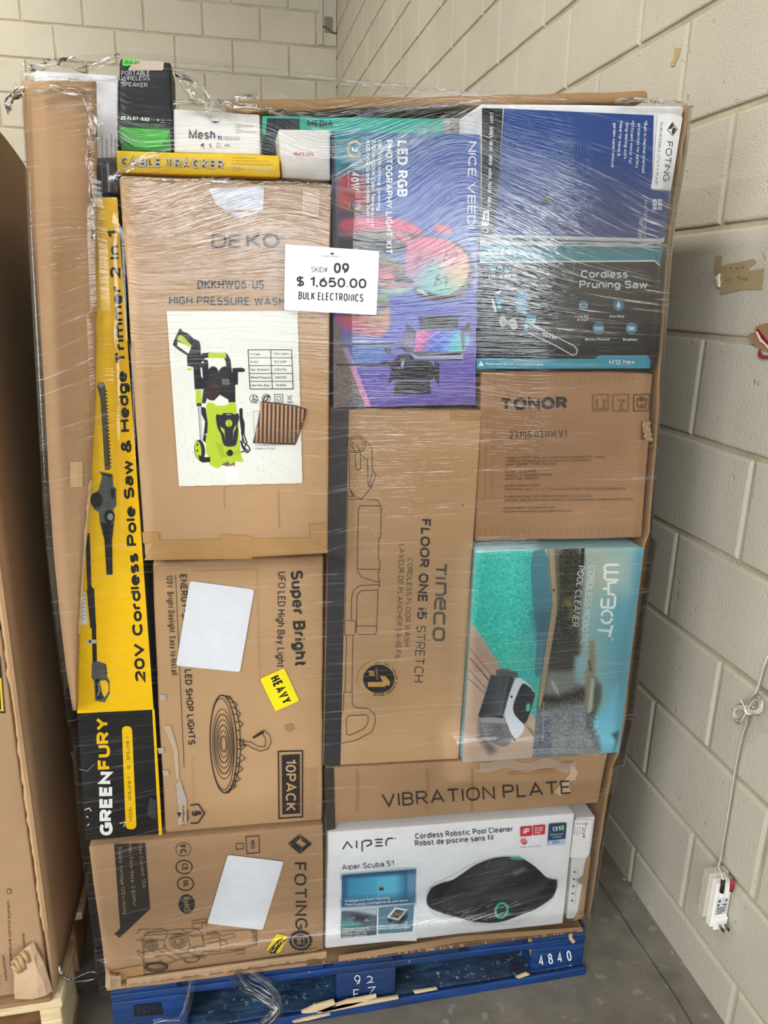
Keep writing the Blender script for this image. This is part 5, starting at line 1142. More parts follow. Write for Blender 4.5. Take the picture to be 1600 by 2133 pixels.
pc.fill([(500, 350), (552, 338), (546, 535), (500, 530)], (112, 158, 190), 3); pc.fill([(118, 520), (545, 490), (545, 535), (116, 562)], (40, 84, 118), 10, .7); pc.rect(336, 438, 362, 462, (60, 62, 58)); pc.rect(336, 438, 362, 446, (160, 168, 170)); pc.fill([(118, 372), (552, 338), (550, 358), (118, 392)], (34, 62, 92), 6, .8)
q2 = [(115, 582), (325, 568), (322, 722), (113, 742)]; pc.fill(rounded(q2, 10), (84, 100, 108)); pc.fill([(122, 575), (325, 568), (325, 610), (230, 590)], (190, 196, 204), 4); pc.fill([(115, 640), (200, 625), (235, 665), (113, 690)], (86, 150, 148), 6); pc.fill([(180, 600), (270, 615), (260, 645), (190, 640)], (50, 54, 58), 5); pc.ell(188, 622, 10, 8, (150, 110, 110)); pc.ell(262, 635, 10, 8, (150, 130, 130))
q3 = [(333, 562), (542, 542), (532, 702), (330, 718)]; pc.fill(rounded(q3, 10), (92, 130, 152)); pc.fill([(380, 620), (430, 560), (505, 575), (450, 640)], (226, 228, 230)); pc.fill([(398, 618), (436, 572), (490, 582), (446, 628)], (70, 76, 64)); pc.line([(398, 618), (490, 582)], 3, (160, 160, 150)); pc.line([(420, 585), (460, 610)], 3, (160, 160, 150)); pc.fill([(385, 625), (450, 640), (500, 585), (500, 620), (460, 665), (395, 650)], (34, 36, 38), 3)
for i in range(10): x = 350+rng.random()*170; pc.line([(x, 640+rng.random()*30), (x-8, 690)], 4, (140, 190, 210), .7)
A.paint(pc)
A.fr(670, 1690, .35625); DT = ink('#3a3b40', .5)
for q in ([(124, 222), (150, 180), (180, 216)], [(205, 172), (206, 216)], [(238, 236), (237, 180), (262, 170), (288, 172), (292, 192), (262, 206)], [(312, 166), (358, 164)], [(318, 184), (354, 182)], [(314, 204), (358, 202)], [(378, 202), (378, 176), (390, 160), (418, 158)]): A.line(q, 7.5, DT)
A.ring(430, 160, 5, 5, 1.4, DT)
A.text('Cordless Robotic Pool Cleaner', (549, 163), (1120, 118), 32, DT, 0.14, 0.14); A.text('Robot de piscine sans fil', (548, 204), (1004, 168), 32, DT, 0.14, 0.14); A.text('Aiper Scuba S1', (121, 344), (424, 318), 30, DT, 0.12, 0.16)
A.text('Intelligence Path Planning', (138, 532), (398, 512), 15, WHT, 0.14, 0.16); A.text('Planification intelligente du parcours', (138, 554), (502, 526), 15, WHT, 0.16, 0.16)
for i, s in enumerate(('Caterpillar Treads for', 'Superior Mobility', 'Chenilles pour une', 'mobilite superieure')): A.text(s, (122, 694+i*15), (122+(160, 126, 142, 142)[i], 684+i*15), 11, WHT, 0.15)
for i, s in enumerate(('180um Ultra-fine Filter', 'Filtre ultra fin MicroMesh')): A.text(s, (338, 678+i*15), (338+(150, 180)[i], 668+i*15), 11, WHT, 0.15)
RD = ink('#cf2b40', .4); A.poly([(1163, 92), (1230, 86), (1232, 142), (1163, 148)], RD); A.poly([(1237, 85), (1308, 78), (1306, 134), (1238, 141)], RD); A.text('iF', (1180, 134), (1222, 130), 32, WHT, 0.22, 0.14)
for i, s in enumerate(('DESIGN', 'AWARD', '2025')): A.text(s, (1246, 104+i*14), (1246+(50, 48, 34)[i], 100+i*14), 9, WHT, 0.2)
A.ell(1184, 178, 19, 17, RD)
for i in range(3): A.line([(1168, 188-i*9), (1200, 176-i*9)], 2.5, WHT)
A.text('reddot winner 2025', (1162, 215), (1282, 207), 7, DT, 0.12)
A.poly(rounded([(1330, 74), (1434, 66), (1424, 196), (1322, 202)], 8), ink('#24456a', .4)); A.poly(rounded([(1324, 172), (1427, 160), (1424, 196), (1322, 202)], 6), ink('#b9cbe0', .4)); A.text('CES', (1354, 116), (1400, 110), 24, WHT, 0.2); A.poly([(1398, 84), (1418, 82), (1416, 112), (1404, 108)], ink('#9ccc3c', .4)); A.text('2024', (1350, 190), (1394, 185), 17, ink('#2a5a96', .4), 0.18)
A.text('INNOVATION', (1338, 142), (1414, 136), 8, WHT, 0.14); A.text('AWARDS', (1350, 156), (1402, 152), 8, WHT, 0.14)
SC_ = ink('#c9cacd', .4)
A.line([(545, 690), (570, 640), (610, 615), (635, 640), (625, 690)], 1.6, SC_)
mb.build('box_body', r)
# ---- narrow white carton beside it
r, mb, A = carton('parts_box', 'narrow white box squeezed beside the white pool robot box at the corner of the load', 'box', [(1200, 1704), (1240, 1701), (1216, 1912), (1180, 1916)], 1.2, 0.38, ink('#dcdcdb', .5), 0.003, 0.0015)
A.fr(670, 1690, .35625); A.poly([(1480, 50), (1582, 52), (1560, 270), (1452, 270)], WHT)
for i in range(6): A.line([(1480+i*14, 68), (1490+i*14, 67), (1490+i*14, 76), (1480+i*14, 77)], 1.8, GRY, True)
for i, s in enumerate(('MADE', 'IN CHINA', 'C/NO.:', 'MODEL NO')): A.text(s, (1478+i*16, 92), (1476+i*16, 92+(44, 52, 46, 40)[i]), 7, DT, 0.14)
A.text('GT', (1540, 155), (1545, 130), 14, RD, 0.2); A.text('COMPACTBOX', (1541, 128), (1553, 66), 8, RD, 0.16); A.text('G', (1540, 155), (1541, 142), 14, RD, 0.2)
for i in range(5): A.poly([(1476-i*4, 352+i*42), (1486-i*4, 351+i*42), (1485-i*4, 359+i*42), (1475-i*4, 360+i*42)], DT); A.line([(1500-i*4, 340+i*42), (1496-i*4, 372+i*42)], 1.6, GRY)
A.poly([(1560, 260), (1574, 258), (1530, 625), (1470, 640), (1500, 590), (1520, 470), (1530, 430), (1500, 420), (1498, 400), (1530, 380), (1545, 300)], CARD2)
mb.build('box_body', r)

# ---- photo light kit box
r, mb, A = carton('light_kit_box', 'blue and purple box picturing a woman lit in coloured light above a studio lamp', 'box', [(693, 273), (999, 279), (990, 843), (694, 849)], 1.2, 0.12, ink('#5b58a8', .35), 0.003, 0.0006)
pc = Pic(692, 272, 1000, 850, 1.25, (70, 90, 170)).fr(690, 500, .2)
pc.grad(None, (200, -1100), (1400, 1700), [(0, (52, 120, 140)), (.2, (46, 92, 160)), (.45, (62, 104, 186)), (.62, (88, 100, 190)), (.8, (112, 96, 184)), (1, (104, 84, 156))])
pc.glow(1300, -600, 500, (66, 84, 160), .75); pc.glow(60, -900, 300, (52, 128, 140), .8); pc.glow(900, -200, 300, (72, 110, 190), .5)
u = lambda pts: [((690+x*.19375-690)/.2, (270+y*.19375-500)/.2) for x, y in pts]
pc.fill(u([(70, 520), (180, 470), (320, 480), (400, 560), (430, 760), (410, 900), (90, 880)]), (190, 50, 80), 8); pc.fill(u([(80, 700), (200, 720), (330, 800), (330, 880), (90, 860)]), (196, 104, 84), 20); pc.fill(u([(300, 520), (430, 640), (440, 900), (340, 880), (390, 700)]), (70, 34, 60), 12)
pc.fill(u([(90, 850), (330, 870), (660, 960), (660, 1260), (60, 1280), (70, 960)]), (90, 60, 84), 14)
pc.fill(u([(80, 970), (330, 930), (560, 950), (780, 960), (1010, 1090), (900, 1200), (760, 1130), (420, 1120), (80, 1100)]), (226, 80, 120), 6); pc.fill(u([(560, 1060), (760, 1080), (900, 1170), (860, 1260), (600, 1200), (400, 1180), (80, 1160), (80, 1110)]), (176, 120, 130), 8); pc.fill(u([(300, 1120), (600, 1110), (650, 1180), (330, 1200)]), (96, 130, 84), 14)
pc.fill(u([(80, 1160), (580, 1180), (660, 1230), (820, 1250), (800, 1310), (520, 1340), (60, 1300)]), (34, 28, 40), 6)
for q in ([(700, 1060), (850, 1140), (960, 1150)], [(640, 1000), (800, 1020), (980, 1090)], [(680, 1120), (790, 1190), (830, 1240)]): pc.line(u(q), 26, (232, 96, 130), .9, 2)
for q in ([(740, 1080), (880, 1160)], [(700, 1140), (800, 1250)]): pc.line(u(q), 10, (90, 40, 60), .8, 1.5)
# the head: dark hair, oval face lit pink, then mint
hair = [(760, -80), (900, -60), (1100, -40), (1200, 0), (1330, 40), (1440, 130), (1500, 280), (1490, 400), (1440, 520), (1330, 610), (1180, 635), (1000, 625), (860, 560), (880, 480), (1000, 300), (1000, 100)]
pc.fill(hair, (62, 48, 52), 3)
face = [(790, 60), (900, -30), (1050, -30), (1200, -10), (1320, 60), (1410, 160), (1440, 280), (1420, 400), (1340, 500), (1220, 570), (1120, 575), (980, 520), (880, 480), (800, 400), (770, 320), (765, 200)]
pc.fill(face, (226, 88, 126), 3); pc.glow(1060, 480, 190, (84, 206, 188), 1.0, face); pc.glow(930, 380, 130, (150, 170, 196), .8, face); pc.glow(1080, 290, 80, (70, 196, 196), .9, face); pc.glow(1240, 470, 120, (90, 210, 176), .9, face); pc.glow(1330, 260, 130, (236, 150, 120), .9, face); pc.glow(1330, 400, 90, (214, 196, 130), .8, face); pc.glow(850, 260, 80, (196, 110, 150), .7, face); pc.glow(1090, 60, 110, (236, 92, 130), .8, face)
pc.fill([(1070, -150), (1110, -170), (1250, -140), (1260, -60), (1180, -70), (1080, -80)], (222, 84, 116), 4)
for (cx, cy, c2) in ((1205, 160, (214, 84, 118)), (1110, 410, (96, 150, 160))):
    pc.fill([(cx-35, cy+55), (cx-15, cy-20), (cx+15, cy-55), (cx+35, cy-10), (cx+30, cy+40), (cx, cy+70)], c2, 5); pc.fill([(cx-22, cy+38), (cx-8, cy-22), (cx+12, cy-40), (cx+22, cy), (cx+8, cy+34)], (230, 214, 224) if cy < 300 else (206, 216, 224), 2); pc.ell(cx+3, cy-4, 15, 20, (48, 32, 44)); pc.line([(cx-28, cy+60), (cx-16, cy-10), (cx+12, cy-52)], 9, (54, 30, 40), .9); pc.ell(cx+8, cy-12, 4, 5, (240, 240, 244))
pc.line([(1275, 60), (1305, 120), (1300, 200), (1240, 270)], 14, (120, 60, 76), .85, 1.5); pc.line([(1190, 350), (1206, 420), (1190, 490), (1130, 530)], 14, (92, 110, 110), .85, 1.5)
pc.ell(1055, 210, 9, 14, (60, 20, 44)); pc.ell(1030, 272, 14, 9, (60, 24, 60)); pc.line([(1030, 240), (1090, 250), (1160, 280)], 20, (246, 130, 150), .5, 4); pc.line([(1000, 290), (1020, 190)], 8, (190, 70, 110), .6, 3)
pc.fill([(870, 230), (880, 170), (930, 120), (960, 115), (950, 180), (930, 240), (900, 280), (872, 262)], (178, 70, 110), 2.5); pc.line([(880, 250), (920, 200), (950, 130)], 7, (90, 30, 60)); pc.line([(905, 260), (925, 230)], 8, (240, 190, 210), .8)
pc.fill([(880, 500), (950, 510), (1000, 560), (1005, 585), (970, 570), (900, 540)], (150, 216, 196), 2); pc.line([(900, 515), (980, 570), (1002, 560)], 6, (80, 150, 140))
# lower hand, sleeve and shoulder
pc.fill([(480, 180), (700, 230), (760, 330), (740, 420), (620, 420), (640, 360), (490, 320)], (150, 62, 70), 6); pc.fill([(500, 190), (640, 190), (740, 260), (720, 300), (560, 240)], (136, 150, 96), 10)
pc.fill([(620, 330), (780, 370), (860, 440), (700, 440), (630, 410)], (38, 34, 40), 3); pc.fill([(490, 320), (600, 330), (670, 380), (660, 420), (600, 420), (490, 400)], (226, 92, 102), 4)
pc.fill([(490, 420), (620, 430), (740, 460), (850, 460), (880, 480), (800, 520), (700, 560), (560, 545), (490, 500)], (206, 150, 150), 4); pc.fill([(520, 500), (700, 520), (860, 490), (800, 530), (700, 562), (540, 545)], (130, 210, 180), 5)
for q in ([(640, 470), (760, 490), (850, 470)],): pc.line(q, 8, (120, 60, 70), .7)
pc.fill([(490, 545), (610, 560), (600, 690), (480, 700)], (110, 150, 96), 5); pc.fill([(490, 640), (590, 650), (600, 700), (490, 690)], (60, 60, 60), 5, .8)
pc.grad([(50, 780), (480, 775), (600, 690), (612, 860), (580, 960), (480, 1010), (300, 990), (60, 900)], (60, 760), (560, 1000), [(0, (200, 74, 96)), (.35, (226, 96, 84)), (.7, (214, 130, 110)), (1, (226, 110, 150))], 4); pc.glow(540, 820, 110, (190, 170, 110), .7, [(400, 760), (612, 720), (600, 960), (420, 960)]); pc.fill([(50, 850), (300, 930), (400, 1000), (90, 1000)], (170, 96, 190), 20, .8)
# edge panel and pink stripe
pc.fill([(0, 800), (90, 920), (130, 1120), (400, 1720), (0, 1740)], (128, 118, 110), 4); pc.fill([(0, -1200), (30, -1150), (60, 200), (40, 780), (0, 800)], (40, 38, 48), 2)
pc.line([(150, 1130), (390, 1740)], 56, (216, 150, 190)); pc.speck([(0, 900), (130, 1120), (400, 1720), (0, 1740)], 10, 3, 1)
pc.fill([(140, 1030), (360, 1040), (560, 1080), (140, 1080)], (120, 190, 200), 14, .7); pc.fill([(180, 1130), (560, 1150), (540, 1250), (240, 1260)], (90, 170, 214), 20, .7)
# the two lamps
pc.fill([(915, 795), (1335, 792), (1318, 920), (930, 930)], (46, 44, 48)); pc.fill([(790, 865), (850, 920), (880, 940), (860, 1150), (840, 1160), (735, 1090)], (60, 56, 74)); pc.grad([(790, 930), (870, 960), (855, 1130), (745, 1085)], (800, 900), (820, 1120), [(0, (60, 56, 74)), (1, (160, 150, 200))], 3)
pc.fill([(1435, 840), (1470, 1070), (1380, 1150), (1350, 950)], (60, 58, 70)); pc.grad([(1370, 960), (1445, 930), (1465, 1070), (1385, 1140)], (1400, 900), (1420, 1130), [(0, (70, 68, 90)), (.5, (120, 180, 220)), (1, (150, 214, 226))], 6)
pc.grad([(890, 938), (1345, 935), (1365, 1162), (860, 1165)], (880, 940), (1340, 1160), [(0, (232, 110, 170)), (.22, (214, 84, 150)), (.4, (80, 90, 200)), (.65, (66, 110, 206)), (.82, (80, 190, 214)), (1, (110, 206, 150))])
for a_, b_ in (((890, 1000), (980, 940)), ((880, 1110), (1140, 940)), ((960, 1162), (1290, 940)), ((1140, 1162), (1350, 1020)), ((1290, 1162), (1360, 1110)), ((930, 940), (1270, 1162)), ((1070, 940), (1362, 1110)), ((1210, 940), (1352, 1020)), ((880, 1000), (1110, 1162)), ((870, 1090), (960, 1162))): pc.line([a_, b_], 6, (190, 190, 236), .8)
pc.line([(890, 938), (1345, 935), (1365, 1162), (860, 1165), (890, 938)], 10, (130, 130, 150)); pc.fill([(838, 1166), (1375, 1166), (1340, 1200), (880, 1205)], (52, 50, 54)); pc.fill([(840, 1180), (900, 1205), (1340, 1200), (1378, 1180), (1370, 1240), (870, 1242)], (168, 172, 196)); pc.rect(870, 1240, 1360, 1256, (48, 46, 54))
pc.line([(100, 1105), (560, 1085), (740, 1090)], 24, (84, 80, 84)); pc.line([(100, 1100), (740, 1086)], 6, (150, 146, 150)); pc.fill([(540, 1120), (630, 1130), (620, 1180), (560, 1170)], (70, 66, 70)); pc.line([(730, 1120), (820, 1160)], 24, (50, 48, 52))
pc.fill([(690, 1185), (840, 1182), (860, 1260), (1080, 1260), (1070, 1450), (1050, 1465), (640, 1468), (620, 1440), (640, 1350), (590, 1300), (640, 1260), (670, 1250)], (36, 35, 38)); pc.fill([(1080, 1260), (1130, 1290), (1125, 1520), (1068, 1450)], (44, 42, 46)); pc.fill([(625, 1360), (640, 1460), (590, 1505)], (50, 48, 54)); pc.fill([(670, 1470), (1025, 1468), (1040, 1605), (645, 1605)], (42, 40, 46)); pc.line([(640, 1468), (1060, 1462), (1072, 1440)], 9, (170, 172, 190))
pc.line([(60, 1300), (560, 1300)], 24, (58, 54, 58)); pc.fill([(515, 1265), (570, 1260), (640, 1270), (620, 1330), (560, 1310), (520, 1290)], (40, 38, 42)); pc.fill([(735, 1262), (762, 1258), (752, 1318), (722, 1318)], (150, 170, 214))
for x, y in ((728, 1243), (760, 1243), (708, 1333), (740, 1333)): pc.ell(x, y, 9, 7, (180, 180, 184))
pc.cut([(8, -1126), (1542, -1098), (1497, 1712), (22, 1742)])
A.paint(pc)
A.fr(690, 270, .19375); CW = ink('#e9e4d2', .4)
A.text('NICE VEEDI', (1478, 128), (1462, 1060), 84, CW, 0.14, 0.2); A.text('LED RGB', (712, 118), (708, 722), 112, WHT, 0.22, 0.1); A.text('PHOTOGRAPHY LIGHT KIT', (588, 112), (586, 1338), 72, WHT, 0.2, 0.1)
A.text('0%-100% Infinite Dimming', (502, 112), (494, 872), 40, WHT, 0.16, 0.14); A.text('2700K-6500K Color Temperature', (438, 112), (426, 1040), 40, WHT, 0.16, 0.14); A.text('RGB/HSI/Scene Modes Built in', (374, 112), (380, 1000), 40, WHT, 0.16, 0.14)
GOLD = ink('#b5a988', .35)
for i in range(20):
    t = math.radians(35+i*15.3); cx, cy = 252+76*math.cos(t), 210+92*math.sin(t); A.ell(cx, cy, 8, 15, GOLD, math.degrees(t)+25); A.ell(250+60*math.cos(t), 210+76*math.sin(t), 6, 12, GOLD, math.degrees(t)-25)
A.text('2', (222, 190), (222, 240), 66, WHT, 0.2); A.line([(300, 185), (308, 210), (300, 238)], 3, WHT)
A.text('40W', (212, 448), (208, 652), 88, WHT, 0.22, 0.1); A.text('MAX', (284, 570), (282, 652), 22, WHT, 0.2); A.text('Output Power', (178, 440), (176, 650), 18, WHT, 0.16)
for i in range(18):
    t = i*20; c = ['#d9a24a', '#d9c84a', '#a9c85a', '#6ab08a', '#5aa0b8', '#6a84c0', '#8a78b8', '#b8789a', '#c87a6a'][i//2]
    A.poly([(270+46*math.cos(math.radians(a)), 812+56*math.sin(math.radians(a))) for a in (t, t+10, t+20)]+[(270+26*math.cos(math.radians(a)), 812+32*math.sin(math.radians(a))) for a in (t+20, t+10, t)], ink(c, .4))
A.text('RGB', (188, 795), (188, 838), 14, WHT, .18)
mb.build('box_body', r)
# ---- submersible pump box
r, mb, A = carton('pump_box', 'dark blue and white box printed with a pump, uppermost box beside the block wall', 'box', [(1001, 215), (1426, 221), (1384, 507), (1004, 494)], 1.2, 0.115, ink('#e4e5e7', .4), 0.004, 0.001)
NAVY = ink('#123f86', .3); A.poly([(1050, 226), (1362, 240), (1358, 395), (1396, 398), (1386, 490), (1380, 497), (1030, 488)], NAVY); A.poly([(1004, 225), (1048, 226), (1032, 488), (1004, 488)], BLK)
A.fr(650, 150, .5)
for q in ([(860, 270), (905, 262), (900, 340), (870, 410), (855, 330)], [(1000, 290), (1090, 280), (1165, 300), (1175, 400), (1130, 450), (1010, 430)], [(870, 330), (1000, 320), (1000, 350), (865, 360)]): A.poly(q, ink('#1b4a8f', .35))
for i in range(11): A.line([(1010+i*13, 295), (1006+i*13, 430)], 3, ink('#0f2f66', .35))
A.ring(1135, 400, 40, 52, 3, ink('#0f2f66', .35)); A.line([(870, 300), (850, 330), (870, 400)], 5, ink('#0f2f66', .35)); A.rect(920, 510, 1030, 560, ink('#1c4380', .4)); A.rect(965, 520, 1000, 552, ink('#23303f', .4))
A.poly([(1440, 180), (1500, 170), (1544, 190), (1496, 490), (1412, 485), (1424, 400)], WHT)
A.line([(1482, 240), (1502, 210), (1522, 240), (1502, 265)], 3, ink('#2b2c35', .4), True); A.poly([(1484, 236), (1500, 212), (1508, 222), (1496, 238)], ink('#2b2c35', .4)); A.poly([(1505, 228), (1518, 238), (1504, 262), (1498, 250)], ink('#2b2c35', .4))
A.text('FOTING', (1478, 288), (1462, 455), 26, ink('#2a3350', .4), 0.14, 0.14); A.text('SUBMERSIBLE UTILITY PUMP', (1452, 208), (1428, 470), 11, ink('#30343f', .4), 0.12, 0.18)
for s, x, y0, y1 in (('Built in thermal overload', 1384, 212, 420), ('protection for safety', 1358, 214, 400), ('Efficient motor for', 1330, 212, 382), ('long-lasting work', 1308, 212, 362), ('Ideal for home &', 1282, 212, 350), ('garden water removal', 1256, 212, 396)): A.text(s, (x, y0), (x-10, y1), 13, WHT, 0.15, 0.16)
for x in (1393, 1338, 1290): A.ell(x, 206, 3, 3, WHT)
for i in range(6): A.poly([(1420+(i % 2)*22, 528+(i//2)*16), (1438+(i % 2)*22, 530+(i//2)*16), (1437+(i % 2)*22, 543+(i//2)*16), (1418+(i % 2)*22, 542+(i//2)*16)], ink('#c4ccd8', .4))
A.text('WATER PUMP', (1385, 530), (1378, 690), 13, ink('#c4ccd8', .4), .15); A.text('1HP 750W', (1362, 610), (1356, 690), 20, ink('#c4ccd8', .4), .16)
for i, s in enumerate(('LIGHT', 'SERIES', 'FOR LIFE', 'IMPORTER', 'MANUAL', 'PLEASE', 'MODEL NO')): A.text(s, (742-i*1.6, 170+i*58), (741-i*1.6, 214+i*58), 14, WHT, .14)
A.poly([(712, 578), (738, 578), (736, 640), (708, 640)], WHT); A.text('1PC', (715, 584), (714, 634), 17, BLK, .18); A.ring(722, 660, 11, 12, 3, WHT)
mb.build('box_body', r)
# ---- pruning saw box
r, mb, A = carton('pruning_saw_box', 'black and teal box printed with a small cordless chainsaw, under the dark blue box', 'box', [(1000, 502), (1383, 513), (1366, 771), (998, 769)], 1.2, 0.32, BLK, 0.004, 0.001)
TE = ink('#2f8d9b', .35); TE2 = ink('#3f97b0', .35); DK2 = ink('#1e2022', .35)
A.fr(990, 490, .25625)
A.poly([(40, 40), (1512, 62), (1510, 110), (40, 72)], ink('#dfe2e3', .4)); A.poly([(40, 72), (1530, 104), (1500, 240), (1460, 205), (38, 212)], TE); A.line([(38, 220), (1460, 208), (1500, 246)], 12, WHT)
A.poly([(620, 655), (830, 665), (900, 690), (830, 960), (760, 860), (620, 770)], ink('#3a3832', .4)); A.poly([(15, 1002), (970, 1004), (1010, 975), (1400, 975), (1428, 1015), (1420, 1082), (12, 1086)], TE2)
A.text('SEESII', (102, 158), (332, 160), 44, WHT, 0.24, 0.12); A.text('POWER TOOLS', (98, 190), (328, 191), 20, WHT, 0.17, 0.12); A.text('20V', (116, 302), (290, 302), 52, ink('#4fb3cb', .4), 0.22, 0.12, shear=.12); A.text('LITHIUM', (110, 352), (284, 352), 30, WHT, 0.15, 0.12)
A.text('Cordless', (860, 345), (1240, 347), 62, WHT, 0.16, 0.14); A.text('Pruning Saw', (848, 430), (1400, 432), 62, WHT, 0.16, 0.14); A.text('M12 Nex', (1088, 1046), (1296, 1046), 34, WHT, 0.18, 0.14); A.text('Please read the user manual before using', (88, 1054), (550, 1058), 18, WHT, 0.17, 0.14)
A.poly([(26, 1062), (70, 1062), (48, 1022)], WHT); A.line([(48, 1034), (48, 1048)], 4, TE2)
A.poly([(165, 470), (235, 445), (300, 470), (440, 455), (440, 560), (400, 640), (330, 620), (300, 590), (220, 600), (205, 640), (180, 590)], ink('#246373', .4)); A.poly([(230, 490), (300, 480), (340, 560), (250, 580)], DK2); A.poly([(345, 450), (420, 450), (430, 480), (410, 580), (420, 640), (330, 630), (350, 560)], TE2); A.poly([(160, 520), (185, 490), (220, 600), (200, 620)], TE2); A.poly([(130, 520), (148, 510), (178, 620), (160, 630)], ink('#c2c5c7', .4)); A.poly([(168, 462), (210, 450), (195, 475)], WHT)
A.poly([(240, 600), (330, 640), (500, 640), (480, 740), (380, 700)], DK2); A.poly([(420, 645), (500, 645), (480, 740), (440, 790), (395, 780), (410, 690)], TE2)
A.ell(224, 702, 30, 44, ink('#b9b6ae', .4), -5); A.ell(310, 722, 32, 46, ink('#b9b6ae', .4), -15); A.ell(265, 712, 20, 18, ink('#b9b6ae', .4)); A.line([(210, 680), (235, 725)], 5, ink('#6d6a64', .4)); A.line([(296, 700), (325, 745)], 5, ink('#6d6a64', .4))
A.poly([(425, 790), (432, 705), (560, 780), (800, 900), (830, 940), (820, 970), (790, 975), (640, 890)], DK2); A.line([(425, 790), (640, 890), (790, 975), (822, 965), (832, 935), (800, 895), (560, 780), (432, 708)], 9, ink('#cfd2d2', .4))
for i in range(16): A.rect(450+i*22, 716+i*11.5, 458+i*22, 724+i*11.5, WHT)
A.text('SEESII', (545, 815), (660, 850), 28, WHT, .2)
for x, y, r_ in ((1002, 757, 50), (1270, 757, 48), (1165, 570, 46), (880, 570, 40)): A.ell(x, y, r_, r_*1.02, ink('#2d7fa0', .4))
A.line([(970, 745), (1035, 745), (1035, 770), (970, 770)], 4, WHT, True)
for i in range(4): A.rect(978+i*14, 749, 986+i*14, 766, WHT)
A.line([(1238, 742), (1300, 742), (1300, 774), (1238, 774)], 4, WHT, True); A.rect(1250, 748, 1290, 768, WHT); A.poly([(1165, 535), (1182, 575), (1165, 598), (1148, 575)], WHT); A.line([(850, 560), (910, 560), (905, 585), (855, 585)], 5, WHT, True)
A.text('Battery Powered', (894, 856), (1090, 856), 22, WHT, 0.18, 0.12); A.text('Brushless', (1202, 858), (1318, 858), 22, WHT, 0.18, 0.12); A.text('& Chain', (830, 697), (918, 697), 20, WHT, 0.18, .12); A.text('Auto Oiling', (1090, 668), (1210, 668), 20, WHT, 0.18, .12); A.text('Long Bar', (812, 668), (925, 668), 20, WHT, 0.18, .12)
for i in range(5): A.line([(30+i*18, 920+(i % 2)*40), (32+i*18, 990)], 4, ink('#5c6266', .4))
mb.build('box_body', r)

# ---- the small boxes on top
r, mb, A = carton('speaker_box', 'tall narrow black and green speaker box standing highest on the load', 'box', [(249, 122), (356, 131), (360, 315), (246, 314)], 1.24, 0.1, BLK, 0.003, 0.0006)
A.fr(230, 110, .29375); GN = ink('#4fc52b', .4)
A.poly([(88, 40), (225, 46), (180, 72), (120, 96), (86, 90)], GN); A.poly(rounded([(120, 125), (170, 52), (380, 62), (375, 125)], 14), ink('#b8a795', .5)); A.text('ZEALOT', (100, 78), (206, 82), 22, BLK, .2)
A.text('PORTABLE', (78, 160), (278, 160), 32, ink('#d6d6d6', .4), .1, .16); A.text('WIRELESS', (78, 194), (278, 195), 30, ink('#d6d6d6', .4), .1, .16); A.text('SPEAKER', (78, 236), (262, 244), 30, ink('#d6d6d6', .4), .1, .16); A.text('ZEALOT-S32', (74, 472), (276, 484), 24, WHT, .24, .1); A.text('TRUE WIRELESS STEREO', (76, 508), (384, 524), 16, ink('#3f9a3a', .4), .14, .16)
A.poly([(56, 525), (420, 545), (428, 560), (430, 700), (80, 690)], ink('#1f7a1f', .4)); A.poly([(60, 528), (422, 548), (400, 600), (360, 660), (250, 678), (170, 668), (90, 600)], ink('#37ab1d', .35))
A.rect(335, 472, 345, 482, WHT); A.rect(360, 474, 378, 480, GRY); A.rect(352, 490, 390, 496, GRY)
mb.build('box_body', r)
r, mb, A = carton('nebulizer_box', 'white box with blue nebulizer lettering and a thumb notch, behind the yellow box', 'box', [(361, 226), (541, 238), (543, 322), (362, 318)], 1.245, 0.08, ink('#d9d8d8', .4), 0.003, 0.0006)
A.fr(230, 110, .29375)
A.text('Mesh', (556, 610), (742, 614), 66, ink('#41444c', .4), .16, .12); A.text('N', (762, 618), (788, 618), 34, ink('#2b3f9a', .4), .24); A.text('ebulizer', (800, 618), (920, 622), 34, ink('#9aa0b4', .4), .1, .16)
A.poly([(712, 484), (772, 486), (760, 496), (735, 498)], ink('#23242a', .5)); A.line([(702, 455), (712, 484), (740, 498), (772, 488), (785, 462)], 3, GRY)
A.poly([(640, 650), (650, 646), (662, 636), (662, 672), (650, 662), (640, 660)], ink('#4a4c55', .4)); A.poly([(702, 640), (712, 650), (716, 664), (704, 668)], ink('#4a4c55', .4)); A.ring(765, 655, 12, 14, 4, GRY); A.text('410~', (808, 664), (852, 666), 18, ink('#4a4c55', .4), .16)
for y in (506, 544): A.line([(894, y), (916, y+1), (914, y+24), (892, y+23)], 2.4, GRY, True)
A.text('5ml Battery', (922, 522), (1012, 526), 14, GRY, .12); A.text('15.5ml Battery', (922, 562), (1034, 568), 14, GRY, .12)
for i, w in enumerate((38, 40, 60, 50)): A.text('abcdef', (636+i*56, 680), (636+i*56+w, 682), 7, GRY, .12)
mb.build('box_body', r)
r, mb, A = carton('cable_tracker_box', 'long thin yellow cable tracker box lying on the tallest kraft carton', 'box', [(242, 313), (582, 324), (585, 370), (245, 360)], 1.195, 0.2, ink('#f0c81e', .35), 0.0025, 0.0006)
A.fr(230, 110, .29375)
for w, m in ((.32, ink('#4a4640', .4)), (.17, ink('#c9c4b4', .35))): A.text('CABLE', (70, 804), (358, 812), 68, m, w, .1); A.text('TRACKER', (388, 812), (804, 824), 68, m, w, .1)
for i, s in enumerate(('Wire tracking and testing', 'for cables telephone and network lines', 'Fast and accurate wire finder tool for', 'data cable detection')): A.text(s, (860, 746+i*22), (860+(170, 262, 290, 60)[i], 750+i*22.5), 9, ink('#8a701c', .4), .13)
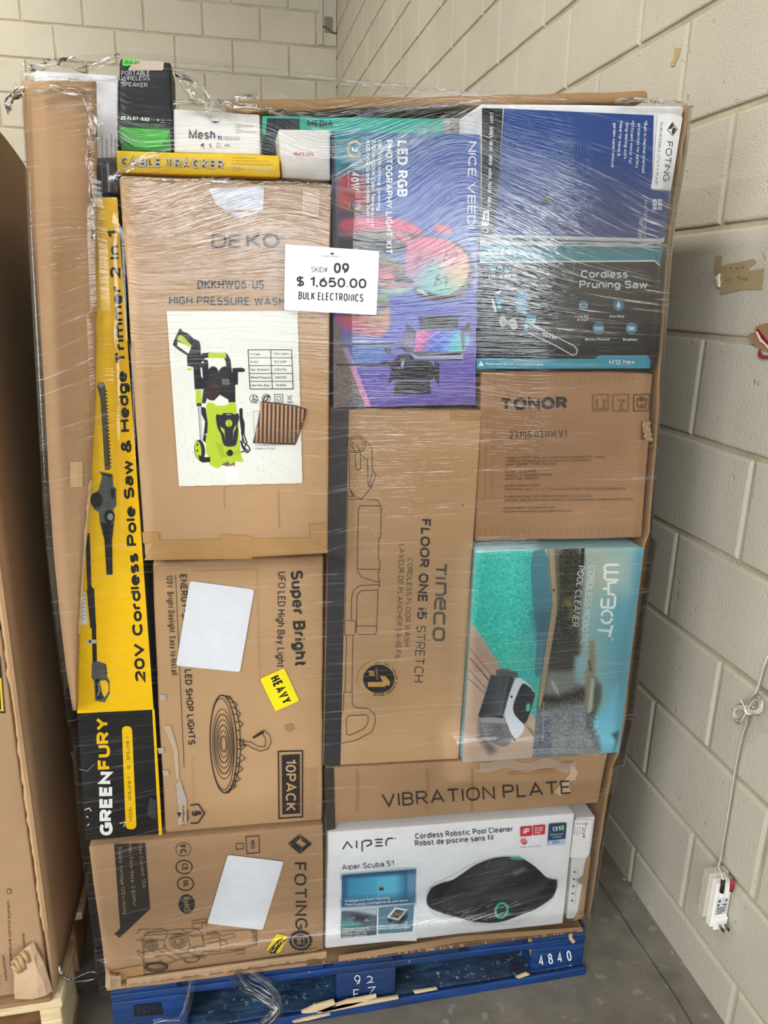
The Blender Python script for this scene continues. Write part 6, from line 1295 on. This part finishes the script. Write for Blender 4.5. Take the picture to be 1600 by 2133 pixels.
for i in range(22): A.poly([(830+i*15.4, 792+i*1.1), (836+i*15.4, 792+i*1.1), (836+i*15.4, 812+i*1.6), (830+i*15.4, 811+i*1.6)], ink('#efe6c0', .4))
A.text('CAT5 & CAT6', (862, 834), (930, 838), 9, ink('#8a701c', .4), .14)
mb.build('box_body', r)
r, mb, A = carton('white_box', 'small plain white box with red lettering, between the yellow and the purple boxes', 'box', [(580, 269), (688, 271), (689, 377), (587, 371)], 1.205, 0.08, ink('#d4d1cc', .4), 0.003, 0.0006)
A.text('HUPEJOS', (612, 324), (653, 325), 7.5, ink('#c5344a', .4), .18, .16); A.fr(230, 110, .29375); A.line([(1480, 850), (1492, 862), (1500, 850)], 4, WHT); A.line([(1492, 862), (1490, 878)], 4, WHT)
mb.build('box_body', r)
r, mb, A = carton('media_box', 'teal and black box showing only its upper edge behind the purple box', 'box', [(546, 241), (994, 248), (996, 372), (548, 368)], 1.325, 0.14, ink('#2f9c8a', .4), 0.003, 0.0006)
A.text('MEDIA', (640, 263), (694, 264), 13, ink('#1d3b3a', .4), .24, .12); A.text('level 2', (872, 269), (898, 270), 7, ink('#1d3b3a', .4), .14); A.poly([(556, 246), (624, 247), (624, 272), (554, 278)], ink('#23282a', .4)); A.poly([(546, 282), (600, 274), (600, 345), (546, 345)], ink('#1b2b29', .4)); A.poly([(924, 246), (994, 247), (994, 290), (924, 290)], ink('#8d8a84', .4))
for i in range(14): A.rect(930+(i % 7)*9, 252+(i//7)*10+(i % 3)*3, 935+(i % 7)*9, 256+(i//7)*10+(i % 3)*3, ink(['#b6b2aa', '#6c6963', '#4f5a58'][i % 3], .4))
mb.build('box_body', r)
r, mb, A = carton('white_box', 'white box with a grey striped lower half, behind the bowed cardboard corner sheet', 'box', [(70, 147), (246, 156), (244, 402), (75, 402)], 1.24, 0.25, ink('#d6d5da', .4), 0.003, 0.0008)
A.fr(0, 120, .1625)
for i, x in enumerate((1310, 1370, 1430, 1480)): A.line([(x, 980+(i % 2)*60), (x+14, 1700)], 10+6*(i % 2), ink('#9c9ca2', .4))
A.poly([(1200, 1290), (1500, 1280), (1495, 1730), (1200, 1730)], ink('#55565a', .4)); A.line([(1380, 1350), (1400, 1720)], 30, ink('#a9a9ad', .4)); A.line([(1300, 1350), (1310, 1700)], 12, ink('#8a8a8e', .4))
mb.build('box_body', r)
r, mb, A = carton('brown_carton', 'long flat brown carton lying across the top of the load behind the purple box', 'carton', [(470, 208), (1352, 189), (1352, 212), (470, 237)], 1.33, 0.7, cardboard('#94734e', 'far_card', .2), 0.008, 0.003, film=False, n=(20, 6, 3))
mb.build('carton_body', r)
# ---- the price sign taped over the wrap

mb = MB(); Ys = 1.149; A = Art(mb, Ys, 0.0)
q = rounded([(594, 509), (790, 523), (784, 656), (592, 646)], 4)
f = [A.w(p) for p in q]; n = len(f); tr = tessellate_polygon([[Vector((p.x, p.z, 0)) for p in f]])
mb.add(f+[p+Vector((0, 0.0015, 0)) for p in f], [tuple(t) for t in tr]+[tuple(a+n for a in t) for t in tr]+[(i, (i+1) % n, (i+1) % n+n, i+n) for i in range(n)], ink('#f3f3f2', .55, .2))
A.lift = 0.0004; A.fr(0, 80, .5); TX = ink('#2e2e30', .5)
A.text('SKID#', (1297, 974), (1364, 975), 23, TX, .1, .12); A.text('09', (1390, 978), (1454, 980), 44, TX, .2, .1); A.text('$ 1,650.00', (1234, 1032), (1526, 1042), 41, TX, .19, .12); A.text('BULK ELECTRONICS', (1243, 1087), (1513, 1098), 33, TX, .14, .1)
A.text('liquidationdeals.ca', (1340, 909), (1426, 913), 9, ink('#8a8a8c', .5), .12, .12); A.line([(1350, 917), (1420, 920)], .8, ink('#c4c4c4', .5)); A.text('09/12', (1496, 914), (1511, 915), 5, ink('#9a9a9c', .5), .12)
A.poly([(1384, 905), (1383, 900), (1377, 901), (1378, 898), (1374, 895), (1378, 894), (1380, 896), (1381, 892), (1383, 893), (1384, 889), (1385, 893), (1387, 892), (1388, 896), (1390, 894), (1394, 895), (1390, 898), (1391, 901), (1385, 900)], BLK)
sg = mb.build('price_sign', loc=at(690, 646, Ys)); tag(sg, 'white printed price sign stuck on the wrap above the label of the pressure washer carton', 'sign')

# ------------------------------------------------------------------ the stretch wrap
def film_mat(name, crease_gain, tint=(0.93, 0.93, 0.92)):
    t = NT(name)
    at_ = t.n('ShaderNodeAttribute', attribute_name='flow'); am = t.n('ShaderNodeAttribute', attribute_name='crease')
    def flow(sx, sy, sz=1.0):
        mp = t.n('ShaderNodeMapping'); mp.inputs['Scale'].default_value = (sx, sy, sz); t.l(at_.outputs['Vector'], mp.inputs[0]); return mp.outputs[0]
    n1 = t.noise(flow(3.2, 150), 1.0, 3, 0.55, 0.05)          # long drawn-out pleats
    n2 = t.noise(flow(7, 420), 1.0, 2, 0.5, 0.0)           # fine hair pleats
    n3 = t.noise(flow(7, 16), 1.0, 3, 0.6)                  # patches
    ns = t.noise(flow(26, 300), 1.0, 2, 0.6, 0.1)           # short glints
    h = t.math('ADD', t.math('MULTIPLY', n1, 0.8), t.math('MULTIPLY', n2, 0.5))
    h = t.math('ADD', h, t.math('MULTIPLY', ns, 0.75))
    bs = t.n('ShaderNodeBump', _Distance=0.0007); t.l(h, bs.inputs['Height']); t.l(t.math('ADD', t.math('MULTIPLY', am.outputs['Fac'], 1.0), 0.0), bs.inputs['Strength'])
    nrm = bs.outputs[0]
    # clear film
    tr = t.n('ShaderNodeBsdfTransparent'); tr.inputs[0].default_value = (*tint, 1)
    gl = t.n('ShaderNodeBsdfGlossy'); gl.inputs['Roughness'].default_value = 0.07; gl.inputs['Color'].default_value = (1, 1, 1, 1); t.l(nrm, gl.inputs['Normal'])
    fr = t.n('ShaderNodeFresnel', _IOR=1.5); t.l(nrm, fr.inputs['Normal'])
    m1 = t.n('ShaderNodeMixShader'); t.l(t.math('MULTIPLY', fr.outputs[0], t.math('ADD', t.math('MULTIPLY', am.outputs['Fac'], 1.5), 0.1)), m1.inputs[0]); t.l(tr.outputs[0], m1.inputs[1]); t.l(gl.outputs[0], m1.inputs[2])
    # stress-whitened pleats; the white also stands in for glare streaks
    df = t.n('ShaderNodeBsdfDiffuse'); df.inputs['Color'].default_value = (0.86, 0.86, 0.85, 1); t.l(nrm, df.inputs['Normal'])
    g2 = t.n('ShaderNodeBsdfGlossy'); g2.inputs['Roughness'].default_value = 0.28; t.l(nrm, g2.inputs['Normal'])
    m2 = t.n('ShaderNodeMixShader'); m2.inputs[0].default_value = 0.45; t.l(df.outputs[0], m2.inputs[1]); t.l(g2.outputs[0], m2.inputs[2])
    pl = t.math('MULTIPLY', t.ramp(n1, (0.56, 0.0), (0.66, 1.0)), t.ramp(ns, (0.44, 0.08), (0.62, 1.0)))
    pl = t.math('ADD', pl, t.math('MULTIPLY', t.ramp(n2, (0.60, 0.0), (0.70, 1.0)), 0.30))
    k = t.math('MULTIPLY', t.ramp(n3, (0.34, 0.12), (0.66, 1.0)), am.outputs['Fac'])
    k = t.math('MULTIPLY', t.math('MULTIPLY', pl, k), crease_gain)
    k = t.math('MINIMUM', k, 0.85)
    m3 = t.n('ShaderNodeMixShader'); t.l(k, m3.inputs[0]); t.l(m1.outputs[0], m3.inputs[1]); t.l(m2.outputs[0], m3.inputs[2])
    t.l(m3.outputs[0], t.out.inputs['Surface']); return t.m
FILM = film_mat('stretch_film', 0.46)
def add_attr(o, flow, crease):
    a = o.data.attributes.new('flow', 'FLOAT_VECTOR', 'POINT'); a.data.foreach_set('vector', np.array(flow, dtype=np.float32).ravel())
    a = o.data.attributes.new('crease', 'FLOAT', 'POINT'); a.data.foreach_set('value', np.array(crease, dtype=np.float32).ravel())
NXF, NZF = 150, 250
pyk = [110, 300, 500, 820, 1120, 1300, 1500, 1750, 2000, 2050]
LFT = [54, 66, 74, 91, 106, 124, 152, 170, 205, 216]; RGT = [1459, 1439, 1407, 1384, 1363, 1335, 1312, 1263, 1227, 1223]
topk = ([54, 62, 110, 175, 250, 356, 480, 700, 1000, 1200, 1446], [150, 143, 130, 120, 112, 119, 136, 162, 193, 205, 212])
botk = ([200, 222, 680, 1220], [2040, 2044, 1982, 1925])
PXG = np.zeros((NZF, NXF)); PYG = np.zeros((NZF, NXF))
for j in range(NXF):
    u = j/(NXF-1)
    for i in range(NZF):
        v = i/(NZF-1); y = 1000.0; x = 700.0
        for _ in range(4):
            x = np.interp(y, pyk, LFT)*(1-u)+np.interp(y, pyk, RGT)*u
            y = np.interp(x, *topk)*(1-v)+np.interp(x, *botk)*v
        PXG[i, j] = x; PYG[i, j] = y
D = np.stack([PXG-800.0, 1066.5-PYG, np.full(PXG.shape, FPX)], -1) @ RM.T
XX = D[..., 0]/D[..., 1]*1.19; ZZ = EYE+D[..., 2]/D[..., 1]*1.19
HULL = np.full(XX.shape, 9.0)
def inquad(P, X, Z, grow=0.004):
    c = sum((Vector(p) for p in P), Vector())/4; inside = np.ones(X.shape, bool)
    Q = [(p.x+math.copysign(grow, p.x-c.x), p.z+math.copysign(grow, p.z-c.z)) for p in P]
    for a, b in zip(Q, Q[1:]+Q[:1]): inside &= ((b[0]-a[0])*(Z-a[1])-(b[1]-a[1])*(X-a[0])) <= 0
    return inside
for P, Y in FRONTS: HULL = np.where(inquad(P, XX, ZZ), np.minimum(HULL, Y), HULL)
for i in range(NZF):
    for j in range(NXF):
        y = PYG[i, j]
        if 160 < y < 1490 and PXG[i, j] < np.interp(y, yk, RE)+6: HULL[i, j] = min(HULL[i, j], 1.166)
HULL = np.minimum(HULL, 1.192); HULL = np.where((PYG > 1530) & (PYG < 1625) & (PXG > 940), 1.174, HULL); HULL[-8:, :] = np.minimum(HULL[-8:, :], 1.172)
def shift_min(a):
    p = np.pad(a, 1, mode='edge'); return np.minimum.reduce([p[di:di+a.shape[0], dj:dj+a.shape[1]] for di in range(3) for dj in range(3)])
def blur(a):
    p = np.pad(a, 1, mode='edge'); return sum(p[di:di+a.shape[0], dj:dj+a.shape[1]] for di in range(3) for dj in range(3))/9.0
H2 = HULL.copy()
for _ in range(60): H2 = np.where(H2 > 5, shift_min(H2), H2)
H2 = np.where(H2 > 5, 1.2, H2)
S = shift_min(shift_min(H2))
for _ in range(7): S = blur(S)
YF = np.minimum(S, H2-0.001)-0.0095
for q in range(5): YF[:, -1-q] = np.where(PYG[:, -1-q] > 190, YF[:, -1-q]*(q/5)+np.where((PYG[:, -1-q] > 1125) & (PYG[:, -1-q] < 1590), 1.178, 1.1965)*(1-q/5), YF[:, -1-q])
# tension lines: where pleats run at a slant (slope, centre px, spread px)
def gk(cx, cy, sx, sy): return np.exp(-((PXG-cx)/sx)**2-((PYG-cy)/sy)**2)
U = XX.copy(); V = ZZ.copy()
def pleat(slope, cx, cy, sx, sy):           # pleats inside this patch run at a slant
    x0 = float(at(cx, cy, 1.19).x); return slope*(XX-x0)*np.exp(-((PXG-cx)/sx)**4)*np.exp(-((PYG-cy)/sy)**2)
V = V-sum(pleat(*q) for q in ((-0.40, 1215, 440, 300, 170), (0.45, 800, 320, 200, 120), (0.36, 430, 430, 260, 120), (0.45, 140, 560, 110, 420), (0.18, 420, 1780, 330, 220), (0.12, 930, 1860, 330, 180), (0.10, 300, 900, 300, 200), (0.14, 1250, 840, 200, 60)))
CR = 0.32+1.4*gk(1190, 520, 250, 100)+1.0*gk(1240, 640, 200, 90)+0.9*gk(1290, 440, 160, 80)+0.9*gk(440, 440, 190, 75)+0.35*gk(500, 560, 230, 50)+0.35*gk(730, 560, 110, 300)+0.35*gk(840, 300, 180, 70)+0.42*gk(820, 1020, 170, 170)+0.35*gk(1180, 930, 170, 110)+0.35*gk(1170, 1350, 200, 150)+0.35*gk(820, 1350, 160, 220)+0.35*gk(120, 700, 120, 330)+0.3*gk(930, 1840, 300, 130)+0.2*gk(450, 1850, 250, 120)+0.15*gk(210, 250, 60, 120)-0.25*gk(480, 900, 170, 200)-0.30*gk(480, 1560, 160, 160)-0.25*gk(120, 330, 70, 90)+0.1*gk(330, 320, 90, 40)-0.2*gk(400, 200, 200, 90)
CR = np.clip(CR, 0.12, 2.4)  # crease raised where glare should show, so the film is whiter there
# gentle billows of the film itself
for i in range(NZF):
    for j in range(NXF-4):
        YF[i, j] -= 0.0006*(1+noise.noise(Vector((U[i, j]*3, V[i, j]*24, 2.0))))
cols = [[(XX[i, j], YF[i, j], ZZ[i, j]) for i in range(NZF)] for j in range(NXF)]
fl = [[(U[i, j], V[i, j], 0) for i in range(NZF)] for j in range(NXF)]; cr = [[CR[i, j] for i in range(NZF)] for j in range(NXF)]
Lc, Lf, Lr, Rc, Rf, Rr = [], [], [], [], [], []
for yb in (2.2, 1.9, 1.6, 1.4, 1.28, 1.22):
    Lc.append([(XX[i, 0]-0.012-0.045*min(1, (yb-1.2)*5)*(PYG[i, 0] < 1580), yb, ZZ[i, 0]) for i in range(NZF)]); Lf.append([(U[i, 0]-(yb-1.2), V[i, 0], 0) for i in range(NZF)]); Lr.append([0.12]*NZF)
    Rc.append([(XX[i, -1]+0.008, yb, ZZ[i, -1]) for i in range(NZF)]); Rf.append([(U[i, -1]+(yb-1.2), V[i, -1], 0) for i in range(NZF)]); Rr.append([0.6]*NZF)
grid = Lc+cols+Rc[::-1]; fl = Lf+fl+Rf[::-1]; cr = Lr+cr+Rr[::-1]
mb = MB(); mb.sheet(grid, FILM, True)
wrap = empty('stretch_wrap', (0.22, 1.7, 0.15), 'clear plastic stretch wrap pulled tight round the whole pallet load', 'stretch wrap')
o = mb.build('film', wrap); add_attr(o, fl, cr)

# ropes, bunched strips and loose ends of the wrap
BUNCH = film_mat('bunched_film', 2.4)
def strip(pts, w, Y, cr=1.5, amp=0.004, nw=7, seed=0.0, wid=None, mat=None):
    """a crinkled strip of film through pixel points, w px wide"""
    P = np.array(pts, float); seg = np.r_[0, np.cumsum(np.hypot(*np.diff(P, axis=0).T))]; n = max(10, int(seg[-1]/7))
    rows, fl, c = [], [], []
    for i in range(n+1):
        s_ = seg[-1]*i/n; x, y = np.interp(s_, seg, P[:, 0]), np.interp(s_, seg, P[:, 1]); x2, y2 = np.interp(min(s_+3, seg[-1]), seg, P[:, 0]), np.interp(min(s_+3, seg[-1]), seg, P[:, 1])
        x1, y1 = np.interp(max(s_-3, 0), seg, P[:, 0]), np.interp(max(s_-3, 0), seg, P[:, 1]); d = np.array([x2-x1, y2-y1]); d /= np.hypot(*d)+1e-9
        ww = w*(np.interp(i/n, np.linspace(0, 1, len(wid)), wid) if wid else 1); yy = Y if not isinstance(Y, (list, tuple)) else float(np.interp(i/n, np.linspace(0, 1, len(Y)), Y)); row = []
        for k in range(nw):
            q = (k/(nw-1)-.5)*ww; p = at(x-d[1]*q, y+d[0]*q, yy)
            nv = noise.noise_vector(Vector((s_*.035+seed, k*0.9, seed)))*amp; nv.y -= amp*0.6*math.cos((k/(nw-1)-.5)*math.pi)
            row.append(p+nv); fl.append((s_*.0012+seed, k*.006+.002*noise.noise(Vector((s_*.02, k, seed))), 0)); c.append(cr)
        rows.append(row)
    mb = MB(); mb.sheet(rows, mat or BUNCH, True); return mb, fl, c
def rope(name, *a, desc=None, **kw):
    mb, fl, c = strip(*a, **kw); o = mb.build(name, wrap); add_attr(o, fl, c)
    if desc: o['label'] = desc
    return o
rope('taut_edge', [(356, 134), (560, 148), (740, 170), (1000, 196), (1180, 204)], 9, 1.225, 0.9, 0.0012, desc='taut rolled edge of film')
rope('taut_edge', [(360, 146), (600, 168), (800, 178), (1000, 198)], 6, 1.228, 0.7, 0.001, seed=4)
rope('twisted_strand', [(60, 168), (110, 163), (180, 166), (245, 169), (262, 172)], 9, 1.155, 1.8, 0.002, seed=1)
rope('twisted_strand', [(160, 146), (190, 140), (226, 126), (250, 114)], 10, 1.215, 1.5, 0.003, seed=2)
rope('bunched_film', [(62, 146), (80, 138), (110, 132), (150, 130), (180, 138)], 20, 1.21, 1.0, 0.010, seed=3)
rope('twisted_strand', [(364, 152), (392, 178), (424, 206), (452, 226), (490, 238)], 34, 1.225, 0.8, 0.008, seed=5, wid=(0.3, .9, 1.2, 1, .4))
rope('bunched_film', [(362, 214), (410, 213), (460, 214)], 10, 1.228, 1.5, 0.004, seed=6)
rope('bunched_film', [(452, 212), (490, 218), (540, 228), (600, 238)], 18, 1.223, 1.7, 0.008, seed=7, wid=(.4, 1, .9, .3))
rope('bunched_film', [(488, 207), (512, 205), (536, 200)], 10, 1.23, 1.3, 0.008, seed=8)
rope('bunched_film', [(560, 238), (680, 240), (860, 226), (1000, 212)], 9, 1.222, 1.0, 0.004, seed=9)
rope('bunched_film', [(1280, 213), (1330, 209), (1390, 214), (1440, 220)], 10, 1.185, 1.3, 0.006, seed=10)
rope('twisted_strand', [(690, 374), (760, 338), (850, 294), (960, 238), (1030, 206)], 36, 1.182, 0.55, 0.002, seed=11, wid=(.5, .8, 1, .8, .4), nw=11)
rope('twisted_strand', [(228, 372), (262, 352), (300, 330), (350, 314)], 20, 1.172, 1.4, 0.003, seed=12, wid=(.3, .5, .8, .3))
rope('bunched_film', [(22, 236), (19, 214), (27, 200), (38, 188), (42, 176)], 22, 1.25, 1.0, 0.012, seed=13, wid=(.4, 1, 1, .7, .4))
rope('bunched_film', [(178, 206), (190, 226), (200, 250), (204, 290)], 30, 1.152, 1.0, 0.007, seed=14, wid=(.5, 1, .9, .3))
rope('bunched_film', [(62, 186), (110, 184), (160, 192), (190, 200)], 20, 1.152, 0.8, 0.006, seed=15)
rope('bunched_film', [(184, 270), (188, 340), (192, 420), (194, 500)], 10, 1.156, 1.3, 0.004, seed=16)
rope('bunched_film', [(1000, 494), (1090, 500), (1240, 508), (1388, 512)], 8, 1.184, 1.0, 0.004, seed=17)
rope('bunched_film', [(250, 372), (340, 374), (520, 378), (686, 386)], 8, 1.152, 1.2, 0.004, seed=18)
# loose tails at the foot
GREYF = film_mat('dusty_film', 2.0, (0.55, 0.56, 0.57))
rope('loose_tail', [(486, 2030), (512, 2055), (545, 2074), (572, 2090), (578, 2104), (566, 2120), (548, 2138)], 26, (1.176, 1.182, 1.18, 1.178, 1.172, 1.16, 1.12), 1.1, 0.004, seed=20, desc='dusty loose tail of film hanging over the pallet', mat=GREYF)
rope('loose_tail', [(520, 2026), (556, 2048), (576, 2075), (580, 2100), (560, 2122), (530, 2150)], 18, (1.176, 1.176, 1.174, 1.17, 1.158, 1.11), 1.4, 0.004, seed=21, mat=BUNCH)
rope('loose_tail', [(400, 2038), (396, 2070), (388, 2105), (376, 2126), (320, 2131)], 16, (1.178, 1.178, 1.176, 1.173, 1.17), 0.8, 0.003, seed=22, mat=BUNCH)

# a loop of film hanging from the neighbouring load into the gap
mb = MB(); lp = [(122, 2008, 1.235), (124, 2022, 1.232), (134, 2036, 1.23), (152, 2045, 1.228), (174, 2043, 1.226), (194, 2040, 1.226), (203, 2032, 1.228), (199, 2025, 1.23), (188, 2024, 1.232), (168, 2032, 1.232), (148, 2042, 1.23), (130, 2054, 1.225)]
mb.tube([at(*p) for p in lp], 0.0014, GREYF, 8, [1.6, 1.9, 1.7, 1.5, 1.2, 1, .8, .8, .8, .7, .7, .6]); o = mb.build('film_loop', loc=at(*lp[0])); add_attr(o, [(v.co.x, v.co.z*.2, 0) for v in o.data.vertices], [1.6]*len(o.data.vertices))
tag(o, 'thin loose loop of clear film hanging in the gap between the two loads', 'film loop')
